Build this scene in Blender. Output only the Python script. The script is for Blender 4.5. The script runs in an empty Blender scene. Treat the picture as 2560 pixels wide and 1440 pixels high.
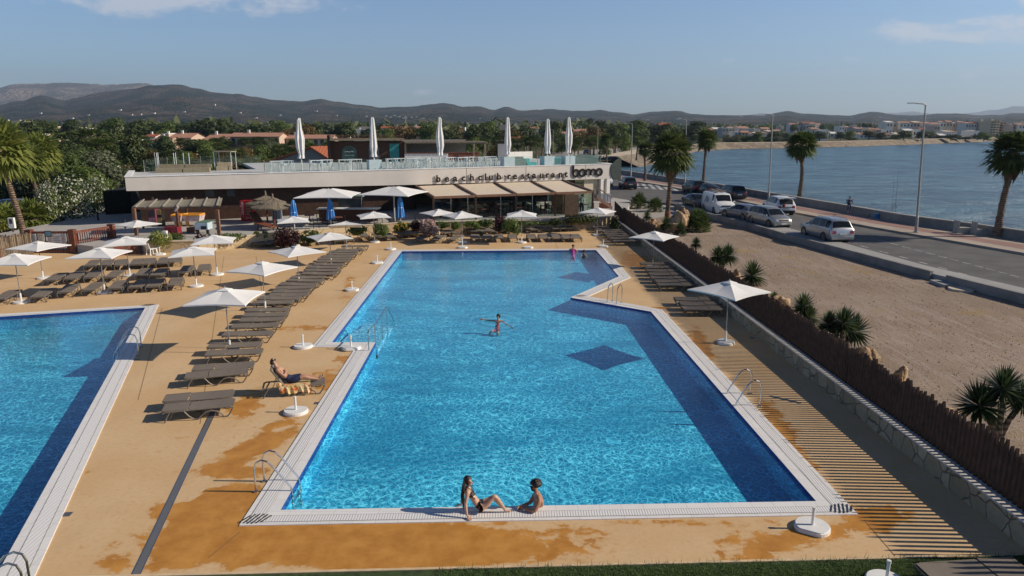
import bpy, math, random
from mathutils import Vector, Matrix, noise
from mathutils.geometry import tessellate_polygon
random.seed(7)
sc = bpy.context.scene
COL = sc.collection
R = math.radians
# ---------------------------------------------------------------- camera, sky, sun
CAM_H = 8.5
FOC = 1775.0
PITCH = math.atan(405 / FOC)
cam = bpy.data.cameras.new('camera'); cam.sensor_width = 36; cam.lens = 36 * FOC / 2560
cam.clip_start = 0.1; cam.clip_end = 40000
camo = bpy.data.objects.new('camera', cam); COL.objects.link(camo)
camo.location = (0, 0, CAM_H); camo.rotation_euler = (math.pi / 2 - PITCH, 0, 0)
sc.camera = camo
SUN_EL, SUN_AZ = R(30), R(-2)          # azimuth measured from +X towards +Y
sdir = Vector((math.cos(SUN_EL) * math.cos(SUN_AZ), math.cos(SUN_EL) * math.sin(SUN_AZ), math.sin(SUN_EL)))
sun = bpy.data.lights.new('sun', 'SUN'); sun.energy = 5.0; sun.angle = R(0.5); sun.color = (1.0, 0.88, 0.72)
suno = bpy.data.objects.new('sun', sun); COL.objects.link(suno)
suno.rotation_euler = sdir.to_track_quat('Z', 'Y').to_euler()
sc.view_settings.view_transform = 'Standard'; sc.view_settings.look = 'None'
sc.view_settings.exposure = 0.08; sc.view_settings.gamma = 1
sc.render.engine = 'CYCLES'
sc.cycles.use_denoising = True
sc.cycles.max_bounces = 6; sc.cycles.transparent_max_bounces = 12
sc.cycles.volume_bounces = 0; sc.cycles.caustics_reflective = False; sc.cycles.caustics_refractive = False
sc.cycles.sample_clamp_indirect = 4
world = bpy.data.worlds.new('World'); sc.world = world; world.use_nodes = True
NT = world.node_tree; NT.nodes.clear()
class G:
 """small node-graph helper"""
 def __init__(s, nt): s.nt = nt
 def n(s, t, **k):
  o = s.nt.nodes.new(t)
  for a, b in k.items(): setattr(o, a, b)
  return o
 def set(s, sock, v):
  if v is None: return
  if hasattr(v, 'is_linked') or isinstance(v, bpy.types.NodeSocket): s.nt.links.new(v, sock)
  else:
   try: sock.default_value = v
   except Exception: sock.default_value = tuple(v) + (1,) if len(v) == 3 else v
 def m(s, op, a, b=None, c=None, clamp=False):
  o = s.n('ShaderNodeMath', operation=op, use_clamp=clamp)
  s.set(o.inputs[0], a); s.set(o.inputs[1], b)
  if c is not None: s.set(o.inputs[2], c)
  return o.outputs[0]
 def ramp(s, v, a, b, c=0.0, d=1.0, smooth=True):
  o = s.n('ShaderNodeMapRange', interpolation_type='SMOOTHSTEP' if smooth else 'LINEAR')
  s.set(o.inputs[0], v); s.set(o.inputs[1], a); s.set(o.inputs[2], b); s.set(o.inputs[3], c); s.set(o.inputs[4], d)
  return o.outputs[0]
 def mix(s, f, a, b, mode='MIX'):
  o = s.n('ShaderNodeMix', data_type='RGBA', blend_type=mode)
  s.set(o.inputs[0], f)
  for i, v in ((6, a), (7, b)):
   if isinstance(v, (tuple, list)): o.inputs[i].default_value = tuple(v)[:3] + (1,)
   else: s.set(o.inputs[i], v)
  return o.outputs[2]
 def noise(s, vec, scale, detail=3, rough=0.55, dist=0):
  o = s.n('ShaderNodeTexNoise'); s.set(o.inputs['Vector'], vec)
  o.inputs['Scale'].default_value = scale; o.inputs['Detail'].default_value = detail
  o.inputs['Roughness'].default_value = rough; o.inputs['Distortion'].default_value = dist
  return o.outputs[0]
 def vor(s, vec, scale, feature='F1', out=0, rnd=1.0):
  o = s.n('ShaderNodeTexVoronoi', feature=feature); s.set(o.inputs['Vector'], vec)
  o.inputs['Scale'].default_value = scale
  if 'Randomness' in o.inputs: o.inputs['Randomness'].default_value = rnd
  return o.outputs[out]
 def mapping(s, vec, scale=(1, 1, 1), rot=(0, 0, 0), loc=(0, 0, 0)):
  o = s.n('ShaderNodeMapping'); s.set(o.inputs[0], vec)
  o.inputs['Location'].default_value = loc; o.inputs['Rotation'].default_value = rot; o.inputs['Scale'].default_value = scale
  return o.outputs[0]
 def sep(s, vec):
  o = s.n('ShaderNodeSeparateXYZ'); s.set(o.inputs[0], vec); return o.outputs
 def blob(s, X, Y, cx, cy, rx, ry, rot=0):
  """1 at the centre of a world-space ellipse falling to 0 at its rim"""
  dx = s.m('SUBTRACT', X, cx); dy = s.m('SUBTRACT', Y, cy)
  c, n_ = math.cos(rot), math.sin(rot)
  u = s.m('MULTIPLY', s.m('ADD', s.m('MULTIPLY', dx, c), s.m('MULTIPLY', dy, n_)), 1 / rx)
  v = s.m('MULTIPLY', s.m('SUBTRACT', s.m('MULTIPLY', dy, c), s.m('MULTIPLY', dx, n_)), 1 / ry)
  d = s.m('SQRT', s.m('ADD', s.m('MULTIPLY', u, u), s.m('MULTIPLY', v, v)))
  return s.m('SUBTRACT', 1.0, d)
def build_world():
 g = G(NT)
 sky = g.n('ShaderNodeTexSky', sky_type='NISHITA'); sky.sun_disc = False
 sky.sun_elevation = SUN_EL; sky.sun_rotation = math.pi / 2 - SUN_AZ
 sky.air_density = 1.0; sky.dust_density = 0.6; sky.ozone_density = 1.6; sky.altitude = 0
 tc = g.n('ShaderNodeTexCoord').outputs['Generated']
 x, y, z = g.sep(tc)[0:3]
 az = g.m('DIVIDE', x, g.m('MAXIMUM', y, 0.05)); el = g.m('DIVIDE', z, g.m('MAXIMUM', y, 0.05))
 cmb = g.n('ShaderNodeCombineXYZ'); g.set(cmb.inputs[0], az); g.set(cmb.inputs[1], g.m('MULTIPLY', el, 2.4))
 n1 = g.noise(cmb.outputs[0], 9, 9, 0.66, .5); n2 = g.noise(cmb.outputs[0], 34, 7, 0.66, .3)
 nn = g.m('ADD', g.m('MULTIPLY', n1, 0.95), g.m('MULTIPLY', n2, 0.55))
 tot = None
 for (px, py, rx, ry, st) in [(450, 12, 430, 62, 1), (720, 38, 200, 34, .95), (1180, 0, 90, 14, .8), (2310, 100, 290, 34, 1.05), (2440, 78, 200, 26, 1),
        (2310, 8, 45, 26, 1.1), (2500, 20, 60, 30, 1.1), (1800, 162, 28, 12, .8), (2092, 158, 36, 12, .8), (1075, 232, 40, 14, .7),
        (2175, 6, 24, 14, .8), (1110, 103, 50, 10, .35), (1130, 240, 36, 10, .6), (1350, 248, 40, 14, .4), (2480, 210, 200, 80, .45)]:
  cx = (px - 1280) / FOC; cy = (315 - py) / FOC
  b = g.ramp(g.blob(az, el, cx, cy, rx / FOC, ry / FOC), -0.35, 0.75, 0, st)
  tot = b if tot is None else g.m('MAXIMUM', tot, b)
 mask = g.ramp(g.m('ADD', g.m('MULTIPLY', tot, 0.42), nn), 0.93, 1.25, 0, 0.66)
 bg = g.n('ShaderNodeBackground'); bg.inputs[1].default_value = 0.09
 c = g.mix(mask, g.mix(1.0, g.mix(g.ramp(z, .26, .62), sky.outputs[0], g.mix(1.0, sky.outputs[0], (.15, .20, .30), 'MULTIPLY')), (.84, 1.03, 1.30), 'MULTIPLY'), (7.6, 7.7, 8.2))  # upper sky dimmed and blued by height to weaken fill in the shade
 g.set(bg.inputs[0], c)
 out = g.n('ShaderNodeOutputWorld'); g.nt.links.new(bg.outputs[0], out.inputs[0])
build_world()
# ---------------------------------------------------------------- a pixel of the 2560 px frame -> a point of the world at height z
def P(px, py, z=0.0):
 a = (px - 1280) / FOC; b = (720 - py) / FOC
 dx, dy, dz = a, math.cos(PITCH) + b * math.sin(PITCH), -math.sin(PITCH) + b * math.cos(PITCH)
 t = (z - CAM_H) / dz
 return Vector((dx * t, dy * t, z))
def atY(px, py, Y):
 a = (px - 1280) / FOC; b = (720 - py) / FOC
 dx, dy, dz = a, math.cos(PITCH) + b * math.sin(PITCH), -math.sin(PITCH) + b * math.cos(PITCH)
 t = Y / dy
 return Vector((dx * t, Y, CAM_H + dz * t))
def zAt(p, py): return atY(1280, py, p[1]).z
# ---------------------------------------------------------------- mesh builder
class MB:
 def __init__(s): s.v = []; s.f = []; s.m = []; s.a = []
 def add(s, vs, fs, m=0, a=0.5):
  o = len(s.v); s.v.extend([tuple(q) for q in vs])
  for f in fs: s.f.append([i + o for i in f]); s.m.append(m); s.a.append(a)
  return s
 def quad(s, a, b, c, d, m=0, at=0.5): return s.add([a, b, c, d], [(0, 1, 2, 3)], m, at)
 def tri(s, a, b, c, m=0, at=0.5): return s.add([a, b, c], [(0, 1, 2)], m, at)
 def box(s, x0, y0, z0, x1, y1, z1, m=0):
  return s.add([(x0, y0, z0), (x1, y0, z0), (x1, y1, z0), (x0, y1, z0), (x0, y0, z1), (x1, y0, z1), (x1, y1, z1), (x0, y1, z1)],
     [(3, 2, 1, 0), (4, 5, 6, 7), (0, 1, 5, 4), (1, 2, 6, 5), (2, 3, 7, 6), (3, 0, 4, 7)], m)
 def hexa(s, lo, hi, m=0):
  """lo, hi: four points each, same winding (counter-clockwise from above)"""
  return s.add(list(lo) + list(hi), [(3, 2, 1, 0), (4, 5, 6, 7), (0, 1, 5, 4), (1, 2, 6, 5), (2, 3, 7, 6), (3, 0, 4, 7)], m)
 def prism(s, poly, z0, z1, m=0, bottom=True):
  n = len(poly)
  if sum(poly[i][0] * poly[(i + 1) % n][1] - poly[(i + 1) % n][0] * poly[i][1] for i in range(n)) < 0: poly = poly[::-1]
  lo = [(p[0], p[1], z0) for p in poly]; hi = [(p[0], p[1], z1) for p in poly]
  tr = tessellate_polygon([[Vector(p) for p in hi]])
  fs = []
  for t in tr:
   a, b, c = [Vector(hi[i]) for i in t]
   if (b - a).cross(c - a).z < 0: t = (t[0], t[2], t[1])
   fs.append(tuple(i + n for i in t))
   if bottom: fs.append((t[2], t[1], t[0]))
  for i in range(n): j = (i + 1) % n; fs.append((i, j, j + n, i + n))
  return s.add(lo + hi, fs, m)
 def sheet(s, loops, z, m=0):
  pts = [Vector((p[0], p[1], z)) for l in loops for p in l]
  tr = tessellate_polygon([[Vector((p[0], p[1], z)) for p in l] for l in loops]); fs = []
  for t in tr:
   a, b, c = [pts[i] for i in t]
   if (b - a).cross(c - a).z < 0: t = (t[0], t[2], t[1])
   fs.append(tuple(t))
  return s.add(pts, fs, m)
 def bar(s, p0, p1, w, h, m=0, up=(0, 0, 1)):
  p0 = Vector(p0); p1 = Vector(p1); d = (p1 - p0).normalized(); u = Vector(up)
  if abs(d.dot(u)) > 0.98: u = Vector((0, 1, 0))
  x = d.cross(u).normalized() * w / 2; y = x.normalized().cross(d).normalized() * h / 2
  return s.add([p0 - x - y, p0 + x - y, p0 + x + y, p0 - x + y, p1 - x - y, p1 + x - y, p1 + x + y, p1 - x + y],
     [(3, 2, 1, 0), (4, 5, 6, 7), (0, 1, 5, 4), (1, 2, 6, 5), (2, 3, 7, 6), (3, 0, 4, 7)], m)
 def cyl(s, p0, p1, r0, r1=None, n=8, m=0, caps=True):
  return s.tube([p0, p1], [r0, r0 if r1 is None else r1], n, m, caps)
 def tube(s, pts, r, n=8, m=0, caps=True):
  pts = [Vector(p) for p in pts]; k = len(pts)
  if not isinstance(r, (list, tuple)): r = [r] * k
  vs = []; fs = []; X = None
  for i, p in enumerate(pts):
   d = (pts[min(i + 1, k - 1)] - pts[max(i - 1, 0)]).normalized()
   if X is None: X = d.orthogonal().normalized()
   else: X = (X - d * X.dot(d)).normalized()
   Yv = d.cross(X)
   for j in range(n):
    t = 2 * math.pi * j / n; vs.append(p + (X * math.cos(t) + Yv * math.sin(t)) * r[i])
  for i in range(k - 1):
   for j in range(n):
    a = i * n + j; b = i * n + (j + 1) % n; fs.append((a, b, b + n, a + n))
  if caps: fs.append(tuple(range(n))[::-1]); fs.append(tuple((k - 1) * n + j for j in range(n)))
  return s.add(vs, fs, m)
 def lathe(s, c, prof, n=16, m=0, ax=(0, 0, 1)):
  """prof: list of (radius, height) along ax from c"""
  A = Vector(ax).normalized(); c = Vector(c)
  X = A.orthogonal().normalized(); Yv = A.cross(X); vs = []; fs = []
  for r, h in prof:
   for j in range(n):
    t = 2 * math.pi * j / n; vs.append(c + A * h + (X * math.cos(t) + Yv * math.sin(t)) * r)
  for i in range(len(prof) - 1):
   for j in range(n):
    a = i * n + j; b = i * n + (j + 1) % n; fs.append((a, b, b + n, a + n))
  fs.append(tuple(range(n))[::-1]); fs.append(tuple((len(prof) - 1) * n + j for j in range(n)))
  return s.add(vs, fs, m)
 def ball(s, c, rx, ry=None, rz=None, n=12, k=8, m=0, jit=0, seed=0):
  ry = ry or rx; rz = rz or rx; vs = []; fs = []; rnd = random.Random(seed)
  for i in range(k + 1):
   ph = math.pi * i / k
   for j in range(n):
    t = 2 * math.pi * j / n; q = 1 + (rnd.random() - .5) * jit
    vs.append((c[0] + rx * q * math.sin(ph) * math.cos(t), c[1] + ry * q * math.sin(ph) * math.sin(t), c[2] + rz * q * math.cos(ph)))
  for i in range(k):
   for j in range(n):
    a = i * n + j; b = i * n + (j + 1) % n; fs.append((a, a + n, b + n, b))
  return s.add(vs, fs, m)
 def build(s, name, mats, parent=None, world=False, smooth=False, loc=None):
  me = bpy.data.meshes.new(name)
  off = Vector((0, 0, 0))
  if world and parent is not None: off = Vector(parent.location)
  if loc is not None: off = Vector(loc)
  vs = [(a - off.x, b - off.y, c - off.z) for a, b, c in s.v] if off.length else s.v
  me.from_pydata(vs, [], s.f)
  if not isinstance(mats, (list, tuple)): mats = [mats]
  for m_ in mats: me.materials.append(m_)
  if len(mats) > 1: me.polygons.foreach_set('material_index', s.m)
  if smooth: me.polygons.foreach_set('use_smooth', [True] * len(s.f))
  if any(x != .5 for x in s.a):
   at = me.attributes.new('rnd', 'FLOAT', 'FACE'); at.data.foreach_set('value', s.a)
  me.update()
  o = bpy.data.objects.new(name, me); COL.objects.link(o)
  if parent is not None: o.parent = parent
  if loc is not None: o.location = off
  return o
def tag(o, label=None, cat=None, group=None, kind=None):
 if label: o['label'] = label
 if cat: o['category'] = cat
 if group: o['group'] = group
 if kind: o['kind'] = kind
 return o
def thing(name, label, cat, loc=(0, 0, 0), rz=0, group=None):
 o = bpy.data.objects.new(name, None); COL.objects.link(o); o.empty_display_size = .2
 o.location = loc; o.rotation_euler = (0, 0, rz); return tag(o, label, cat, group)
def struct(o): o['kind'] = 'structure'; return o
def kids(o): return [c for c in bpy.data.objects if c.parent == o]
_kidcache = {}
def reg(root):
 """remember the parts of a prototype so that copies need no search"""
 def rec(o): return [(c, rec(c)) for c in kids(o)]
 _kidcache[root.name] = rec(root); return root
def dup(root, loc, rz=0, label=None, group=None, scale=None, cat=None):
 r = root.copy(); COL.objects.link(r); r.location = loc; r.rotation_euler = (0, 0, rz)
 if scale is not None: r.scale = scale if isinstance(scale, (tuple, list)) else (scale,) * 3
 if label: r['label'] = label
 if group: r['group'] = group
 if cat: r['category'] = cat
 def rec(lst, par):
  for c, sub in lst:
   d = c.copy(); COL.objects.link(d); d.parent = par; rec(sub, d)
 rec(_kidcache[root.name], r)
 return r
class Proto:
 """the first placing moves the prototype itself, later ones copy it"""
 def __init__(s, root): s.r = reg(root); s.used = False
 def put(s, loc, rz=0, label=None, group=None, scale=None):
  if not s.used:
   s.used = True; s.tmpl = None
   r = s.r; r.location = loc; r.rotation_euler = (0, 0, rz)
   if scale is not None: r.scale = scale if isinstance(scale, (tuple, list)) else (scale,) * 3
   if label: r['label'] = label
   if group: r['group'] = group
   return r
  r = dup(s.r, loc, rz, label, group, scale if scale is not None else (1, 1, 1)); return r
ORD = 'first second third fourth fifth sixth seventh eighth ninth tenth eleventh twelfth thirteenth fourteenth fifteenth sixteenth seventeenth eighteenth nineteenth twentieth'.split()
def nth(i):
 if i < 20: return ORD[i]
 if i < 29: return 'twenty-' + ORD[i - 20]
 k = i + 1
 return '%d%s' % (k, 'th' if 10 < k % 100 < 14 else {1: 'st', 2: 'nd', 3: 'rd'}.get(k % 10, 'th'))
# ---------------------------------------------------------------- materials
MATS = {}
def newmat(name):
 m = bpy.data.materials.new(name); m.use_nodes = True; m.node_tree.nodes.clear(); MATS[name] = m
 return m, G(m.node_tree)
def princ(g, col=None, rough=.6, metal=0, normal=None, spec=.5, **k):
 p = g.n('ShaderNodeBsdfPrincipled')
 if col is not None:
  if isinstance(col, (tuple, list)): p.inputs['Base Color'].default_value = tuple(col)[:3] + (1,)
  else: g.set(p.inputs['Base Color'], col)
 g.set(p.inputs['Roughness'], rough); g.set(p.inputs['Metallic'], metal); g.set(p.inputs['Specular IOR Level'], spec)
 if normal is not None: g.set(p.inputs['Normal'], normal)
 for a, b in k.items(): g.set(p.inputs[a], b)
 return p.outputs[0]
def outp(g, sh):
 o = g.n('ShaderNodeOutputMaterial'); g.nt.links.new(sh, o.inputs[0])
def bump(g, h, strength=.3, dist=.02):
 b = g.n('ShaderNodeBump'); b.inputs['Strength'].default_value = strength; b.inputs['Distance'].default_value = dist
 g.set(b.inputs['Height'], h); return b.outputs[0]
def schlick(g, nm=None, f0=.02):
 geo = g.n('ShaderNodeNewGeometry')
 d = g.n('ShaderNodeVectorMath', operation='DOT_PRODUCT'); g.set(d.inputs[0], nm if nm is not None else geo.outputs['Normal']); g.set(d.inputs[1], geo.outputs['Incoming'])
 k = g.m('SUBTRACT', 1.0, g.m('MINIMUM', g.m('ABSOLUTE', d.outputs['Value']), 1.0))
 return g.m('ADD', f0, g.m('MULTIPLY', g.m('POWER', k, 5.0), 1 - f0))
def M(name, col, rough=.6, metal=0, var=.12, sc_=4, bmp=0, bsc=40, spec=.5, col2=None, oi=0):
 """one plain surface: base colour with noise mottling, optional fine bump, optional per-object variation"""
 if name in MATS: return MATS[name]
 m, g = newmat(name)
 tc = g.n('ShaderNodeTexCoord').outputs['Object']
 n = g.noise(tc, sc_, 4, .6)
 c2 = col2 or tuple(min(1, c * (1 + var)) for c in col); c1 = tuple(c * (1 - var) for c in col) if not col2 else col
 c = g.mix(g.ramp(n, .3, .7), c1, c2)
 if oi:
  r = g.n('ShaderNodeObjectInfo').outputs['Random']
  c = g.mix(1.0, c, g.mix(r, (1 - oi,) * 3, (1 + oi,) * 3), 'MULTIPLY')
 nm = bump(g, g.noise(tc, bsc, 3), bmp) if bmp else None
 outp(g, princ(g, c, rough, metal, nm, spec)); return m
# ---------------------------------------------------------------- special materials
def mat_deck():
 m, g = newmat('deck_concrete')
 tc = g.n('ShaderNodeTexCoord').outputs['Object']
 X, Y, Z = g.sep(tc)[0:3]
 big = g.noise(tc, .35, 4, .6); mid = g.noise(tc, 2.2, 5, .62, .4); fine = g.noise(tc, 9, 4, .65)
 base = g.mix(g.ramp(big, .3, .7), (.60, .40, .205), (.66, .47, .27))
 base = g.mix(g.ramp(fine, .45, .75, 0, .5), base, (.52, .32, .15)); base = g.mix(g.ramp(g.noise(g.mapping(tc, (1, .25, 1)), 1.3, 6, .75), .5, .72, 0, .35), base, (.50, .37, .24))
 wet = None
 blobs = [(470, 1275, 1.0, .55, .1, 1.3), (430, 1350, .8, .5, 0, .8), (590, 1180, .9, .5, 0, 1.1), (700, 1060, .5, 1.2, -.6, .7), (900, 1360, 5.2, 1.0, 0, 1.5), (520, 1330, 1.4, 1.4, 0, 1.3), (560, 1250, 1.0, .9, .2, 1.3), (640, 1120, .7, 2.4, -.5, .9), (615, 1010, .6, 1.6, .1, 1.0),
   (840, 950, 1.6, 1.5, .3, .8), (790, 820, 2.2, .6, .1, .7), (880, 900, 1.0, .9, 0, .75), (470, 1395, 1.0, .35, .5, .9), (300, 1400, .6, .5, .6, .55),
   (1900, 1370, 1.5, .8, .5, .62), (2050, 1330, 1.6, .55, .3, .9), (2180, 1300, 1.3, .7, .4, .85), (1700, 1310, 2.2, .25, 0, .7), (1450, 1330, 1.2, .25, 0, .6),
   (1750, 860, .6, 3.2, -.15, .75), (1960, 1080, .45, 4.2, -.1, .7), (1590, 650, 1.6, 4.5, 0, .7), (870, 720, .5, 5, .18, .5), (960, 660, .5, 6, .18, .4), (1640, 770, 1.2, .8, 0, .5)]
 for px, py, rx, ry, rot, st in blobs:
  p = P(px, py); k = 1.13
  b = g.m('MULTIPLY', g.ramp(g.blob(X, Y, p.x, p.y, rx * k, ry * k, rot), -.2, .9, 0, 1), st)
  wet = b if wet is None else g.m('MAXIMUM', wet, b)
 w = g.m('ADD', wet, g.m('MULTIPLY', g.m('SUBTRACT', mid, .5), 1.5))
 w = g.m('ADD', w, g.m('MULTIPLY', g.m('SUBTRACT', fine, .5), .35))
 w = g.m('ADD', w, g.m('MULTIPLY', g.m('SUBTRACT', g.noise(g.mapping(tc, (.5, 1.2, 1)), .9, 6, .7, .8), .5), 1.5)); wetm = g.ramp(w, .42, .56, 0, 1)
 damp = g.ramp(w, .22, .5, 0, .35)
 spots = g.m('MULTIPLY', g.ramp(g.noise(tc, 3.0, 3, .6), .655, .69, 0, .6), g.ramp(g.m('ABSOLUTE', g.m('ADD', X, 6.5)), 6, 0.5, 0, 1))
 wetm = g.m('MAXIMUM', wetm, spots)
 col = g.mix(damp, base, (.50, .27, .085)); col = g.mix(wetm, col, g.mix(g.ramp(g.noise(tc, 1.6, 6, .7), .3, .7), (.42, .18, .03), (.58, .28, .06)))
 stain = g.ramp(g.noise(tc, .9, 6, .7), .62, .75, 0, .18); col = g.mix(stain, col, (.3, .22, .14))
 rough = g.m('SUBTRACT', .82, g.m('MULTIPLY', wetm, .34))
 nm = bump(g, fine, .15, .01)
 outp(g, princ(g, col, rough, 0, nm, .25))
 return m
def mat_water_pool(name, bright=1.0, ripples=None):
 """pool water: sees through to the tiles, mirrors by Fresnel; the caustic light net is painted into its tint, not refracted"""
 m, g = newmat(name)
 tc = g.n('ShaderNodeTexCoord').outputs['Object']
 wob = g.n('ShaderNodeTexNoise'); g.set(wob.inputs['Vector'], tc); wob.inputs['Scale'].default_value = 1.1; wob.inputs['Detail'].default_value = 3
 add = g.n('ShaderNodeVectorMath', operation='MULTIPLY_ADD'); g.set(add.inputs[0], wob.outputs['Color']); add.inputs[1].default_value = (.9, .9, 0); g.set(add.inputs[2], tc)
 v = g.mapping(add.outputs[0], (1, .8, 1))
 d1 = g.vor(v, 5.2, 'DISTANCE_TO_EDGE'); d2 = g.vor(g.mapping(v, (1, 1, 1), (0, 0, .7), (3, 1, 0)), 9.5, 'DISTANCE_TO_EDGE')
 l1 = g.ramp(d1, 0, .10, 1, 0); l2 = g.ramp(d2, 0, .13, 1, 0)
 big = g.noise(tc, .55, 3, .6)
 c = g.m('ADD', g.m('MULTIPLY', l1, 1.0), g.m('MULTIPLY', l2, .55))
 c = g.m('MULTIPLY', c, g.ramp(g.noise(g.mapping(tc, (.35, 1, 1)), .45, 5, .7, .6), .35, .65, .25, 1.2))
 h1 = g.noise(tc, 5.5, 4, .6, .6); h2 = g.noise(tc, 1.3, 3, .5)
 tr = g.mix(c, (.38 * bright, .72 * bright, .80 * bright), (1.65, 1.62, 1.5))  # caustic net painted as over-bright lines in the transparent tint
 hh = g.m('ADD', h1, g.m('MULTIPLY', h2, 1.6))
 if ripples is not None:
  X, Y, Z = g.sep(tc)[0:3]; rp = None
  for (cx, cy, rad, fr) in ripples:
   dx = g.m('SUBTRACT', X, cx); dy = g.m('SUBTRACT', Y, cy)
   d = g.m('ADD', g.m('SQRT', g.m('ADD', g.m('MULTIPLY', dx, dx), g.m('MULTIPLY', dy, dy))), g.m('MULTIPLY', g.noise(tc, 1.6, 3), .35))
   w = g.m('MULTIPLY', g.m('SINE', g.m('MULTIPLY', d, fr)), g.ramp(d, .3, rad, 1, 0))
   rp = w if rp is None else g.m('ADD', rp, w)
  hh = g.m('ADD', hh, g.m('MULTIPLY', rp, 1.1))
  tr = g.mix(g.ramp(rp, .25, .9, 0, .62), tr, (1.7, 1.65, 1.5))  # light on the ring crests painted into the tint as well
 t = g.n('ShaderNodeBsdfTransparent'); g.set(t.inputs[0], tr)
 nm = bump(g, hh, .16, .05)
 gl = g.n('ShaderNodeBsdfGlossy'); gl.inputs['Roughness'].default_value = .04; g.set(gl.inputs['Normal'], nm); gl.inputs[0].default_value = (1, 1, 1, 1)
 mx = g.n('ShaderNodeMixShader'); g.set(mx.inputs[0], schlick(g, nm)); g.nt.links.new(t.outputs[0], mx.inputs[1]); g.nt.links.new(gl.outputs[0], mx.inputs[2])
 outp(g, mx.outputs[0]); return m
def mat_tile(name, c1, c2, sc_=14):
 m, g = newmat(name)
 tc = g.n('ShaderNodeTexCoord').outputs['Object']
 v = g.n('ShaderNodeTexVoronoi'); v.distance = 'CHEBYCHEV'; v.inputs['Randomness'].default_value = 0; v.inputs['Scale'].default_value = sc_; g.set(v.inputs['Vector'], tc)
 r = g.sep(v.outputs['Color'])[0]
 c = g.mix(r, c1, c2)
 c = g.mix(g.ramp(g.noise(tc, .5, 4), .35, .7, 0, .35), c, tuple(q * .8 for q in c1))
 outp(g, princ(g, c, .5, 0, None, .3)); return m
def mat_sea():
 m, g = newmat('sea_water')
 tc = g.n('ShaderNodeTexCoord').outputs['Object']
 v = g.mapping(tc, (.33, 1.0, 1), (0, 0, .12))
 n1 = g.noise(v, .55, 7, .72, .3); n2 = g.noise(v, .12, 3, .5); n3 = g.noise(g.mapping(tc, (.2, 1, 1)), .02, 3)
 c = g.mix(g.ramp(n1, .38, .62), (.012, .055, .085), (.075, .165, .21)); c = g.mix(g.ramp(n3, .35, .7, 0, .5), c, (.06, .15, .185))
 n4 = g.noise(g.mapping(tc, (.45, 1, 1), (0, 0, .1)), .17, 6, .68, .4); c = g.mix(g.ramp(n4, .40, .60), g.mix(1.0, c, (.55, .6, .66), 'MULTIPLY'), g.mix(1.0, c, (1.45, 1.38, 1.3), 'MULTIPLY'))
 h = g.m('ADD', n1, g.m('MULTIPLY', n4, 3.0))
 outp(g, princ(g, c, .25, 0, bump(g, h, 1.0, .7), .5)); return m
def mat_gravel():
 m, g = newmat('gravel')
 tc = g.n('ShaderNodeTexCoord').outputs['Object']
 v = g.mapping(tc, (2.2, .22, 1), (0, 0, .19))
 a = g.noise(tc, .22, 5, .6); b = g.noise(v, 1.1, 5, .65); f = g.noise(tc, 7, 5, .7); s = g.noise(tc, 26, 2)
 c = g.mix(g.ramp(a, .3, .7), (.32, .24, .175), (.41, .32, .25))
 c = g.mix(g.ramp(b, .45, .65, 0, .6), c, (.46, .375, .32)); c = g.mix(g.ramp(g.noise(v, 2.6, 6, .7), .52, .66, 0, .55), c, (.20, .155, .12)); c = g.mix(g.ramp(g.noise(tc, .13, 4, .6), .45, .62, 0, .45), c, (.27, .215, .15))
 c = g.mix(g.ramp(g.noise(tc, .30, 5, .65, .5), .56, .70, 0, .65), c, (.38, .26, .10))
 c = g.mix(g.ramp(f, .52, .70, 0, .75), c, (.17, .125, .095)); c = g.mix(g.ramp(s, .52, .8, 0, .6), c, (.14, .11, .09))
 outp(g, princ(g, c, .95, 0, bump(g, g.m('ADD', f, g.m('MULTIPLY', s, .6)), .7, .08), .1)); return m
def mat_land():
 m, g = newmat('land_soil')
 tc = g.n('ShaderNodeTexCoord').outputs['Object']
 a = g.noise(tc, .02, 5, .6); f = g.noise(tc, .6, 4)
 c = g.mix(g.ramp(a, .35, .65), (.06, .075, .028), (.13, .115, .06)); c = g.mix(g.ramp(f, .4, .7, 0, .5), c, (.04, .055, .02))
 outp(g, princ(g, c, .95, 0, None, .1)); return m
def mat_hill(name, veg, rock, sc_=.004):
 m, g = newmat(name)
 tc = g.n('ShaderNodeTexCoord').outputs['Object']
 a = g.noise(tc, sc_, 8, .68, .3); f = g.noise(tc, sc_ * 9, 6, .7); k = g.vor(tc, sc_ * 14)
 c = g.mix(g.ramp(g.m('ADD', g.m('MULTIPLY', a, .65), g.m('MULTIPLY', f, .35)), .47, .56), veg, rock)
 c = g.mix(g.ramp(f, .45, .7, 0, .7), c, tuple(q * .5 for q in veg)); c = g.mix(g.ramp(k, .2, .0, 0, .5), c, tuple(q * .35 for q in veg))
 outp(g, princ(g, c, .95, 0, bump(g, g.m('ADD', f, g.m('MULTIPLY', k, .5)), 1.0, 45), .05)); return m
def mat_leaf(name, c1, c2, tr=.35, oi=.25, rough=.55):
 m, g = newmat(name)
 a = g.n('ShaderNodeAttribute', attribute_name='rnd').outputs['Fac']
 r = g.n('ShaderNodeObjectInfo').outputs['Random']
 c = g.mix(a, c1, c2); c = g.mix(1.0, c, g.mix(r, (1 - oi,) * 3, (1 + oi, 1 + oi * .8, 1 + oi * .3)), 'MULTIPLY')
 d = princ(g, c, rough, 0, None, .25)
 t = g.n('ShaderNodeBsdfTranslucent'); g.set(t.inputs[0], c)
 mx = g.n('ShaderNodeMixShader'); mx.inputs[0].default_value = tr
 g.nt.links.new(d, mx.inputs[1]); g.nt.links.new(t.outputs[0], mx.inputs[2]); outp(g, mx.outputs[0]); return m
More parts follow.
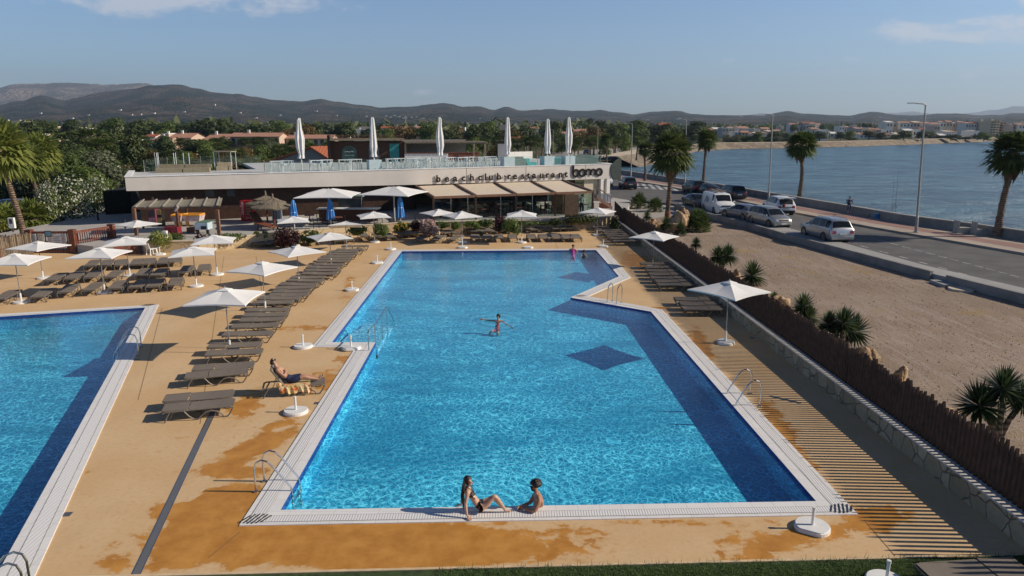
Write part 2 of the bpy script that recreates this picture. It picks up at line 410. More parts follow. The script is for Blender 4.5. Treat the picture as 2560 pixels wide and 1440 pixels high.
def mat_stripes(name, c1, c2, axis, per, duty=.5, rough=.7, bmp=.4, var=.2):
 """boards, grating or slats: stripes along an axis of the object with mottling"""
 m, g = newmat(name)
 tc = g.n('ShaderNodeTexCoord').outputs['Object']
 a = g.sep(tc)[axis] if isinstance(axis, int) else g.sep(g.mapping(tc, (1, 1, 1), (0, 0, -axis)))[0]
 f = g.m('FRACT', g.m('MULTIPLY', a, 1 / per)); t = g.ramp(f, duty - .04, duty + .04)
 n = g.noise(tc, 3, 5, .65); c = g.mix(t, c1, c2)
 c = g.mix(g.ramp(n, .35, .7, 0, var * 2), c, tuple(q * (1 - var * 2) for q in c1))
 outp(g, princ(g, c, rough, 0, bump(g, t, bmp, .01), .3)); return m
def mat_stone(name, c1, c2, mortar, sc_=2.2, bmp=.8, dark=.6):
 m, g = newmat(name)
 tc = g.n('ShaderNodeTexCoord').outputs['Object']
 wob = g.n('ShaderNodeTexNoise'); wob.inputs['Scale'].default_value = 2; g.set(wob.inputs['Vector'], tc)
 ad = g.n('ShaderNodeVectorMath', operation='MULTIPLY_ADD'); g.set(ad.inputs[0], wob.outputs['Color']); ad.inputs[1].default_value = (.25,) * 3; g.set(ad.inputs[2], tc)
 e = g.vor(ad.outputs[0], sc_, 'DISTANCE_TO_EDGE'); v = g.vor(ad.outputs[0], sc_, 'F1', 1)
 c = g.mix(g.sep(v)[0], c1, c2); c = g.mix(g.ramp(g.noise(tc, 7, 5, .7), .4, .7, 0, .4), c, tuple(q * dark for q in c1))
 k = g.ramp(e, .0, .05); c = g.mix(k, mortar, c)
 outp(g, princ(g, c, .85, 0, bump(g, k, bmp, .02), .2)); return m
def mat_glass(name, tint=(.55, .75, .72), alpha=.75, rough=.02):
 m, g = newmat(name)
 t = g.n('ShaderNodeBsdfTransparent'); t.inputs[0].default_value = tuple(tint) + (1,)
 gl = g.n('ShaderNodeBsdfGlossy'); gl.inputs['Roughness'].default_value = rough; gl.inputs[0].default_value = (1, 1, 1, 1)
 mx = g.n('ShaderNodeMixShader'); g.set(mx.inputs[0], schlick(g, None, .035)); g.nt.links.new(t.outputs[0], mx.inputs[1]); g.nt.links.new(gl.outputs[0], mx.inputs[2])
 outp(g, mx.outputs[0]); return m
m_deck = mat_deck(); m_land = mat_land(); m_gravel = mat_gravel(); m_sea = mat_sea()
m_tile = mat_tile('pool_tiles', (.05, .34, .56), (.09, .50, .74), 20)
m_tileb = mat_tile('pool_border_tiles', (.015, .06, .24), (.03, .10, .34), 18)
m_tilel = mat_tile('pool_step_tiles', (.12, .42, .66), (.25, .60, .80), 16)
m_coping = M('coping_white', (.8, .78, .76), .55, var=.05, sc_=3)
m_white = M('white_plastic', (.78, .77, .74), .45, var=.04)
m_dark = M('dark_gap', (.03, .03, .035), .8)
m_steel = M('steel', (.62, .60, .57), .22, 1.0, var=.05)
m_asph = M('asphalt', (.105, .10, .097), .9, var=.2, sc_=.6, bmp=.3, bsc=60)
m_concr = M('concrete', (.34, .33, .31), .85, var=.14, sc_=1.2, bmp=.15, bsc=30)
m_conc2 = M('concrete_wall', (.25, .235, .215), .9, var=.2, sc_=.8, bmp=.2, bsc=20)
m_paint = M('road_paint', (.42, .42, .41), .8, var=.3, sc_=2)
m_terr = M('terrace_paving', (.42, .40, .37), .8, var=.08, sc_=1)
m_shrubwood = M('bark', (.11, .075, .05), .9, var=.3, sc_=6, bmp=.6, bsc=14)
# ---------------------------------------------------------------- pool outlines
def px(*pts, z=0.0): return [tuple(P(x, y, z))[:2] for x, y in pts]
def ext(a, b, t):  # point on line a-b beyond b
 return (b[0] + (b[0] - a[0]) * t, b[1] + (b[1] - a[1]) * t)
in1 = px((702, 1277), (2040, 1255), (1627, 780), (1426, 745), (1547, 692), (1490, 626), (1005, 629), (830, 857), (939, 857))
out1 = px((598, 1316), (2145, 1288), (1655, 775), (1471, 742), (1577, 694), (1512, 622), (985, 625), (779, 869), (890, 868))
i2 = px((363, 770), (190, 1080), (0, 1425), (0, 793)); o2 = px((397, 762), (255, 1080), (88, 1440), (0, 786))
nearR = ext(i2[0], i2[2], .28); farL = ext(i2[0], i2[3], 1.1)
in2 = [i2[0], nearR, (nearR[0] - 14, nearR[1] + .5), (farL[0] - 4, farL[1]), farL]
nearRo = ext(o2[0], o2[2], .32); farLo = ext(o2[0], o2[3], 1.15)
out2 = [o2[0], nearRo, (nearRo[0] - 18, nearRo[1] - .2), (farLo[0] - 6, farLo[1]), farLo]
WZ = -.03; FZ = -.64
wallA = P(1546, 570); wallB = P(2400, 1245)
wallN = ext(wallA[:2], wallB[:2], .35); wallF = ext(wallB[:2], wallA[:2], .06)
DX0, DY1 = -46, 66
club = [(DX0, 3), (wallN[0] + .15, 3), (wallN[0] + .15, wallN[1]), (wallF[0] + .15, wallF[1]), (wallF[0] + .15, DY1 + 6), (DX0, DY1 + 6)]
b = MB().sheet([club, out1, out2], 0.0); struct(b.build('pool_deck', m_deck))
def make_pool(inn, outr, nm, wmat):
 c = MB(); c.sheet([outr, inn], .025)
 for lp in (outr,):
  for i in range(len(lp)):
   a, d = lp[i], lp[(i + 1) % len(lp)]
   c.quad((a[0], a[1], -.05), (d[0], d[1], -.05), (d[0], d[1], .025), (a[0], a[1], .025))
 struct(c.build('pool_coping', mat_coping))
 w = MB()
 for i in range(len(inn)):
  a, d = inn[i], inn[(i + 1) % len(inn)]
  w.quad((a[0], a[1], FZ), (d[0], d[1], FZ), (d[0], d[1], -.16), (a[0], a[1], -.16), 0)
  w.quad((a[0], a[1], -.16), (d[0], d[1], -.16), (d[0], d[1], .025), (a[0], a[1], .025), 1)
 w.sheet([inn], FZ, 0)
 struct(w.build('pool_basin', [m_tile, m_tileb]))
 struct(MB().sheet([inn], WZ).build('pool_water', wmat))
def mat_cop():
 m, g = newmat('pool_coping_white')
 tc = g.n('ShaderNodeTexCoord').outputs['Object']
 br = g.n('ShaderNodeTexBrick'); g.set(br.inputs['Vector'], tc); br.inputs['Scale'].default_value = 1.0; br.offset = 0
 br.inputs['Brick Width'].default_value = .5; br.inputs['Row Height'].default_value = .5; br.inputs['Mortar Size'].default_value = .008
 br.inputs['Color1'].default_value = (.80, .785, .76, 1); br.inputs['Color2'].default_value = (.76, .75, .73, 1); br.inputs['Mortar'].default_value = (.62, .60, .57, 1)
 c = g.mix(g.ramp(g.noise(tc, 1.5, 5, .65), .4, .75, 0, .22), br.outputs[0], (.56, .52, .46))
 outp(g, princ(g, c, .5, 0, None, .3)); return m
mat_coping = mat_cop()
m_grate = mat_stripes('overflow_grating', (.80, .79, .77), (.46, .46, .46), 0, .06, .72, var=.04)
m_grate2 = mat_stripes('overflow_grating_side', (.80, .79, .77), (.66, .65, .64), .0, .09, .8, var=.04)
swim = P(1242, 803, 0)
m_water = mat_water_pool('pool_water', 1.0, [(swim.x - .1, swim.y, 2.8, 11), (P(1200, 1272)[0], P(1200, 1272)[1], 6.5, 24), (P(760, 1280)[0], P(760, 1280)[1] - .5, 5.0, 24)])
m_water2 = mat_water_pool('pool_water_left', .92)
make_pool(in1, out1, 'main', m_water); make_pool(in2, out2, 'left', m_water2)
def mitre(lp, t, lo):
 return [(a[0] + (b_[0] - a[0]) * t, a[1] + (b_[1] - a[1]) * t) for a, b_ in zip(lp, lo)]
def ring(inn, outr, t0, t1, z, name, mt, skip=()):
 a = mitre(inn, t0, outr); b_ = mitre(inn, t1, outr); n = len(inn); w = MB()
 for i in range(n):
  if i in skip: continue
  j = (i + 1) % n
  w.quad((a[i][0], a[i][1], z), (a[j][0], a[j][1], z), (b_[j][0], b_[j][1], z), (b_[i][0], b_[i][1], z))
 struct(w.build(name, mt))
ring(in1, out1, .42, .8, .031, 'overflow_grating', m_grate)
ring(in2, out2, .30, .75, .031, 'overflow_grating', m_grate2)
ring(in1, out1, .40, .415, .033, 'coping_groove', m_concr); ring(in1, out1, .805, .83, .033, 'coping_groove', m_concr)
ring(in2, out2, .285, .30, .033, 'coping_groove', m_concr); ring(in2, out2, .755, .78, .033, 'coping_groove', m_concr)
for (cx, cy, s) in ((642, 1300, .55), (2105, 1274, .55), (372, 764, .5), (1452, 741, .5)):
 q = P(cx, cy); w = MB()
 for i in range(6):
  x = q.x - s * .5 + i * s / 6; k = .10 + .10 * math.sin(math.pi * (i + .7) / 6.4)
  w.bar((x - .04, q.y - k, .038), (x + .06 + .04, q.y + k, .038), .03, .008)
 struct(w.build('corner_grille', m_dark))
st = MB()
a_, b_, c_, d_ = [Vector(P(*q)) for q in ((832, 858), (943, 858), (985, 780), (925, 770))]
for k, zz in enumerate((-.28, -.5)):
 t = k * .3
 a2, b2 = a_.lerp(d_, 0), b_.lerp(c_, 0); c2, d2 = b_.lerp(c_, .55 + t), a_.lerp(d_, .55 + t)
 st.prism([tuple(a2)[:2], tuple(b2)[:2], tuple(c2)[:2], tuple(d2)[:2]], FZ, zz)
struct(st.build('entry_steps', m_tilel))
J = MB()
def joint(p, q, w=.02):
 a = P(*p); c = P(*q); a.z = c.z = .003
 d = (c - a).normalized(); n = Vector((-d.y, d.x, 0)) * w / 2
 J.quad(a - n, c - n, c + n, a + n)
for p, q in (((405, 770), (345, 1000)), ((500, 1060), (560, 640)), ((570, 778), (390, 776)), ((560, 872), (410, 866)), ((2160, 1300), (2250, 1405)), ((520, 1395), (600, 1330)),
   ((0, 703), (560, 702)), ((640, 640), (660, 760)), ((900, 622), (960, 575)), ((1395, 622), (1380, 585))): joint(p, q)
struct(J.build('deck_joints', M('joint', (.22, .13, .06), .9)))
D = MB(); D2 = MB()
for dx_, w_, mb in ((0, 0, D),):
 a = P(540, 1015); c = P(338, 1440); d = (c - a); c2 = c + d * .2; d.normalize(); n = Vector((-d.y, d.x, 0))
 D.quad(a - n * .075 + Vector((0, 0, .004)), a + n * .075 + Vector((0, 0, .004)), c2 + n * .075 + Vector((0, 0, .004)), c2 - n * .075 + Vector((0, 0, .004)))
 for s_ in (-1, 1): D2.quad(*[q_ + Vector((0, 0, .007)) for q_ in (a + n * s_ * .075, a + n * s_ * .09, c2 + n * s_ * .09, c2 + n * s_ * .075)])
struct(D.build('drain_channel', mat_stripes('drain_slots', (.20, .21, .22), (.07, .07, .08), 1, .03, .6, .5)))
struct(D2.build('drain_channel_rim', m_steel))
fd = Proto(tag(MB().box(-.09, -.09, 0, .09, .09, .006).build('floor_drain', M('drain_grey', (.18, .18, .2), .5, .6)), 'x', 'drain', 'small square floor drains'))
for i, (x, y, l) in enumerate([(168, 1286, 'small square drain cover beside the left pool coping'), (342, 900, 'small square drain beside the left pool ladder foot'), (793, 1008, 'small square drain beside the main pool coping, right of the white parasol foot'),
       (1880, 845, 'square drain plate in the deck right of the corner parasol pole')]):
 p = P(x, y); p.z = .002; fd.put(p, .1, l)
gl = P(640, 1440); gr = P(2290, 1400); e_ = (gr - gl) / (gr.x - gl.x)
g0 = gl + e_ * (-16); g1 = gr + e_ * 6
struct(MB().prism([tuple(g0)[:2], tuple(g1)[:2], (g1.x, 4), (g0.x, 4)], -.02, .035).build('lawn_base', M('turf_soil', (.035, .06, .014), .95, var=.4, sc_=7, bmp=.6, bsc=60)))
kb = MB(); kb.bar(g0 + Vector((0, .05, .02)), g1 + Vector((0, .05, .02)), .07, .05); struct(kb.build('lawn_kerb', M('kerb_sand', (.62, .46, .28), .8)))
m_grass = mat_leaf('grass_blades', (.055, .11, .02), (.12, .19, .045), .3, 0)
gb = MB(); rnd = random.Random(3)
for i in range(26000):
 u = rnd.random() ** .8; x = -1.5 + rnd.random() * 12; yb = (gl + e_ * (x - gl.x)).y; y = yb - .02 - u * .9 if i % 60 else yb + .05 - rnd.random() * .1
 a = rnd.random() * 6.28; h = .035 + rnd.random() * .035 + (.10 * rnd.random() if i % 60 == 0 else 0); w = .006
 dx, dy = math.cos(a), math.sin(a)
 gb.tri((x - dy * w, y + dx * w, .03), (x + dy * w, y - dx * w, .03), (x + dx * h * .6, y + dy * h * .6, .03 + h), 0, rnd.random())
tag(gb.build('grass', m_grass), 'mown green lawn strip along the near edge of the deck', 'grass', kind='stuff')
# ---------------------------------------------------------------- coast, land, road, promenade
SEA = -1.6; PZ = .35; RZ = .2
swl = [P(x, y, 1.0) for x, y in ((2560, 579), (2410, 558), (2260, 539), (2120, 515), (1917, 482), (1787, 460), (1655, 441), (1540, 424))]
swl = [swl[0] + (swl[0] - swl[1]) * 3.5] + swl
wall_line = [(p.x, p.y) for p in swl]
wl = wall_line + [(wall_line[-1][0] - 8, wall_line[-1][1] + 30)]
shore = [tuple(P(x, y, -.6))[:2] for x, y in ((1536, 406), (1580, 400), (1620, 390), (1700, 372), (1800, 366), (1950, 364), (2100, 361), (2250, 357), (2330, 354), (2450, 350), (2560, 347), (2900, 343))]
land = [(-3000, -20), (wl[0][0], -20)] + wl + shore + [(1500, shore[-1][1] + 50), (2600, 3000), (-3000, 3000)]
b = MB().sheet([land, club], -.012); struct(b.build('ground', m_land))
struct(MB().sheet([[(-200, -50), (6000, -50), (6000, 6000), (-200, 6000)]], SEA).build('sea', m_sea))
swb = [P(x, y, 0) for x, y in ((1690, 522), (1780, 549), (1880, 573), (1980, 607), (2330, 697), (2560, 760))]
swb.append(swb[-1] + (swb[-1] - swb[-2]) * 2.2)
lot = [(wallN[0] + .2, wallN[1]), (wallF[0] + .2, wallF[1]), (wallF[0] + .2, 90), (swb[0].x - 2, swb[0].y + 12)] + [(p.x, p.y) for p in swb] + [(swb[-1].x, wallN[1])]
struct(MB().sheet([lot], 0.0).build('gravel_lot', m_gravel))
near_edge = [P(x, y, PZ) for x, y in ((1690, 514), (1780, 538), (1880, 563), (1980, 592), (2340, 686), (2560, 740))]
far_edge = [P(x, y, PZ) for x, y in ((1700, 508), (1800, 530), (1905, 553), (2010, 580), (2320, 665), (2560, 720))]
for L in (near_edge, far_edge): L.append(L[-1] + (L[-1] - L[-2]) * 2.2)
w = MB()
for i in range(len(near_edge) - 1):
 a, c, c2, a2 = near_edge[i], near_edge[i + 1], far_edge[i + 1], far_edge[i]
 lo = [Vector((q.x, q.y, -.05)) for q in (a, c, c2, a2)]; w.hexa(lo, [a, c, c2, a2])
struct(w.build('pavement', M('pavement_grey', (.33, .325, .31), .85, var=.08, sc_=.7)))
def lip(name, label, pts, m, wd=.22, z0=-.03, z1=.5):
 t = tag(None or thing(name, label, 'wall', tuple(pts[0])[:2] + (0,)))
 w = MB()
 for i in range(len(pts) - 1):
  a, c = pts[i], pts[i + 1]; d = (c - a).normalized(); n = Vector((-d.y, d.x, 0)) * wd
  w.hexa([Vector((q.x, q.y, z0)) for q in (a, a + n, c + n, c)], [Vector((q.x, q.y, z1)) for q in (a, a + n, c + n, c)])
 w.build('wall', m, t, world=True); return t
ne = [Vector((p.x, p.y, 0)) for p in near_edge]
gap0 = ne[3].lerp(ne[4], .985); gap1 = ne[4].lerp(ne[5], .16)
lip('kerb_wall', 'long low concrete edging wall between gravel lot and pavement', ne[:4] + [gap0], m_conc2, -.2)
lip('kerb_wall', 'shorter low concrete edging wall at the right edge, beyond the gap', [gap1] + ne[5:], m_conc2, -.2)
st_ = MB(); mid = (gap0 + gap1) / 2; st_.box(mid.x - .7, mid.y - 1.5, 0, mid.x + .1, mid.y - .2, .16); struct(st_.build('concrete_step', m_concr))
promk = [P(x, y, PZ) for x, y in ((1530, 445), (1640, 460), (1705, 472), (1830, 497), (1945, 522), (2170, 565), (2560, 632))]
promk.append(promk[-1] + (promk[-1] - promk[-2]) * 2.5)
promk = [promk[0] + Vector((-4, 26, 0))] + promk
road = [(q.x, q.y) for q in promk] + [(q.x, q.y) for q in reversed(far_edge)] + [tuple(P(1590, 500, RZ))[:2], tuple(P(1535, 520, RZ))[:2], tuple(P(1490, 470, RZ))[:2], tuple(P(1500, 445, RZ))[:2]]
struct(MB().prism(road, -.05, RZ).build('road', m_asph))
forec = [tuple(P(*q, z=0))[:2] for q in ((1545, 520), (1560, 560), (1700, 535), (1705, 512), (1640, 503), (1590, 495))]
struct(MB().sheet([forec], .012).build('side_path', M('side_path_paving', (.36, .33, .29), .85, var=.1)))
for i in range(14):  # centre and parking dashes
 pass
dm = MB()
def dash(p, q, w_=.12):
 a = P(*p, z=RZ + .006); c = P(*q, z=RZ + .006); d = (c - a).normalized(); n = Vector((-d.y, d.x, 0)) * w_ / 2; dm.quad(a - n, c - n, c + n, a + n)
for k in range(9):
 x = 2150 + k * 49; y = 614 + k * 13.5; dash((x, y), (x + 22, y + 5.5))
for k in range(12):
 x = 2195 + k * 30; dash((x, 600 + k * 7.9), (x + 22, 605 + k * 7.9), .10)
for i in range(6): dash((1590 + i * 17, 458 + i * 1.5), (1598 + i * 19, 470 + i * 1.5), .5)
dash((1705, 505), (1760, 512), .25); dash((1715, 518), (1765, 528), .25)
struct(dm.build('road_markings', m_paint))
prom_out = wl; pin = promk
def lerp_line(L, n):
 L = [Vector((p[0], p[1], 0)) for p in L]; ds = [0]
 for i in range(1, len(L)): ds.append(ds[-1] + (L[i] - L[i - 1]).length)
 res = []
 for k in range(n):
  t = ds[-1] * k / (n - 1); i = max(j for j in range(len(L)) if ds[j] <= t + 1e-9); i = min(i, len(L) - 2)
  u = (t - ds[i]) / (ds[i + 1] - ds[i]); res.append(L[i].lerp(L[i + 1], u))
 return res
A_ = lerp_line(list(reversed([(p.x, p.y) for p in pin])), 60); B_ = lerp_line(wl, 60)
w = MB(); w2 = MB()
for i in range(59):
 w.hexa([Vector((q.x, q.y, -.3)) for q in (A_[i], B_[i], B_[i + 1], A_[i + 1])], [Vector((q.x, q.y, PZ)) for q in (A_[i], B_[i], B_[i + 1], A_[i + 1])])
 q = [A_[i].lerp(B_[i], .3), A_[i].lerp(B_[i], .66), A_[i + 1].lerp(B_[i + 1], .66), A_[i + 1].lerp(B_[i + 1], .3)]
 w2.quad(*[Vector((v.x, v.y, PZ + .005)) for v in q])
struct(w.build('promenade', M('promenade_paving', (.40, .33, .265), .85, var=.12, sc_=.8)))
struct(w2.build('promenade_band', M('red_paving', (.30, .175, .145), .85, var=.12, sc_=.8)))
t = thing('sea_wall', 'long low grey concrete wall along the promenade and the sea', 'wall', (wl[0][0], wl[0][1], PZ))
w = MB(); w2 = MB()
for i in range(59):
 a, c = B_[i], B_[i + 1]; d = (c - a).normalized(); n = Vector((d.y, -d.x, 0))
 if n.x < 0: n = -n
 w.hexa([Vector((q.x, q.y, SEA - .5)) for q in (c, a, a + n * .45, c + n * .45)], [Vector((q.x, q.y, 1.0)) for q in (c, a, a + n * .45, c + n * .45)])
 w2.hexa([Vector((q.x, q.y, 1.0)) for q in (c - n * .03, a - n * .03, a + n * .48, c + n * .48)], [Vector((q.x, q.y, 1.07)) for q in (c - n * .03, a - n * .03, a + n * .48, c + n * .48)])
w.build('wall', m_conc2, t, world=True); w2.build('wall_cap', M('cap_grey', (.30, .29, .27), .85, var=.15, sc_=1), t, world=True)
m_rip = mat_stone('riprap', (.20, .16, .115), (.33, .27, .20), (.06, .05, .04), .55, 1.0)
w = MB(); w2 = MB()
sh = [Vector((p[0], p[1], 0)) for p in shore]
for i in range(len(sh) - 1):
 a, c = sh[i], sh[i + 1]; back = Vector((-2.2, 3.5, 0)); wf = 6 if i < 3 else 4
 n = Vector((c.y - a.y, -(c.x - a.x), 0)).normalized()
 out = n * (7 if i < 4 else 5)
 w.quad((a.x + out.x, a.y + out.y, SEA - .2), (c.x + out.x, c.y + out.y, SEA - .2), (c.x, c.y, .9), (a.x, a.y, .9))
 w2.quad((a.x, a.y, .9), (c.x, c.y, .9), (c.x - n.x * wf, c.y - n.y * wf, 1.0), (a.x - n.x * wf, a.y - n.y * wf, 1.0))
struct(w.build('rock_embankment', m_rip)); struct(w2.build('shore_path', M('pale_path', (.50, .42, .32), .9, var=.15, sc_=.1)))
cw = [tuple(P(x, y, .02))[:2] for x, y in ((1330, 402), (1530, 400), (1570, 392), (1660, 371), (1640, 366), (1480, 374), (1380, 384))]
struct(MB().sheet([cw], .02).build('coast_road', M('coast_road_grey', (.30, .28, .25), .9, var=.1)))
def terrain(name, prof, Y0, Y1, mt, z0f, nx=260, ny=26, rough=.14, seed=0, back=.5):
 w = MB(); xs = [prof[0][0] + (prof[-1][0] - prof[0][0]) * i / (nx - 1) for i in range(nx)]; vs = []
 def top(x):
  for a, c in zip(prof, prof[1:]):
   if a[0] <= x <= c[0]:
    u = (x - a[0]) / (c[0] - a[0]); u = u * u * (3 - 2 * u); return a[1] + (c[1] - a[1]) * u
  return prof[-1][1]
 for j in range(ny):
  v = j / (ny - 1) * (1 + back); Yd = Y0 + (Y1 - Y0) * v
  for i, x in enumerate(xs):
   jt = (noise.noise(Vector((x * .035, seed, 0))) + .5 * noise.noise(Vector((x * .11, seed, 3)))) * 2.2
   zr = atY(x, top(x) + jt, Y1).z; zb = z0f
   X = (x - 1280) / FOC * Yd * 1.0
   if v <= 1: s_ = v ** 1.35; nz = noise.fractal(Vector((X * .0016, Yd * .0016, seed)), .8, 2.1, 5) * math.sin(math.pi * min(1, v)) * rough
   else: s_ = 1 - (v - 1) * 1.2; nz = 0
   z = zb + (zr - zb) * max(0, min(1.0, s_ + nz))
   X = x_at(x, Yd); vs.append((X, Yd, z))
 fs = [(j * nx + i, j * nx + i + 1, (j + 1) * nx + i + 1, (j + 1) * nx + i) for j in range(ny - 1) for i in range(nx - 1)]
 w.add(vs, fs); o = w.build(name, mt, smooth=True); struct(o); return o
def x_at(x, Yd): return atY(x, 315, Yd).x
prof1 = [(-400, 275), (-150, 262), (0, 262), (60, 250), (115, 237), (170, 250), (200, 243), (260, 230), (330, 222), (390, 212), (460, 210), (500, 220), (560, 232), (600, 233), (640, 241), (700, 250), (760, 252), (800, 246), (850, 253), (900, 261), (960, 268), (1020, 266), (1080, 260), (1115, 257), (1160, 266), (1200, 265), (1235, 275), (1260, 267), (1310, 276), (1370, 272), (1440, 277), (1500, 275), (1540, 280), (1580, 285), (1640, 278), (1690, 276), (1730, 284), (1780, 287), (1860, 288), (1905, 288), (1940, 281), (1965, 277), (2010, 284), (2060, 286), (2110, 289), (2180, 279), (2240, 287), (2300, 288), (2345, 283), (2400, 284), (2450, 288), (2560, 282), (2750, 276), (3000, 284)]
m_h1 = mat_hill('hill_scrub', (.034, .052, .036), (.16, .125, .095), .006)
m_h2 = mat_hill('hill_rock', (.11, .10, .065), (.34, .26, .19), .002)
terrain('hills', prof1, 1500, 4200, m_h1, 0.0, 300, 30, .20, 1)
terrain('mountains', [(-500, 240), (-100, 230), (0, 220), (60, 210), (170, 207), (290, 211), (375, 208), (440, 225), (520, 250), (600, 290)], 5200, 8000, m_h2, 80, 120, 16, .2, 5)
terrain('mountains', [(1780, 300), (1840, 288), (1910, 284), (1960, 290), (2100, 296), (2190, 286), (2230, 282), (2280, 279), (2330, 284), (2400, 284), (2480, 275), (2530, 266), (2600, 262), (2750, 270), (2900, 268), (3100, 275)], 9000, 13000, m_h2, 0, 120, 10, .1, 9)
rnd = random.Random(21); w = MB(); w2 = MB(); N0 = Vector((lot[0][0], lot[0][1], 0)); N1 = Vector((lot[1][0], lot[1][1], 0))
for i in range(7000):
 y = 12 + 55 * rnd.random() ** 1.4; t_ = (y - N0.y) / (N1.y - N0.y); xl = N0.x + (N1.x - N0.x) * t_; q0 = min(range(len(swb)), key=lambda k: abs(swb[k].y - y)); xr = swb[q0].x - .3
 if xr - xl < 1: continue
 x = xl + (xr - xl) * rnd.random(); s = .012 + .035 * rnd.random() ** 3; a = rnd.random() * 3
 w.add([(x - s, y, 0), (x, y - s * .8, 0), (x + s, y + s * .2, 0), (x, y + s, 0), (x + s * .2 * math.sin(a), y, s * 1.1)], [(0, 1, 4), (1, 2, 4), (2, 3, 4), (3, 0, 4)], 0, rnd.random())
 if i % 4 == 0:
  if noise.noise(Vector((x * .25, y * .25, 4))) > .12:
   for _ in range(5): a = rnd.random() * 6.28; h = .04 + .08 * rnd.random(); w2.tri((x - .008, y, 0), (x + .008, y, 0), (x + h * math.cos(a), y + h * math.sin(a), h), 0, rnd.random())
tag(w.build('loose_stones', mat_leaf('stone_chips', (.16, .12, .09), (.46, .38, .30), 0, 0, .9)), 'loose small stones strewn over the gravel lot', 'stones', kind='stuff')
tag(w2.build('dry_weeds', mat_leaf('dry_weeds', (.24, .17, .05), (.40, .30, .11), .2, 0)), 'dry yellow weeds in patches on the gravel lot', 'weeds', kind='stuff')
# ---------------------------------------------------------------- materials of the club
m_fascia = M('fascia_grey', (.60, .55, .50), .7, var=.06, sc_=.5)
m_cap = M('roof_cap_white', (.80, .80, .78), .6, var=.12, sc_=1.5)
m_cladd = mat_stripes('dark_wood_cladding', (.055, .026, .016), (.022, .011, .008), 0, .14, .8, .6, .5)
m_brown = M('brown_frame', (.10, .048, .028), .5, var=.2)
m_brownl = M('brown_frame_light', (.21, .105, .06), .55, var=.15)
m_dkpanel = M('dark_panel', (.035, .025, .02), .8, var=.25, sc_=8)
m_awn = M('awning_cream', (.70, .59, .45), .8, var=.04, sc_=2)
m_glass = mat_glass('glass_clear', (.82, .90, .88))
m_glassg = mat_glass('glass_green', (.92, .965, .955))
m_sand = mat_stone('sandstone_cladding', (.55, .42, .25), (.62, .50, .32), (.36, .26, .15), 1.1, .25, .9)
m_sandcap = M('sandstone_cap', (.62, .52, .38), .8, var=.1)
m_stonewall = mat_stone('rubble_wall', (.28, .225, .15), (.44, .37, .27), (.13, .11, .085), 2.0, .9)
m_picket = M('picket_dark', (.034, .014, .009), .85, var=.5, sc_=5, bmp=.4, bsc=30)
m_redwood = M('red_brown_wood', (.16, .05, .028), .65, var=.3, sc_=5)
m_cane = mat_stripes('cane_screen', (.34, .27, .19), (.14, .10, .07), 0, .06, .6, .8, .8, .3)
m_thatch = mat_stone('thatch', (.20, .165, .12), (.30, .25, .18), (.09, .07, .05), 9, 1.0)
m_letter = M('letter_brown', (.028, .021, .018), .8, var=.1, spec=.1)
m_roofg = M('roof_gravel', (.50, .51, .50), .9, var=.08, sc_=.7)
m_pool_sofa = M('turquoise', (.10, .42, .42), .7)
m_greyf = M('grey_fabric', (.26, .25, .23), .9)
m_black = M('black_plastic', (.02, .02, .022), .45)
m_salmon = M('salmon_render', (.56, .41, .31), .9, var=.1)
m_terra = mat_stripes('terracotta_tiles', (.40, .125, .06), (.30, .085, .04), 0, .35, .5, .8, .6, .2)
m_terra2 = M('terracotta_pale', (.42, .22, .15), .85, var=.2, sc_=3)
m_hwhite = M('house_white', (.72, .69, .64), .85, var=.06)
m_hcream = M('house_cream', (.60, .50, .36), .85, var=.1)
m_window = M('window_dark', (.04, .05, .055), .2, var=.3, sc_=.7)
# ---------------------------------------------------------------- stone wall and picket fence on the right
wa = Vector((wallF[0], wallF[1], 0)); wb = Vector((wallN[0], wallN[1], 0)); wd = (wb - wa).normalized(); wn = Vector((-wd.y, wd.x, 0))
if wn.x < 0: wn = -wn
t = thing('stone_wall', 'low rubble stone retaining wall in shade along the right side of the deck', 'wall', tuple(wa))
w = MB(); w.hexa([wb, wb + wn * .5, wa + wn * .5, wa], [q + Vector((0, 0, .52)) for q in (wb, wb + wn * .5, wa + wn * .5, wa)]); w.build('wall', m_stonewall, t, world=True)
w = MB(); Z = Vector((0, 0, 1)); w.hexa([q + Z * .52 for q in (wb - wn * .02, wb + wn * .5, wa + wn * .5, wa - wn * .02)], [q + Z * .56 for q in (wb - wn * .02, wb + wn * .5, wa + wn * .5, wa - wn * .02)]); w.build('wall_cap', M('wall_cap_pale', (.55, .52, .48), .7, var=.1), t, world=True)
L = (wb - wa).length
f0 = 3.2
t = thing('picket_fence', 'long dark brown picket fence with pointed boards standing on the stone wall', 'fence', tuple(wa + wn * .3))
rnd = random.Random(5); w = MB(); s = f0; k = 0
while s < L:
 c = wa + wd * s + wn * (.28 + (k % 2) * .0); h = 1.16 + .12 * noise.noise(Vector((s * 1.3, 0, 0))) + rnd.random() * .16; hw = .040
 zb = .56; up = Vector((0, 0, 1)); tp = wn * .036; top = rnd.random() * .03 - .015
 pts = [c - wd * hw, c + wd * hw]
 lo = [p + up * zb for p in pts]; sh_ = [p + up * (zb + h - .17) for p in pts]; ap = [c + wd * (top - .010) + up * (zb + h), c + wd * (top + .010) + up * (zb + h)]
 loop = [lo[0], lo[1], sh_[1], ap[1], ap[0], sh_[0]]
 n = 6; vs = [p - tp for p in loop] + [p + tp for p in loop]
 w.add(vs, [tuple(range(5, -1, -1)), tuple(range(6, 12))] + [(i, (i + 1) % 6, (i + 1) % 6 + 6, i + 6) for i in range(6)])
 s += .158; k += 1
w.build('pickets', m_picket, t, world=True)
w = MB()
for z in (.63,): w.bar(wa + wd * f0 + wn * .33 + Z * z, wb + wn * .36 + Z * z, .04, .08)
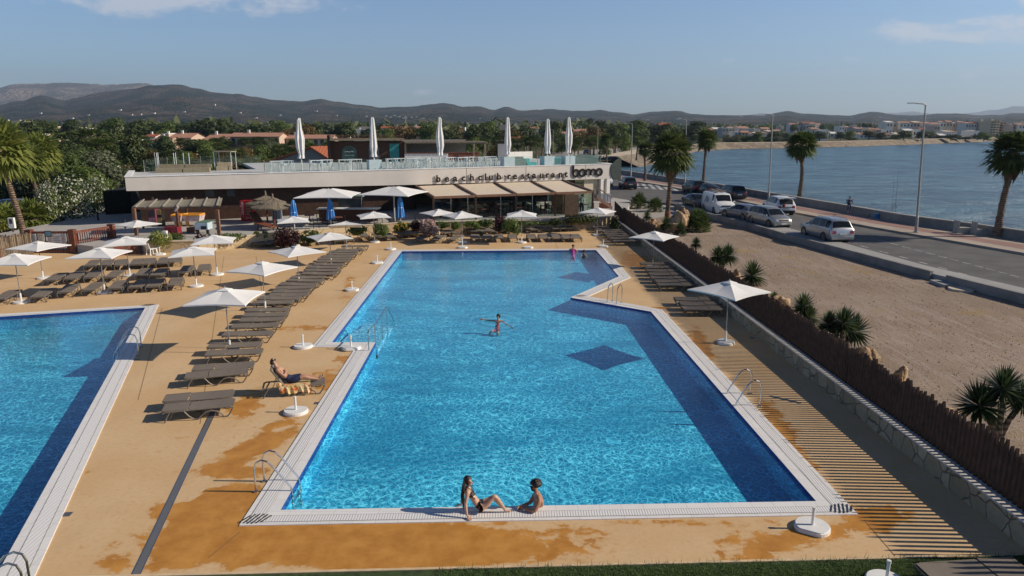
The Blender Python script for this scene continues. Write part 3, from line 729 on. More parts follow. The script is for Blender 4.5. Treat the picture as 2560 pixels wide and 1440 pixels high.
w.build('fence_rail', m_picket, t, world=True)
t = thing('picket_fence', 'short dark brown slatted fence piece beside the terrace end, beyond the gap', 'fence', tuple(P(1540, 545, .5)))
w = MB(); a = P(1536, 545, .55); c = P(1560, 560, .55); d = (c - a).normalized()
for i in range(int((c - a).length / .2)): q = a + d * (i * .2); w.bar(q, q + Z * (1.5 - .02 * i), .03, .15)
w.bar(a + Z * .4, c + Z * .4, .05, .08); w.bar(a + Z * 1.1, c + Z * 1.1, .05, .08); w.build('pickets', m_picket, t, world=True)
# ---------------------------------------------------------------- terrace of the restaurant and planter walls
TZ = .6
O = P(312, 443, 4.5); RR = P(1538, 410, 4.5); O.z = RR.z = 0
E_ = (RR - O).normalized(); LB = (RR - O).length; NB = Vector((E_.y, -E_.x, 0))  # NB points to the camera side
ANG = math.atan2(E_.y, E_.x)
def B(u, v, z): q = O + E_ * u - NB * v; return Vector((q.x, q.y, z))
def hit(pxx, py, v=0.0):
 """pixel -> (u, z) on the vertical plane v metres behind the roof front"""
 p0 = P(pxx, py, 0); c = Vector((0, 0, CAM_H)); d = p0 - c
 q = O - NB * v; t_ = (q - c).dot(NB) / d.dot(NB); h = c + d * t_
 return (h - O).dot(E_), h.z
def bbox(mb, u0, v0, z0, u1, v1, z1, m=0):
 return mb.hexa([B(u0, v0, z0), B(u1, v0, z0), B(u1, v1, z0), B(u0, v1, z0)], [B(u0, v0, z1), B(u1, v0, z1), B(u1, v1, z1), B(u0, v1, z1)], m)
pw = [P(x, y, 0) for x, y in ((228, 640), (360, 633), (500, 630), (620, 618), (760, 603), (900, 590), (1000, 584), (1120, 581), (1300, 578), (1380, 577), (1480, 572), (1560, 566))]
pwz = [.75, .75, .75, .8, .8, .8, .85, .85, .85, .9, .9, .9]
terr = [(q.x, q.y + .35) for q in pw] + [tuple(B(LB + 1.5, -1, 0))[:2], tuple(B(LB + 1.5, 14, 0))[:2], tuple(B(-2, 12, 0))[:2], tuple(B(-9, -1, 0))[:2]]
struct(MB().prism(terr, -.1, TZ, bottom=False).build('terrace', m_terr))
def planter(name, label, i0, i1):
 t = thing(name, label, 'planter wall', tuple(pw[i0])); w = MB(); w2 = MB()
 for i in range(i0, i1):
  a, c = pw[i], pw[i + 1]; n = Vector((0, .35, 0)); z0, z1 = pwz[i], pwz[i + 1]
  w.hexa([a, c, c + n, a + n], [a + Z * z0, c + Z * z1, c + n + Z * z1, a + n + Z * z0])
  f = Vector((0, -.03, 0)); w2.hexa([a + f + Z * z0, c + f + Z * z1, c + n + Z * z1, a + n + Z * z0], [a + f + Z * (z0 + .06), c + f + Z * (z1 + .06), c + n + Z * (z1 + .06), a + n + Z * (z0 + .06)])
 w.build('wall', m_sand, t, world=True); w2.build('wall_cap', m_sandcap, t, world=True)
planter('planter_wall', 'low sandstone planter wall in front of the arcade corner, left', 1, 4)
planter('planter_wall', 'low sandstone planter wall below the bar terrace, middle section', 4, 7)
planter('planter_wall', 'low sandstone planter wall below the restaurant glass front, right section', 7, 11)
# ---------------------------------------------------------------- restaurant building
bld = thing('restaurant_building', 'long low restaurant building with grey fascia, dark wood walls and roof terrace', 'building', tuple(B(0, 0, TZ)))
def part(mb, name, mt, par=None, smooth=False):
 o = mb.build(name, mt, None, smooth=smooth)
 off = bld.location
 for v in o.data.vertices: v.co -= off
 o.parent = par or bld
 if par is not None and par is not bld: o.parent = par
 return o
ZR = 4.5; ZF = 3.45; ZF2 = 2.98; uF, _ = hit(1038, 440)
w = MB(); w.hexa([B(0, 0, 3.40), B(uF, 0, 3.06), B(uF, .35, 3.06), B(0, .35, 3.40)], [B(0, 0, ZR), B(uF, 0, ZR), B(uF, .35, ZR), B(0, .35, ZR)]); w.hexa([B(uF, 0, 3.06), B(LB, 0, 2.95), B(LB, .35, 2.95), B(uF, .35, 3.06)], [B(uF, 0, ZR), B(LB, 0, ZR), B(LB, .35, ZR), B(uF, .35, ZR)]); bbox(w, 0, .35, ZF, .35, 9, ZR); bbox(w, LB - .35, .35, ZF, LB, 16, ZR); part(w, 'fascia', m_fascia)
w = MB(); bbox(w, -.05, -.05, ZR, LB + .05, .45, ZR + .05); bbox(w, -.05, .45, ZR, .45, 9, ZR + .05); bbox(w, LB - .45, .45, ZR, LB + .05, 16, ZR + .05); part(w, 'parapet_cap', m_cap)
w = MB(); bbox(w, .35, .35, ZR - .35, LB - .35, 9, ZR - .12); u12, _ = hit(640, 420, 9); bbox(w, u12, 9, ZR - .35, LB - .35, 22, ZR - .12); part(w, 'roof_slab', m_roofg)
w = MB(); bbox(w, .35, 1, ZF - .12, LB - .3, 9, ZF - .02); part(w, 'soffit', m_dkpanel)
uW1, _ = hit(1040, 500, 1.2)
w = MB(); bbox(w, .8, 1.2, TZ, uW1, 1.5, ZF - .1); bbox(w, .8, 1.5, TZ, 1.1, 9, ZF - .1)
part(w, 'cladding_wall', mat_stripes('wood_boards', (.060, .028, .018), (.020, .010, .008), ANG, .16, .82, .6, .5, .35))
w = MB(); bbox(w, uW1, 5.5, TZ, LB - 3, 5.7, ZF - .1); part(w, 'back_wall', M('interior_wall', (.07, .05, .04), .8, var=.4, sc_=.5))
for (x0, x1, y0, y1) in ((512, 536, 474, 491), (566, 588, 474, 490)):
 a = hit(x0, y0, 1.2); c = hit(x1, y1, 1.2); w = MB(); bbox(w, a[0], 1.15, c[1], c[0], 1.2, a[1]); part(w, 'high_window', m_window)
w = MB()
for x in (1166, 1315, 1464): u, z = hit(x, 425); bbox(w, u - .015, -.012, 3.05, u + .015, 0, ZR)
ua, _ = hit(1080, 440); ub, _ = hit(1412, 440); bbox(w, ua, -.012, 3.3, ub, 0, 3.325); part(w, 'fascia_joint', m_dkpanel)
for (x0, x1) in ((1502, 1509), (1517, 1525)):
 u0, _ = hit(x0, 470); u1, _ = hit(x1, 470); w = MB(); bbox(w, u0, 0.02, TZ, u1, .5, ZF); part(w, 'white_pillar', M('pillar_white', (.70, .67, .62), .7, var=.05))
u0, _ = hit(1465, 470); u1, _ = hit(1499, 470); w = MB(); bbox(w, u0, .4, TZ, u1, .6, ZF); part(w, 'beige_panel', M('beige_panel', (.55, .47, .35), .8, var=.08))
u0, _ = hit(1395, 460); u1, _ = hit(1464, 460); w = MB(); bbox(w, u0, 2.2, TZ, u1, 2.25, ZF); part(w, 'side_glazing', m_window)
def text_mesh(name, cu, mt):
 tmp = bpy.data.objects.new('tmp', cu); COL.objects.link(tmp)
 dg = bpy.context.evaluated_depsgraph_get(); me = bpy.data.meshes.new_from_object(tmp.evaluated_get(dg))
 bpy.data.objects.remove(tmp); me.name = name; me.materials.clear(); me.materials.append(mt)
 o = bpy.data.objects.new(name, me); COL.objects.link(o); return o
def lay_letters(txt, x0, y0, x1, y1, hpx, name, bold=.02):
 u0, z0 = hit(x0, y0); u1, z1 = hit(x1, y1)
 sz = abs(hit(x0, y0)[1] - hit(x0, y0 - hpx)[1]) / .70
 n = len(txt)
 wid = {'i': .3, 'l': .35, 't': .5, 'r': .55, '·': .5, 'm': 1.2}
 tot = sum(wid.get(c, 1) for c in txt); acc = 0; objs = []
 for c in txt:
  wc = wid.get(c, 1); t_ = (acc + wc / 2) / tot; acc += wc
  u = u0 + (u1 - u0) * t_; z = z0 + (z1 - z0) * t_
  cu = bpy.data.curves.new('letter', 'FONT'); cu.body = c; cu.size = sz; cu.extrude = .05; cu.offset = bold; cu.align_x = 'CENTER'; cu.resolution_u = 3
  o = text_mesh('letter', cu, m_letter)
  X = E_; Yv = Vector((0, 0, 1)); Zv = NB
  Mx = Matrix(((X.x, Yv.x, Zv.x, 0), (X.y, Yv.y, Zv.y, 0), (X.z, Yv.z, Zv.z, 0), (0, 0, 0, 1)))
  p = B(u, -.14, z); o.matrix_world = Matrix.Translation(p - Vector(bld.location)) @ Mx
  o.parent = bld; objs.append(o)
 return objs
lay_letters('beachclub·restaurant', 1084, 455, 1418, 442, 17, 'letter')
w = MB()
def ringarc(mb, u, z, r, th, a0, a1, dep=.09, n=26):
 vs = []; fs = []
 for i in range(n + 1):
  a = a0 + (a1 - a0) * i / n
  for rr in (r - th, r):
   for vv in (-.14, -.14 + dep): vs.append(B(u + rr * math.cos(a), vv, z + rr * math.sin(a)))
 for i in range(n):
  o_ = i * 4; p_ = o_ + 4
  fs += [(o_, p_, p_ + 2, o_ + 2), (o_ + 1, o_ + 3, p_ + 3, p_ + 1), (o_ + 2, p_ + 2, p_ + 3, o_ + 3), (o_, o_ + 1, p_ + 1, p_)]
 fs += [(0, 2, 3, 1), (n * 4, n * 4 + 1, n * 4 + 3, n * 4 + 2)]
 mb.add(vs, fs)
uB = [hit(x, y) for x, y in ((1439, 433), (1454, 432), (1470, 431), (1482, 431), (1497, 430))]
r_ = .44
ringarc(w, uB[0][0], uB[0][1], r_, .19, 0, 2 * math.pi); bbox(w, uB[0][0] - r_, -.14, uB[0][1], uB[0][0] - r_ + .19, -.05, uB[0][1] + .85)
ringarc(w, uB[1][0] + .05, uB[1][1], r_, .19, 0, 2 * math.pi)
for k in (2, 3): ringarc(w, uB[k][0], uB[k][1], r_ * .92, .18, -.9, math.pi + .9)
ringarc(w, uB[4][0], uB[4][1], r_, .19, 0, 2 * math.pi)
part(w, 'logo_lettering', m_letter)
w = MB(); u0, z0 = hit(1527, 430); n = 12; loop = []
a = hit(1522, 440)[0]
for i in range(n + 1): t_ = math.pi * .5 * i / n; loop.append((math.cos(t_) * 1.3, math.sin(t_) * 1.15))
pr = [(a + .2 + 1.3 - q[0], 3.95 + q[1]) for q in loop] + [(a + 1.5, 2.75), (a + .5, 2.85), (a + .2, 3.5)]
vs = [B(u, -.1, z) for u, z in pr] + [B(u, .1, z) for u, z in pr]; m_ = len(pr)
w.add(vs, [tuple(range(m_)), tuple(range(2 * m_ - 1, m_ - 1, -1))] + [(i, i + m_, (i + 1) % m_ + m_, (i + 1) % m_) for i in range(m_)])
part(w, 'corner_screen', M('screen_dark_green', (.035, .05, .045), .8, var=.6, sc_=9))
# ---------------------------------------------------------------- glazed restaurant front with four awnings
rest = thing('awning_pavilion', 'glazed dining pavilion with brown frame and four cream awning panels', 'pavilion', tuple(P(1085, 552, TZ)))
def rp(mb, name, mt, smooth=False): return mb.build(name, mt, rest, world=True, smooth=smooth)
FB = [P(x, y, 2.62) for x, y in ((1083, 494), (1185, 490), (1288, 487), (1389, 484), (1482, 480))]
BB = [P(x, y, 2.93) for x, y in ((1035, 463), (1135, 460), (1235, 457), (1328, 454), (1405, 451))]
base = FB[0]; ed = (FB[4] - FB[0]); ed.z = 0; edn = ed.normalized()
for i in range(5): FB[i] = FB[0] + ed * (i / 4)
for i in range(5): FB[i] = Vector((FB[i].x, FB[i].y, 2.62))
fr = MB()
for i in range(5):
 fr = MB(); fr.bar(BB[i] + Z * .02, FB[i] + Z * .02, .2, .22); rp(fr, 'rafter', m_brown)
 fr = MB(); fr.bar(Vector((FB[i].x, FB[i].y, TZ)), FB[i], .16, .16, up=(0, 1, 0)); rp(fr, 'post', m_brown)
fr = MB(); fr.bar(FB[0], FB[4], .12, .2); rp(fr, 'front_beam', m_brownl); fr = MB(); fr.bar(BB[0] - Z * .06, BB[4] - Z * .06, .25, .16); rp(fr, 'rear_beam', m_brownl)
for i in range(4):
 a, c, d, e = BB[i], BB[i + 1], FB[i + 1], FB[i]
 k = .16; s1 = (c - a).normalized() * k; w = MB(); n_ = 6
 for j in range(n_):
  t0, t1 = .04 + .93 * j / n_, .04 + .93 * (j + 1) / n_
  sg = lambda t_: -.05 * math.sin(t_ * math.pi) + .02
  q = [a.lerp(e, t0) + s1 + Z * sg(t0), c.lerp(d, t0) - s1 + Z * sg(t0), c.lerp(d, t1) - s1 + Z * sg(t1), a.lerp(e, t1) + s1 + Z * sg(t1)]
  w.hexa([v - Z * .015 for v in (q[3], q[2], q[1], q[0])], [v + Z * .01 for v in (q[3], q[2], q[1], q[0])])
 rp(w, 'awning', m_awn)
gl_ = MB(); ms = MB()
for i in range(4):
 a = Vector((FB[i].x, FB[i].y, 0)); c = Vector((FB[i + 1].x, FB[i + 1].y, 0)); d = (c - a) / 5
 for j in range(5):
  p = a + d * (j + .06); q = a + d * (j + .94)
  if (i, j) in ((1, 1), (1, 2), (2, 3)): continue
  gl_ = MB(); gl_.hexa([v + Z * TZ for v in (p, q, q + Vector((0, .02, 0)), p + Vector((0, .02, 0)))], [v + Z * 2.5 for v in (p, q, q + Vector((0, .02, 0)), p + Vector((0, .02, 0)))]); rp(gl_, 'glass_pane', m_glass)
  if (i + j) % 2 == 0: ms = MB(); ms.bar(Vector((p.x, p.y, TZ)), Vector((p.x, p.y, 2.5)), .035, .035, up=(0, 1, 0)); rp(ms, 'glazing_bar', m_steel)
side0 = Vector((FB[4].x, FB[4].y, 0)); side1 = Vector((BB[4].x, BB[4].y, 0))
for j in range(6):
 p = side0.lerp(side1, (j + .05) / 6); q = side0.lerp(side1, (j + .95) / 6)
 gl_ = MB(); gl_.hexa([v + Z * TZ for v in (p, q, q + Vector((.02, 0, 0)), p + Vector((.02, 0, 0)))], [v + Z * 2.6 for v in (p, q, q + Vector((.02, 0, 0)), p + Vector((.02, 0, 0)))]); rp(gl_, 'glass_pane', m_glass)
w = MB(); q = P(1432, 552, TZ) + Vector((0, 2.5, 0)); w.box(q.x - .5, q.y, TZ, q.x + .7, q.y + .15, 2.6); rp(w, 'wood_panel', M('warm_wood', (.38, .20, .09), .6, var=.2)); w = MB(); q2 = P(1404, 552, TZ) + Vector((0, 5, 0)); w.box(q2.x - .6, q2.y, TZ, q2.x + .8, q2.y + .1, 2.6)
rp(w, 'wood_panel', M('warm_wood', (.38, .20, .09), .6, var=.2))
# ---------------------------------------------------------------- roof terrace bar
BV = 13.5
def roofspot(x, y, v=None): return P(x, y, ZR - .12)
rb = thing('rooftop_bar', 'rooftop bar hut of brown boards with thatched flat roof and open serving side', 'bar hut', tuple(P(840, 405, ZR - .12)))
def rbp(mb, name, mt): return mb.build(name, mt, rb, world=True)
zf = ZR - .12
A0 = P(828, 406, zf); A1 = P(1012, 404, zf); dA = (A1 - A0); dA.z = 0; dn = dA.normalized(); nb = Vector((-dn.y, dn.x, 0))
ztop = zAt(A0, 338)
w = MB(); w.hexa([A0, A1, A1 + nb * 4, A0 + nb * 4], [q + Z * (ztop - .75 - zf) for q in (A0, A1, A1 + nb * 4, A0 + nb * 4)])
rbp(w, 'wall', mat_stripes('bar_boards', (.065, .032, .022), (.03, .016, .012), math.atan2(dn.y, dn.x), .2, .85, .7))
w = MB(); C0 = P(821, 407, zf); w.hexa([C0, A0 - nb * 1.2, A0 + nb * 4, C0 + nb * 4.5], [Vector((q.x, q.y, ztop)) for q in (C0, A0 - nb * 1.2, A0 + nb * 4, C0 + nb * 4.5)]); rbp(w, 'side_wall', m_dkpanel)
f = -nb * 1.2
w = MB(); w.hexa([q + Z * (ztop - .6) for q in [Vector((v.x, v.y, 0)) for v in (A0 + f, A1 + f, A1 + nb * 4, A0 + nb * 4)]], [q + Z * (ztop - .42) for q in [Vector((v.x, v.y, 0)) for v in (A0 + f, A1 + f, A1 + nb * 4, A0 + nb * 4)]]); rbp(w, 'roof', m_thatch)
w = MB(); q0 = Vector((A0.x, A0.y, 0)) - nb * .6;
n_ = int(dA.length / .16)
for i in range(n_): q = q0 + dn * (i * .16); w.bar(q + Z * (ztop - .42), q + Z * ztop + Z * (rnd.random() * .05), .03, .12)
rbp(w, 'slatted_parapet', M('rust_slats', (.16, .065, .038), .8, var=.3, sc_=6))
D1 = P(1215, 402, zf); w = MB(); e1 = [A1 + f * .9, D1 + f * .9, D1 + nb * 3.5, A1 + nb * 3.5]
zt2 = zAt(A1, 353)
w.hexa([Vector((q.x, q.y, zt2 - .3)) for q in e1], [Vector((q.x, q.y, zt2 - .18)) for q in e1]); rbp(w, 'roof', m_thatch)
w = MB()
for k in range(5):
 o_ = k * .8; w.bar(Vector((A1.x, A1.y, zt2 - .13 + k * .015)) + nb * (o_ - .9), Vector((D1.x, D1.y, zt2 - .13 + k * .015)) + nb * (o_ - .9), .5, .08)
rbp(w, 'reed_layer', m_thatch)
for x in (1015, 1185, 1213): q = P(x, 404, zf); w = MB(); w.bar(q, Vector((q.x, q.y, zt2 - .3)), .22, .22, up=(0, 1, 0)); rbp(w, 'post', M('post_tan', (.36, .25, .17), .7))
w = MB(); K0 = A1 + nb * 3; K1 = D1 + nb * 3 - dn * 2; w.bar(K0 + Z * 1.3, K1 + Z * 1.3, .1, 2.4); rbp(w, 'back_panel', M('bar_back_grey', (.30, .27, .25), .8))
w = MB(); c0 = P(1012, 406, zf); c1 = P(1120, 405, zf); w.bar(c0 + Z * .5, c1 + Z * .5, .6, 1.0); rbp(w, 'counter', M('counter_white', (.62, .60, .56), .7))
w = MB(); w.bar(c0 + Z * 1.03, c1 + Z * 1.03, .8, .07); c2 = P(1200, 404, zf); w.bar(c1 + Z * 1.03 + nb, c2 + Z * 1.03 + nb, .6, .07); w.bar(c1 + Z * .5 + nb, c2 + Z * .5 + nb, .4, 1.0); rbp(w, 'counter_top', m_redwood)
q = (A0 + dn * (dA.length * .86)) - nb * .04; w = MB(); w.bar(q - dn * .55 + Z * 1.05, q + dn * .55 + Z * 1.05, .06, 2.1); rbp(w, 'turquoise_door', M('door_teal', (.02, .20, .20), .6))
q = (A0 + dn * (dA.length * .25)) - nb * .04; w = MB()
pp = [q + dn * (math.cos(a) * .85) + Z * (1.15 + math.sin(a) * .75) for a in [i * math.pi / 12 for i in range(13)]] + [q - dn * .85 + Z * .2, q + dn * .85 + Z * .2]
w.add(pp, [tuple(range(len(pp)))[::-1]]); o = rbp(w, 'poster', M('poster_green', (.06, .11, .095), .7, var=.5, sc_=1.5))
for k, (a, c, z) in enumerate(((-.5, -.35, 1.2), (-.3, -.1, 1.22), (-.05, .12, 1.2), (.2, .45, 1.22), (-.5, -.2, .8), (-.1, .1, .8), (.2, .5, .8))): w = MB(); w.bar(q + dn * a + Z * z - nb * .02, q + dn * c + Z * z - nb * .02, .02, .09 if z > 1 else .05); w.build('poster_writing', m_white, rb, world=True)
q = (A0 + dn * (dA.length * .58)) - nb * .04; w = MB(); w.bar(q - dn * .6 + Z * 1.0, q + dn * .6 + Z * 1.0, .05, 1.3); rbp(w, 'notice_board', M('board_grey_blue', (.09, .11, .13), .6))
t = thing('plant_box', 'grey rendered block with dark cap beside the folded parasols on the roof', 'roof block', tuple(P(1259, 400, zf)))
q = P(1259, 402, zf); z1 = zAt(q, 352); w = MB(); w.box(q.x - .7, q.y, zf, q.x + .6, q.y + 1, z1 - .35); w.build('block', m_fascia, t, world=True); w = MB(); w.box(q.x - .75, q.y - .05, z1 - .35, q.x + .65, q.y + 1.05, z1); w.build('cap', m_dkpanel, t, world=True)
t = thing('roof_wall', 'low pale rendered wall behind the roof block', 'wall', tuple(P(1300, 395, zf))); a = P(1262, 398, zf); c = P(1330, 396, zf); w = MB(); w.bar(a + Z * .45, c + Z * .45, .25, .9); w.build('wall', m_hwhite, t, world=True)
def balustrade(label, pts, nseg):
 t = thing('glass_balustrade', label, 'balustrade', tuple(pts[0]))
 for a, c in zip(pts, pts[1:]):
  n = max(1, int((c - a).length / nseg)); d = (c - a) / n
  for i in range(n):
   p = a + d * (i + .03); q = a + d * (i + .97); g_ = MB(); g_.bar(p + Z * .52, q + Z * .52, .012, .98); g_.build('glass_pane', m_glassg, t, world=True)
   s_ = MB(); s_.bar(a + d * i, a + d * i + Z * 1.08, .07, .05, up=(0, 1, 0)); s_.build('post', m_steel, t, world=True)
 return t
uL = hit(662, 430, .7)[0]; uR = hit(1502, 408, .7)[0]
balustrade('long glass balustrade along the front edge of the roof terrace', [B(uL, .7, ZR), B(uR, .7, ZR)], 3.6)
balustrade('glass balustrade across the left end of the roof', [P(362, 430, ZR - .1), P(420, 419, ZR - .1), P(655, 410, ZR - .1)], 2.5)
balustrade('glass balustrade closing the right end of the roof terrace', [B(uR, .75, ZR), B(uR, 7, ZR)], 2.5)
# ---------------------------------------------------------------- dark hedge screen left of the building
t = thing('reed_screen', 'tall black-green reed screen box at the left end of the building', 'screen', tuple(P(268, 552, TZ)))
w = MB(); a = P(266, 553, 0); c = P(333, 549, 0); z1 = zAt(a, 478); d = Vector((-.3, 5, 0)); w.hexa([a, c, c + d, a + d], [Vector((q.x, q.y, z1)) for q in (a, c, c + d, a + d)]); w.build('screen', M('screen_black', (.012, .014, .010), .95, var=.8, sc_=9, bmp=.8, bsc=20), t, world=True)
# ---------------------------------------------------------------- arcade pergola with reed roof
pg = thing('reed_pergola', 'wooden pergola with a reed roof over the games corner', 'pergola', tuple(P(440, 588, TZ)))
F0 = P(330, 518, 2.65); F1 = P(551, 513, 2.65); G0 = P(352, 500, 2.95); G1 = P(556, 494, 2.95)
w = MB(); n_ = 24
for i in range(n_):
 t0, t1 = i / n_, (i + 1) / n_; sag = lambda t_: -.05 * abs(math.sin(t_ * math.pi * 6.2))
 a, c = F0.lerp(F1, t0) + Z * sag(t0), F0.lerp(F1, t1) + Z * sag(t1); d, e = G0.lerp(G1, t1) + Z * sag(t1), G0.lerp(G1, t0) + Z * sag(t0)
 w.hexa([q - Z * .04 for q in (a, c, d, e)], [a, c, d, e])
w.build('reed_roof', M('reed_grey', (.235, .215, .165), .95, var=.25, sc_=6, bmp=.8, bsc=30), pg, world=True)
for i in range(7): t_ = (i + .25) / 6.5; w = MB(); w.bar(F0.lerp(F1, t_) + Z * .03 - Vector((0, .05, 0)), G0.lerp(G1, t_) + Z * .03, .09, .07); w.build('rafter', M('rafter_grey', (.34, .30, .25), .9), pg, world=True)
for (x, y, tx) in ((342, 588, .05), (549, 593, .97)):
 q = P(x, y, TZ); top = F0.lerp(F1, tx); w = MB(); w.bar(q, Vector((q.x, q.y, 2.6)), .22, .22, up=(0, 1, 0)); w.build('post', m_brownl, pg, world=True)
for (x, y, tx) in ((388, 560, .1), (470, 560, .5)):
 q = P(x, y, TZ); w = MB(); w.bar(q, Vector((q.x, q.y, 2.8)), .14, .14, up=(0, 1, 0)); w.build('post', m_brown, pg, world=True)
w = MB(); w.bar(F0 + Vector((.2, .1, -.1)), F1 + Vector((-.1, .1, -.1)), .12, .16); w.build('beam', m_brown, pg, world=True); w = MB(); w.bar(G0 + Vector((.2, -.1, -.1)), G1 + Vector((-.1, -.1, -.1)), .12, .16); w.build('beam', m_brown, pg, world=True)
# ---------------------------------------------------------------- gabled house close behind the roof
hs = thing('gabled_house', 'grey-gabled house with bright orange tiled roof behind the roof terrace', 'house', tuple(atY(770, 430, 98)[:2]) + (0,))
hx = [atY(x, 400, 98).x for x in (668, 768, 822)]
zr = atY(768, 368, 98).z; ze0 = atY(668, 407, 98).z; ze1 = atY(822, 395, 98).z
a, pk, c = Vector((hx[0], 98, ze0)), Vector((hx[1] + .8, 98, zr)), Vector((hx[2] + .5, 98, ze1 - .3)); dp = Vector((4.5, 7, 0))
w = MB(); lo = [Vector((q.x, q.y, -1)) for q in (a, c)]
w.add([lo[0], lo[1], c, pk, a], [(0, 1, 2, 3, 4)]); w.quad(lo[1], lo[1] + dp, c + dp, c); w.quad(lo[0] + dp, lo[0], a, a + dp); w.build('wall', M('house_grey', (.34, .30, .27), .9), hs, world=True)
w = MB(); ov = Vector((-.2, -.4, 0))
for p, q in ((a, pk), (pk, c)):
 w.hexa([p + ov - Z * .1, q + ov - Z * .1, q + dp - Z * .1, p + dp - Z * .1], [p + ov + Z * .12, q + ov + Z * .12, q + dp + Z * .12, p + dp + Z * .12])
w.build('roof', m_terra, hs, world=True)
# ---------------------------------------------------------------- prototypes of the poolside things
m_lframe = M('lounger_plastic', (.165, .14, .11), .5, var=.08)
m_sling = M('lounger_sling', (.185, .155, .125), .8, var=.06, bmp=.2, bsc=200)
m_canopy = M('canopy_white', (.74, .73, .71), .8, var=.03, sc_=1.5)
m_pole = M('pole_grey', (.30, .29, .28), .4, .4)
def make_lounger(back=0.0):
 """2 m lounger, head end at -X, seat 0.34 m high"""
 r = thing('sun_lounger', 'x', 'sun lounger')
 L_, W_, H_ = 1.96, .68, .33
 f = MB()
 for s_ in (-1, 1): f.tube([(-L_ / 2, s_ * (W_ / 2 - .02), H_ - .05), (-L_ / 2 + .1, s_ * (W_ / 2 - .02), H_ - .015), (L_ / 2 - .1, s_ * (W_ / 2 - .02), H_ - .015), (L_ / 2, s_ * (W_ / 2 - .02), H_ - .06)], .026, 6)
 for x in (-L_ / 2 + .03, -.15, .35, L_ / 2 - .03): f.bar((x, -W_ / 2 + .02, H_ - .04), (x, W_ / 2 - .02, H_ - .04), .05, .03)
 f.build('frame', m_lframe, r)
 for s_ in (-1, 1):
  y = s_ * (W_ / 2 - .005); lg = MB()
  def X(t): return -L_ / 2 + t * L_
  lg.tube([(X(.02), y, .0), (X(.05), y, .14), (X(.10), y, H_ - .03)], .024, 6)
  lg.tube([(X(.30), y, H_ - .03), (X(.36), y, .14), (X(.43), y, .02), (X(.49), y, .02), (X(.53), y, .10), (X(.60), y, .21), (X(.68), y, .245), (X(.76), y, .21), (X(.83), y, .10), (X(.86), y, .02), (X(.91), y, .02), (X(.96), y, .15), (X(.99), y, H_ - .06)], .024, 6)
  lg.build('leg', m_lframe, r)
 bx = -.30
 s = MB(); n = 6
 for i in range(n):
  x0 = bx + .03 + (L_ / 2 - .02 - bx - .03) * i / n; x1 = bx + .03 + (L_ / 2 - .02 - bx - .03) * (i + 1) / n
  z0 = H_ + .012 - .02 * math.sin(math.pi * i / n); z1 = H_ + .012 - .02 * math.sin(math.pi * (i + 1) / n)
  s.hexa([(x0, -W_ / 2 + .035, z0 - .012), (x1, -W_ / 2 + .035, z1 - .012), (x1, W_ / 2 - .035, z1 - .012), (x0, W_ / 2 - .035, z0 - .012)], [(x0, -W_ / 2 + .035, z0), (x1, -W_ / 2 + .035, z1), (x1, W_ / 2 - .035, z1), (x0, W_ / 2 - .035, z0)])
 s.build('seat', m_sling, r)
 b = MB(); lb = L_ / 2 + bx; ca, sa = math.cos(back), math.sin(back)
 p0 = Vector((bx, 0, H_ + .01)); p1 = p0 + Vector((-ca * lb, 0, sa * lb)); nn = Vector((sa, 0, ca)) * .014; yy = Vector((0, W_ / 2 - .03, 0))
 b.hexa([p1 - yy - nn, p0 - yy - nn, p0 + yy - nn, p1 + yy - nn], [p1 - yy + nn, p0 - yy + nn, p0 + yy + nn, p1 + yy + nn])
 for s_ in (-1, 1): b.bar(p0 + yy * s_, p1 + yy * s_ * .94, .035, .04)
 b.bar(p1 - yy, p1 + yy, .05, .035)
 if back > .2:
  for s_ in (-1, 1): b.bar(p0.lerp(p1, .5) + yy * s_ * .8, Vector((bx - .35, yy.y * s_ * .8, H_ - .03)), .02, .02)
 b.build('backrest', m_sling, r)
 return r
LG = Proto(make_lounger())
def lounger_edge(pl, pr, label, group, flip=False, z=.34):
 """pl, pr: the two ends of the long edge nearest the camera"""
 a = P(*pl, z=z); c = P(*pr, z=z); d = (c - a).normalized(); n = Vector((-d.y, d.x, 0)); mid = (a + c) / 2 + n * .34
 ang = math.atan2(d.y, d.x) + (math.pi if flip else 0) + (random.random() - .5) * .05; mid = mid + d * (random.random() - .5) * .12; k = max(.92, min(1.12, (c - a).length / 1.96))
 return LG.put((mid.x, mid.y, .002), ang, label, group, (k, 1, 1))
def lounger_foot(pl, pr, deg, label, group, z=.34, flip=False):
 """pl, pr: ends of the short edge nearest the camera; deg: direction of the long axis from that edge"""
 a = P(*pl, z=z); c = P(*pr, z=z); mid = (a + c) / 2; d = Vector((math.cos(R(deg)), math.sin(R(deg)), 0)); m_ = mid + d * .98
 return LG.put((m_.x, m_.y, .002), R(deg) + (0 if flip else math.pi), label, group)
main_col = [((409, 1031), (587, 1013)), ((411, 1006), (585, 991)), ((464, 948), (621, 932)), ((480, 929), (634, 916)), ((512, 891), (654, 882)), ((520, 871), (652, 865)),
   ((551, 841), (675, 837)), ((580, 821), (696, 815)), ((593, 805), (705, 801)), ((606, 792), (716, 789)), ((614, 779), (722, 777)), ((629, 760), (731, 758)), ((644, 749), (750, 748)),
   ((668, 741), (765, 739)), ((678, 732), (773, 730)), ((689, 723), (784, 720)), ((698, 713), (792, 713)), ((716, 703), (805, 704)), ((725, 696), (809, 695)), ((752, 686), (838, 686)),
   ((762, 678), (850, 677)), ((763, 670), (844, 670)), ((781, 663), (856, 663)), ((788, 655), (869, 654)), ((794, 649), (875, 648)), ((806, 643), (882, 642)), ((815, 637), (889, 636)), ((823, 631), (893, 630)), ((839, 626), (906, 625)), ((853, 617), (920, 616))]
gname = 'sun loungers in the long row left of the main pool'
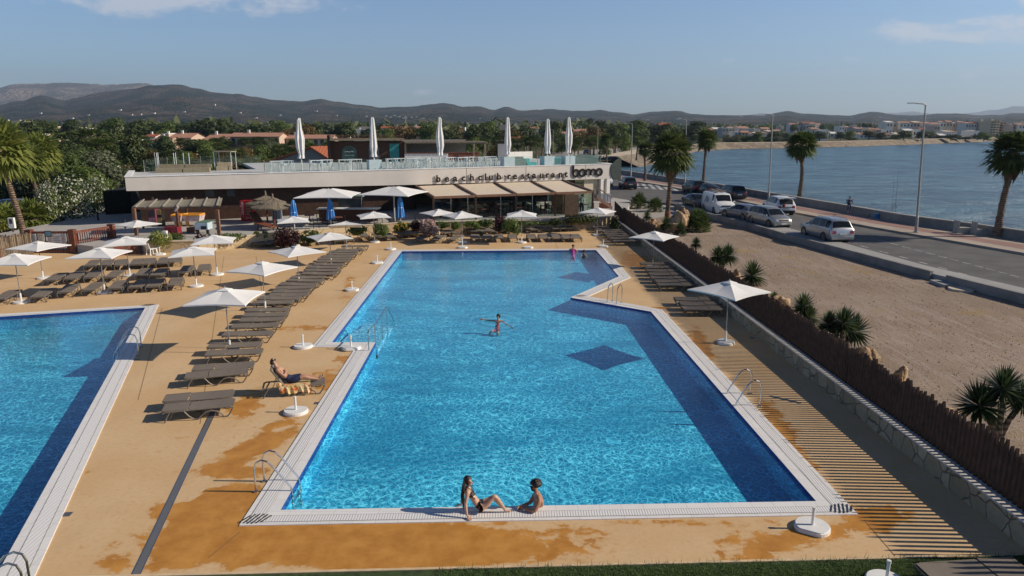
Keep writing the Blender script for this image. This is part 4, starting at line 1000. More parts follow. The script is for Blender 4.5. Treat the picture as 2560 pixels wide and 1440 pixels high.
for i, (a, c) in enumerate(main_col):
 lounger_edge(a, c, 'sun lounger, %s from the near end of the long row beside the main pool' % nth(i), gname)
def zz(zx, zy, k, pts): return [((zx + a / k), (zy + c / k)) for a, c in pts]
rowC = [((-100, 1075), (50, 1065)), ((290, 1055), (440, 1045)), ((567, 1005), (712, 998)), ((808, 985), (948, 980)), ((1075, 965), (1205, 960)), ((1275, 955), (1410, 950)), ((1450, 950), (1590, 940)), ((1672, 935), (1800, 925))]
rowB = [((422, 885), (555, 878)), ((632, 870), (760, 865)), ((832, 855), (965, 850)), ((1035, 852), (1160, 850)), ((1345, 830), (1470, 825)), ((1492, 835), (1610, 830)), ((1780, 800), (1900, 800)), ((1965, 785), (2090, 785))]
rowA = [((835, 738), (950, 735)), ((985, 735), (1110, 733)), ((1140, 730), (1265, 728)), ((1285, 725), (1410, 722)), ((1425, 718), (1545, 715)), ((1560, 712), (1670, 708)), ((1690, 700), (1800, 698))]
for row, nm, dg in ((rowC, 'the nearest row beyond the left pool', 106), (rowB, 'the middle row beyond the left pool', 106), (rowA, 'the rear row beyond the left pool', 112)):
 for i, (a, c) in enumerate(row):
  p, q = zz(0, 480, 4, [a, c])
  lounger_foot(p, q, dg + (i * 7 % 5 - 2) * 1.6, 'sun lounger, %s from the left in %s' % (nth(i), nm), 'sun loungers in three rows by the left pool')
k_ = 4.571
back_row = [(5, 100, 258), (105, 195, 250), (205, 300, 245), (345, 425, 243), (515, 595, 238), (620, 690, 238), (845, 930, 225), (945, 1030, 225), (1035, 1125, 220), (1155, 1240, 212), (1255, 1355, 205), (1500, 1580, 200), (1630, 1710, 193), (1755, 1835, 187), (1840, 1920, 185), (1930, 2010, 180)]
for i, (x0, x1, y) in enumerate(back_row):
 p, q = zz(1000, 530, k_, [(x0, y), (x1, y - 3)])
 lounger_foot(p, q, 118, 'sun lounger, %s from the left in the back row below the restaurant planter' % nth(i), 'sun loungers beyond the main pool')
front_row = [(140, 235, 315), (340, 435, 310), (535, 630, 310), (810, 905, 300), (955, 1050, 300), (1085, 1185, 300), (1245, 1345, 298), (1465, 1565, 297), (1600, 1700, 297), (1750, 1850, 297), (1865, 1960, 297), (1985, 2080, 297)]
for i, (x0, x1, y) in enumerate(front_row):
 p, q = zz(1000, 530, k_, [(x0, y), (x1, y)])
 lounger_foot(p, q, 93 if i > 2 else 76, 'sun lounger, %s from the left in the row just beyond the main pool' % nth(i), 'sun loungers beyond the main pool')
left_back = [(165, 310, 435), (345, 490, 440), (580, 720, 415), (750, 870, 410), (945, 1080, 400), (1125, 1250, 415), (1530, 1660, 390), (1700, 1815, 378), (1965, 2080, 332), (2190, 2315, 332), (2370, 2490, 333)]
for i, (x0, x1, y) in enumerate(left_back):
 p, q = zz(600, 540, 6.4, [(x0, y), (x1, y)])
 lounger_foot(p, q, 112 if i > 1 else 92, 'sun lounger, %s from the left in the row along the bar planter' % nth(i), 'sun loungers along the bar planter wall')
right1 = [((1484, 567), (1541, 566)), ((1489, 572), (1548, 571)), ((1497, 577), (1557, 576)), ((1508, 581), (1566, 580)), ((1513, 586), (1572, 585)), ((1519, 591), (1579, 590)), ((1525, 597), (1588, 596)), ((1534, 603), (1600, 603))]
right2 = [((1601, 660), (1682, 661)), ((1612, 669), (1690, 670)), ((1619, 678), (1702, 679)), ((1623, 687), (1707, 687)), ((1630, 696), (1719, 697)), ((1640, 705), (1730, 704)), ((1648, 714), (1740, 713))]
right3 = [((1687, 750), (1783, 751)), ((1700, 762), (1797, 763)), ((1711, 774), (1813, 774))]
for lst, nm in ((right1, 'the far group by the stone wall'), (right2, 'the middle group by the stone wall'), (right3, 'the near group by the stone wall')):
 for i, (a, c) in enumerate(lst):
  lounger_edge(a, c, 'sun lounger, %s from the far end of %s' % (nth(i), nm), 'sun loungers along the right stone wall', flip=True)
a = P(2300, 1425, .36); c = P(2545, 1410, .36); d = (c - a).normalized(); n = Vector((-d.y, d.x, 0)); q = a + d * .98 - n * .12
LG.put((q.x + .02, q.y, .035), math.atan2(d.y, d.x) + math.pi, 'large sun lounger on the grass in the bottom right corner', None)
MLr = make_lounger(R(58)); a = P(654, 975, .30); c = P(812, 962, .30); d = (c - a).normalized(); n = Vector((-d.y, d.x, 0)); q = (a + c) / 2 + n * .34
MLr.location = (q.x, q.y, .002); MLr.rotation_euler = (0, 0, math.atan2(d.y, d.x)); tag(MLr, 'sun lounger with raised backrest that the reclining man lies on')
ML_mat = Matrix.Translation((q.x, q.y, 0)) @ Matrix.Rotation(math.atan2(d.y, d.x), 4, 'Z')
def canopy_mesh(R0=1.6, rise=.36, droop=.05, n=6, top=2.5):
 w = MB(); cs = [(R0 * math.cos(math.pi / 2 * i), R0 * math.sin(math.pi / 2 * i)) for i in range(4)]
 zrim = top - rise
 def pt(i, u, v):  # u along the edge, v from the apex to the rim
  a, c = cs[i], cs[(i + 1) % 4]
  x = a[0] + (c[0] - a[0]) * u; y = a[1] + (c[1] - a[1]) * u
  bow = 1 - .07 * math.sin(math.pi * u) * v; ridge = abs(2 * u - 1)
  z = top - rise * (v ** 1.08) - .05 * math.sin(math.pi * v) * (1 - ridge) - .0 + .02 * math.sin(math.pi * u) * v
  return (x * v * bow, y * v * bow, z)
 for i in range(4):
  for j in range(n):
   for k in range(n):
    v0, v1 = .14 + .86 * j / n, .14 + .86 * (j + 1) / n
    w.quad(pt(i, k / n, v0), pt(i, k / n, v1), pt(i, (k + 1) / n, v1), pt(i, (k + 1) / n, v0))
  for k in range(n): w.quad(pt(i, k / n, 1), tuple(q - (0, 0, .05)[m_] for m_, q in enumerate(pt(i, k / n, 1))), tuple(q - (0, 0, .05)[m_] for m_, q in enumerate(pt(i, (k + 1) / n, 1))), pt(i, (k + 1) / n, 1))
 v = MB()
 for i in range(4):
  a = (cs[i][0] * .19, cs[i][1] * .19, top - .035); c = (cs[(i + 1) % 4][0] * .19, cs[(i + 1) % 4][1] * .19, top - .035)
  v.tri((0, 0, top + .05), a, c); v.quad(a, tuple((a[0], a[1], a[2] - .025)), (c[0], c[1], c[2] - .025), c)
 return w, v, cs, zrim
def base_mesh(r):
 w = MB(); n = 28; R_ = .37; pr = []
 for i in range(n):
  t = 2 * math.pi * i / n; x, y = R_ * math.cos(t), R_ * math.sin(t)
  y = max(y, -.30); pr.append((x, y))
 w.prism(pr, 0, .075); w.prism([(x * .93, y * .93) for x, y in pr], .075, .10)
 return w.build('base', m_white, r)
def make_parasol():
 r = thing('parasol', 'x', 'parasol'); w, v, cs, zr_ = canopy_mesh()
 w.build('canopy', m_canopy, r, smooth=False); v.build('vent', m_canopy, r)
 MB().cyl((0, 0, .1), (0, 0, 2.48), .022, n=8).build('pole', m_pole, r)
 MB().cyl((0, 0, .1), (0, 0, .5), .045, n=8).build('pole_sleeve', m_white, r)
 base_mesh(r)
 for i in range(4):
  MB().bar((0, 0, 2.40), (cs[i][0] * .97, cs[i][1] * .97, zr_ - .01), .02, .02).build('rib', m_white, r)
 MB().ball((0, 0, 2.57), .035, n=8, k=5).build('finial', m_pole, r)
 return r
PP = Proto(make_parasol())
def parasol(bx, by, ty, dphi, label, R0=1.0, tilt=None, bz=0):
 """base pixel, apex pixel row, the near corner's sideways offset as an angle"""
 p = P(bx, by, bz); top = zAt(p, ty); r = PP.put(p + Vector((0, 0, .002)), R(-90 + dphi), label, 'white square parasols on the pool deck', (R0, R0, top / 2.56))
 if tilt: r.rotation_euler = (R(tilt[0]), R(tilt[1]), R(-90 + dphi))
 return r
parasol(54, 757, 632, -38, 'white square parasol at the left frame edge, standing in the nearest lounger row')
parasol(108, 696, 602, 30, 'white square parasol behind the leftmost one, near the cane fence')
parasol(262, 733, 617, -42, 'white parasol rising between the front loungers, just before the wooden gate')
parasol(325, 690, 590, -22, 'white square parasol just right of the wooden gate')
parasol(350, 617, 550, 18, 'white square parasol beside the reed pergola, furthest left at the back')
parasol(491, 716, 615, -25, 'white square parasol at the right end of the left lounger rows')
parasol(543, 687, 586, -28, 'white parasol in front of the green-topped games table, on open deck')
parasol(576, 882, 718, -44, 'nearest white square parasol, over the front of the long lounger row')
parasol(664, 777, 652, 22, 'second white square parasol from the camera in the long lounger row')
parasol(748, 712, 613, 0, 'third white square parasol from the camera in the long lounger row')
parasol(828, 662, 580, -12, 'fourth white square parasol from the camera in the long lounger row')
parasol(867, 629, 553, -32, 'tilted white square parasol at the far end of the long lounger row', tilt=(8, -9))
parasol(737, 614, 540, -26, 'white square parasol in front of the purple bush and blue folded parasol')
parasol(937, 606, 528, -26, 'white parasol left of the main pool head, before the big canopy pole')
parasol(1098, 592, 522, -10, 'white square parasol in front of the left end of the glass pavilion')
parasol(1156, 607, 527, -14, 'white square parasol overlapping its left neighbour at the pool head')
parasol(1304, 607, 525, 44, 'white square parasol at the pool head, centred before the glass pavilion')
parasol(1492, 589, 518, 16, 'white square parasol at the far right corner, by the dense lounger group')
parasol(1632, 668, 577, 8, 'white square parasol on the right side above the middle lounger group')
parasol(1813, 858, 700, -8, 'nearest white square parasol on the right side, beside the stone wall')
def make_foot():
 r = thing('parasol_stand', 'x', 'parasol base'); base_mesh(r)
 w = MB(); w.cyl((0, 0, .1), (0, 0, .5), .032, n=10); w.cyl((0, 0, .46), (0, 0, .52), .040, n=10); w.build('tube', m_white, r); return r
FT = Proto(make_foot())
for x, y, rz, l in [(740, 1031, 2.9, 'white parasol foot on the deck just in front of the man on the lounger'), (758, 868, 3.3, 'white parasol foot left of the main pool entry, on bare deck'),
     (878, 873, .3, 'white parasol foot on the coping corner beside the entry handrail'), (880, 726, .2, 'white parasol foot halfway along the left side of the main pool'),
     (943, 658, .5, 'white parasol foot near the far left corner of the main pool'), (977, 624, 1.1, 'white parasol foot at the far left corner of the main pool'),
     (1156, 620, 0, 'white parasol foot at the far edge of the main pool, left of centre'), (1508, 617, 0, 'white parasol foot at the far right corner of the main pool'),
     (2030, 1322, -.55, 'large white parasol foot beyond the near right corner of the main pool'), (400, 637, .4, 'white parasol foot stored left of the white chairs by the planter'),
     (424, 626, .2, 'white parasol foot stored behind the white chairs by the planter'), (410, 622, .8, 'white parasol foot partly hidden beside the white chairs by the planter')]:
 p = P(x, y); FT.put(p + Vector((0, 0, .03 if x in (878,) else .002)), rz, l, 'white parasol feet without parasols')
p = P(2215, 1462, .035); FT.put(p, .4, 'white parasol foot on the lawn, cut by the lower frame edge', 'white parasol feet without parasols')
p = P(1320, 620, 0); r = thing('parasol_stand', 'low white parasol foot without a tube at the far pool edge', 'parasol base', tuple(p)); base_mesh(r)
ch = thing('white_chair', 'x', 'chair')
MB().box(-.22, -.22, .40, .22, .22, .44).build('seat', m_white, ch)
w = MB(); w.hexa([(-.22, .2, .44), (.22, .2, .44), (.22, .23, .44), (-.22, .23, .44)], [(-.2, .3, .85), (.2, .3, .85), (.2, .33, .85), (-.2, .33, .85)]); w.build('backrest', m_white, ch)
for sx in (-1, 1):
 for sy in (-1, 1): MB().bar((sx * .2, sy * .2, .42), (sx * .24, sy * .25, 0), .05, .05, up=(0, 1, 0)).build('leg', m_white, ch)
CH = Proto(ch)
CH.put(P(380, 637), 2.6, 'white plastic chair seen from behind by the stored parasol feet', 'white chairs by the planter'); CH.put(P(396, 632), 1.0, 'white plastic chair standing sideways behind the other one by the planter', 'white chairs by the planter')
# ---------------------------------------------------------------- pool ladders and handrails
def ladder(label, foot, into, sep_, hgt=.85, run=.75, steps=True, z0=.02, group='steel pool ladders'):
 """foot: deck point of the left rail; into: unit direction to the water; sep_: vector between rails"""
 r = thing('pool_ladder', label, 'pool ladder', tuple(foot), 0, group)
 for k in (0, 1):
  b = foot + sep_ * k; pts = [b + Z * z0]
  pts += [b + Z * (hgt - .22), b + Z * (hgt - .07) + into * .05, b + Z * hgt + into * .18, b + Z * (hgt - .04) + into * .32, b + Z * (hgt - .18) + into * .45, b + Z * .12 + into * (run - .03), b + Z * -.05 + into * run, b + Z * -.8 + into * (run + .02)]
  w = MB(); w.tube(pts, .022, 8); w.build('rail', m_steel, r, world=True)
  w = MB(); w.lathe(b, [(.06, z0 - .02), (.06, z0 + .012), (.03, z0 + .03)], 12); w.build('flange', m_steel, r, world=True)
 for s_ in range(3):
  w = MB(); q = foot + into * run + Z * (-.25 - s_ * .24); w.bar(q, q + sep_, .09, .03); w.build('step', m_steel, r, world=True)
 return r
e_near = (Vector((*in1[1], 0)) - Vector((*in1[0], 0))).normalized()
e_left = (Vector((*in1[8], 0)) - Vector((*in1[0], 0))).normalized(); nl = Vector((e_left.y, -e_left.x, 0))
fa = P(640, 1230); fb = P(661, 1204); ladder('steel ladder at the near left corner of the main pool', fa, nl, (fb - fa), .82, .86)
e_r = (Vector((*in1[2], 0)) - Vector((*in1[1], 0))).normalized(); nr = Vector((-e_r.y, e_r.x, 0))
fa = P(1900, 1015); fb = P(1876, 985); ladder('steel ladder on the right side of the main pool', fa, nr, (fb - fa), .85, .78)
e_t = (Vector((*in1[3], 0)) - Vector((*in1[2], 0))).normalized(); ntt = Vector((e_t.y, -e_t.x, 0))
ntt = ntt if ntt.y < 0 else -ntt
fa = P(1531, 753); fb = P(1554, 757); ladder('steel ladder at the notch on the far right of the main pool', fa, ntt, (fb - fa), .95, .55)
e_l2 = (Vector((*in2[1], 0)) - Vector((*in2[0], 0))).normalized(); n2 = Vector((e_l2.y, -e_l2.x, 0)); n2 = n2 if n2.x < 0 else -n2
fa = P(347, 888); fb = P(352, 873); ladder('steel ladder at the right side of the left pool, near its far end', fa, n2, (fb - fa) * 1.4, .85, .85)
fa = P(78, 1470); fb = P(64, 1500); ladder('steel ladder rail in the bottom left corner of the picture, at the left pool', fa, n2, (fb - fa), .8, .85)
hr = thing('entry_handrail', 'long steel handrail with posts leading down the entry steps of the main pool', 'handrail', tuple(P(922, 878)))
a = P(922, 878, 0); c = P(968, 828, -.2)
pts_top = [P(922, 878, .02), P(922, 878, .78), P(924, 878, .85), P(944, 852, .95), P(963, 826, 1.05), P(968, 823, 1.08), P(971, 823, 1.0)]
w = MB(); q = P(972, 838, -.3); pts_top = [a + Z * .02, a + Z * .72, a + Z * .80 + (c - a) * .03, a.lerp(c, .5) + Z * .86, c + Z * 1.06 - (c - a) * .08, c + Z * 1.10, c + Z * 1.02 + (c - a) * .05, c + (c - a) * .35 + Z * .35, c + (c - a) * .45 + Z * .1, c + (c - a) * .5 - Z * .5]
w.tube(pts_top, .024, 8); w.build('rail', m_steel, hr, world=True)
for t_ in (.33, .72, 1.0): b_ = a.lerp(c, t_); w = MB(); w.cyl((b_.x, b_.y, -.6), b_ + Z * (.82 + .25 * max(0, t_ - .3)), .02, n=8); w.build('post', m_steel, hr, world=True)
q = P(2130, 958, .56); br = thing('wall_lamp_post', 'bent pale metal T-shaped post standing on the stone wall', 'post', tuple(q))
w = MB(); w.tube([q, q + Vector((.10, .0, .05)), q + Vector((.14, 0, .45)), q + Vector((.12, 0, .7))], .022, 6); w.build('post', M('pale_metal', (.46, .44, .38), .5), br, world=True)
w = MB(); w.bar(q + Vector((-.12, .25, .78)), q + Vector((.34, -.35, .62)), .10, .06); w.build('head', MATS['pale_metal'], br, world=True)
# ---------------------------------------------------------------- big canopies, blue folded parasols, thatched parasols
def big_canopy(px_, py_, top_y, label, rz, R0):
 p = P(px_, py_, TZ); top = zAt(p, top_y) - TZ; r = thing('large_parasol', label, 'parasol', tuple(p), rz)
 w, v, cs, zr_ = canopy_mesh(R0, .62, .08, 8, top); w.build('canopy', m_canopy, r)
 MB().cyl((0, 0, 0), (0, 0, top - .05), .06, n=8).build('pole', M('pole_pale', (.55, .54, .52), .5), r); MB().box(-.4, -.4, 0, .4, .4, .08).build('base', m_dark, r)
 for i in range(4): MB().bar((0, 0, top - .15), (cs[i][0] * .97, cs[i][1] * .97, zr_), .03, .03).build('rib', MATS['pole_pale'], r)
big_canopy(825, 560, 469, 'very large off-white parasol over the bar counter, left one of two', R(-133), 3.2)
big_canopy(987, 556, 464, 'very large off-white parasol beside the glass pavilion, right one of two', R(-60), 3.1)
m_blue = mat_stripes('blue_cloth', (.03, .20, .55), (.20, .42, .72), 0, .09, .78, .7, .1, .05)
def folded(px_, by, ty, label, mt=m_blue, r0=.16, r1=.30, zb=TZ, group='blue folded parasols on the bar terrace', low=.55):
 p = P(px_, by, zb); H_ = zAt(p, ty) - zb; r = thing('folded_parasol', label, 'parasol', tuple(p), 0, group)
 w = MB(); n = 16; pr = [(.03, H_), (r0 * .6, H_ * .97), (r0, H_ * .85), (r1 * .8, low + .45), (r1, low)]
 vs = []; fs = []; rn = random.Random(int(px_))
 for (rr, h) in pr:
  for j in range(n):
   k = rr * (1 + (.22 if j % 2 else -.18) * (1 if rr > .1 else 0)) * (1 + rn.random() * .08); t_ = 2 * math.pi * j / n
   vs.append((k * math.cos(t_), k * math.sin(t_), h + (rn.random() - .5) * .06 * (1 if h < 1.3 else 0)))
 for i in range(len(pr) - 1):
  for j in range(n): a_ = i * n + j; b2 = i * n + (j + 1) % n; fs.append((a_ + n, b2 + n, b2, a_))
 w.add(vs, fs); w.add([vs[j] for j in range(n)], [tuple(range(n))]); w.build('cloth', mt, r)
 MB().cyl((0, 0, 0), (0, 0, H_ * .9), .03, n=8).build('pole', m_white, r)
 w = MB(); w.lathe((0, 0, low + .75), [(r1 * .72, 0), (r1 * .76, .03), (r1 * .7, .06)], 14); w.build('tie_strap', m_white, r)
 q = MB(); q.ball((.05, -r1 * .86, low + .35), .05, .02, .06, 8, 5); q.build('emblem', M('emblem_red', (.5, .12, .08), .7), r)
folded(737, 573, 499, 'blue folded parasol right of the thatched parasols'); folded(828, 566, 496, 'blue folded parasol in front of the bar counter'); folded(1002, 559, 490, 'blue folded parasol at the foot of the right big canopy')
def thatch(px_, by, ty, label, rad):
 p = P(px_, by, TZ); H_ = zAt(p, ty) - TZ; r = thing('thatched_parasol', label, 'thatched parasol', tuple(p), 0, 'thatched parasols on the terrace')
 w = MB(); n = 40; rn = random.Random(int(by)); pr = [(.06, H_), (.09, H_ - .38), (.35, H_ - .5), (rad * .6, H_ - .68), (rad * .62, H_ - .76), (rad, H_ - 1.0), (rad * .97, H_ - 1.12)]
 vs = []; fs = []
 for (rr, h) in pr:
  for j in range(n): t_ = 2 * math.pi * j / n; k = rr * (1 + (rn.random() - .5) * .07); vs.append((k * math.cos(t_), k * math.sin(t_), h + (rn.random() - .5) * .05))
 for i in range(len(pr) - 1):
  for j in range(n): a_ = i * n + j; b2 = i * n + (j + 1) % n; fs.append((a_ + n, b2 + n, b2, a_))
 w.add(vs, fs); w.build('thatch', m_thatch, r); MB().cyl((0, 0, 0), (0, 0, H_ - .5), .08, .06, 8).build('pole', m_redwood, r)
thatch(687, 570, 484, 'grey thatched parasol, front one of two beside the vending machine', 1.7); thatch(669, 556, 477, 'grey thatched parasol, rear one of two beside the vending machine', 1.6)
# ---------------------------------------------------------------- bar counter, arcade machines, vending machine
def tbox(name, label, cat, x0, x1, yb, yt, dep, mt, part_name='body', z=TZ):
 a = P(x0, yb, z); c = P(x1, yb, z); h = zAt(a, yt) - z; t = thing(name, label, cat, tuple((a + c) / 2)); w = MB()
 w.box(a.x, a.y, z, c.x, a.y + dep, z + h); w.build(part_name, mt, t, world=True); return t, a, c, h
t, a, c, h = tbox('bar_counter', 'long bar counter with ribbed reddish front and pale top under the left big canopy', 'bar counter', 798, 940, 553, 523, .7, mat_stripes('ribbed_red_wood', (.17, .065, .035), (.07, .028, .018), 0, .12, .6, .6))
w = MB(); w.box(a.x - .15, a.y - .15, TZ + h, c.x + .3, a.y + .85, TZ + h + .07); w.build('counter_top', m_cap, t, world=True)
w = MB(); z_ = TZ + h; q = c.x - 1.2; w.bar((q, a.y + .3, z_), (q, a.y + .3, z_ + 1.0), .05, .05, up=(0, 1, 0)); w.build('post', m_steel, t, world=True)
w = MB(); w.box(a.x + 1.4, a.y + .7, z_ + .95, c.x - 1.2, a.y + 1.5, z_ + 1.08); w.build('canopy_board', M('green_grey', (.22, .30, .27), .6), t, world=True)
w = MB(); w.box(a.x + 1.5, a.y + .9, z_ + .07, c.x - 1.3, a.y + 1.3, z_ + .8); w.build('display_case', m_window, t, world=True)
m_red = M('red_paint', (.42, .012, .02), .35, var=.08); m_redd = M('dark_red', (.16, .008, .014), .5, var=.1)
t, a, c, h = tbox('vending_machine', 'red drinks vending machine standing against the dark wall', 'vending machine', 603, 632, 553, 502, .8, m_red, z=TZ)
wd_ = (c.x - a.x); w = MB(); w.box(a.x + .02, a.y - .03, TZ + .04, a.x + wd_ * .46, a.y, TZ + h - .04); w.build('sign_panel', m_red, t, world=True)
w = MB(); w.box(a.x + wd_ * .5, a.y - .025, TZ + .5, c.x - .04, a.y, TZ + h - .12); w.build('display', m_redd, t, world=True)
for i in range(4):
 for j in range(4):
  w = MB(); x = a.x + wd_ * (.56 + .1 * j); z = TZ + .55 + i * .22; w.box(x, a.y - .04, z, x + wd_ * .05, a.y - .025, z + .14); w.build('bottle', M('bottle_tan', (.45, .28, .14), .5), t, world=True)
cu = bpy.data.curves.new('letter', 'FONT'); cu.body = 'Coca-Cola'; cu.size = .34; cu.shear = .35; cu.extrude = .004; cu.align_x = 'CENTER'
o = text_mesh('sign_lettering', cu, m_cap); o.parent = t
o.matrix_local = Matrix.Translation(Vector((a.x + wd_ * .29, a.y - .045, TZ + h * .62)) - Vector(t.location)) @ Matrix.Rotation(math.pi / 2, 4, 'X') @ Matrix.Rotation(math.pi / 2, 4, 'Z')
o.scale = (.74, .9, 1)
cu = bpy.data.curves.new('letter', 'FONT'); cu.body = 'Coca-Cola'; cu.size = .15; cu.shear = .35; cu.extrude = .004; cu.align_x = 'CENTER'
o = text_mesh('sign_lettering', cu, m_cap); o.parent = t; o.matrix_local = Matrix.Translation(Vector((a.x + wd_ * .75, a.y - .045, TZ + .26)) - Vector(t.location)) @ Matrix.Rotation(math.pi / 2, 4, 'X')
t, a, c, h = tbox('claw_machine', 'tall dim pink and red prize machine under the pergola', 'arcade machine', 372, 391, 563, 522, .8, M('machine_pink', (.20, .05, .08), .5, var=.3)); w = MB(); w.box(a.x + .06, a.y - .02, TZ + .8, c.x - .06, a.y, TZ + h - .15); w.build('glass_front', m_window, t, world=True); w = MB(); w.box(a.x + .06, a.y - .02, TZ + .3, c.x - .06, a.y, TZ + .6); w.build('front_panel', M('pinkpanel', (.45, .22, .28), .5, var=.3), t, world=True)
t, a, c, h = tbox('capsule_dispenser', 'narrow black dispenser with two yellow boxes under the pergola', 'dispenser', 395, 407, 566, 527, .5, m_black)
for z in (.3, .95): w = MB(); w.box(a.x + .03, a.y - .03, TZ + z, c.x - .03, a.y, TZ + z + .4); w.build('box_front', M('yellow_ochre', (.45, .27, .08), .6), t, world=True)
m_artw = M('print_panel', (.62, .60, .62), .5, sc_=2.5, col2=(.55, .25, .27))
def game(x0, x1, yb, yt, lbl, dep=.9):
 a = P(x0, yb, TZ); c = P(x1, yb, TZ); h = zAt(a, yt) - TZ; t = thing('air_hockey_table', lbl, 'games table', tuple((a + c) / 2))
 w = MB(); w.hexa([(a.x + .12, a.y, TZ + .42), (c.x - .12, a.y, TZ + .42), (c.x - .12, a.y + dep, TZ + .42), (a.x + .12, a.y + dep, TZ + .42)], [(a.x, a.y - .1, TZ + h - .12), (c.x, a.y - .1, TZ + h - .12), (c.x, a.y + dep + .1, TZ + h - .12), (a.x, a.y + dep + .1, TZ + h - .12)]); w.build('body', m_artw, t, world=True)
 w = MB(); w.tube([(a.x + .05, a.y - .05, TZ + h - .06), (c.x - .05, a.y - .05, TZ + h - .06), (c.x - .05, a.y + dep, TZ + h - .06), (a.x + .05, a.y + dep, TZ + h - .06), (a.x + .05, a.y - .05, TZ + h - .06)], .09, 8); w.build('orange_rail', M('orange', (.75, .33, .04), .5), t, world=True)
 for x in (a.x + .25, c.x - .25): w = MB(); w.box(x - .1, a.y + .15, TZ, x + .1, a.y + .35, TZ + .42); w.build('leg', MATS['orange'], t, world=True)
game(430, 456, 567, 537, 'printed air hockey table with orange rim, smaller left one under the pergola'); game(458, 503, 566, 536, 'printed air hockey table with orange rim, larger right one under the pergola')
a = P(489, 586, TZ); c = P(529, 583, TZ); t = thing('games_table', 'pale blue and white games table with green top at the pergola corner', 'games table', tuple(a))
w = MB(); w.box(a.x, a.y, TZ + .35, c.x, a.y + .9, TZ + .85); w.build('body', M('pale_blue_body', (.55, .66, .72), .5, var=.15, sc_=1.5), t, world=True)
w = MB(); w.box(a.x + .04, a.y + .04, TZ + .85, c.x - .04, a.y + 1.5, TZ + .88); w.build('green_top', M('green_baize', (.10, .20, .14), .8), t, world=True)
w = MB(); w.box(a.x + .45, a.y - .02, TZ + .38, a.x + .85, a.y, TZ + .62); w.build('ball_return', m_black, t, world=True)
for x in (a.x + .1, c.x - .1): w = MB(); w.box(x - .08, a.y + .1, TZ, x + .08, a.y + .3, TZ + .35); w.build('leg', m_black, t, world=True)
t, a, c, h = tbox('red_counter', 'dark red low counter box beside the slanted post', 'counter', 412, 445, 592, 568, .7, M('deep_red', (.22, .012, .022), .5, var=.15))
w = MB(); q = P(416, 594, TZ); w.box(q.x - .2, q.y - .2, TZ, q.x + .1, q.y + .1, TZ + .5); w.build('white_post', m_white, t, world=True)
q = P(448, 590, TZ); t = thing('lamp_post', 'reddish wooden lamp post with slanted top in front of the pergola', 'lamp post', tuple(q)); h = zAt(q, 524) - TZ
w = MB(); w.bar(q, q + Z * h, .16, .16, up=(0, 1, 0)); w.build('post', m_redwood, t, world=True); w = MB(); w.bar(q + Z * h - Vector((.05, .1, .1)), q + Z * (h + .22) + Vector((.2, -.15, 0)), .2, .1); w.build('head', M('head_grey', (.45, .38, .36), .5), t, world=True)
w = MB(); w.bar(q + Vector((.085, -.06, 0)), q + Vector((.085, -.06, h)), .03, .03, up=(0, 1, 0)); w.build('metal_strip', m_steel, t, world=True)
t, a, c, h = tbox('small_table', 'small brown wooden table frame beside the green-topped games table', 'table', 467, 485, 582, 569, .6, m_brownl, 'top')
t.children[0].data.transform(Matrix.Translation((0, 0, 0)));
a = P(645, 575, TZ); t = thing('wooden_swing_seat', 'dark wooden swing seat below the thatched parasols', 'seat', tuple(a))
w = MB(); w.bar(a + Vector((0, 0, .6)), a + Vector((1.4, -.4, .3)), .9, .08); w.build('seat', m_redwood, t, world=True); w = MB(); w.bar(a + Vector((0, .5, .5)), a + Vector((-.6, .7, 1.3)), .9, .06); w.build('backrest', m_brown, t, world=True)
for d_ in ((0, 0), (1.3, -.3), (0, .8), (1.3, .7)): w = MB(); q = a + Vector((d_[0], d_[1], 0)); w.bar(q, q + Z * .5, .08, .08, up=(0, 1, 0)); w.build('leg', m_redwood, t, world=True)
for k, x in enumerate((681, 692)):
 t, a, c, h = tbox('locker', 'narrow pale grey locker behind the thatched parasol pole, %s one' % ('left', 'right')[k], 'locker', x, x + 9, 553, 514, .6, M('locker_grey', (.36, .38, .40), .5))
 w = MB(); w.box(a.x + .04, a.y - .02, TZ + h * .75, c.x - .04, a.y, TZ + h - .06); w.build('vent_panel', M('locker_vent', (.26, .28, .3), .6), t, world=True)
# ---------------------------------------------------------------- tables and chairs inside and outside
def make_set_table():
 r = thing('dining_table', 'x', 'table'); MB().box(-.4, -.4, .72, .4, .4, .76).build('top', m_redwood, r); MB().cyl((0, 0, 0), (0, 0, .72), .04, n=8).build('leg', m_black, r); MB().cyl((0, 0, 0), (0, 0, .03), .25, n=12).build('foot', m_black, r); return r
TB = Proto(make_set_table())
ch = thing('dining_chair', 'x', 'chair'); MB().box(-.22, -.22, .43, .22, .22, .47).build('seat', m_black, ch); w = MB(); w.box(-.22, .2, .47, .22, .24, .88); w.build('backrest', m_black, ch)
for sx in (-1, 1):
 for sy in (-1, 1): MB().bar((sx * .2, sy * .2, .43), (sx * .22, sy * .22, 0), .03, .03, up=(0, 1, 0)).build('leg', m_black, ch)
DC = Proto(ch); rnd = random.Random(11); ki = 0
spots = []
for i in range(9):
 t_ = (i + .5) / 9; q = FB[0].lerp(FB[4], t_); spots.append((q.x + .1, q.y + 1.6, 'by the pavilion glass'));
for i in range(6):
 t_ = (i + .7) / 7; q = FB[0].lerp(FB[4], t_); spots.append((q.x - .6, q.y + 4.4, 'deep in the pavilion'))
cnt = {}
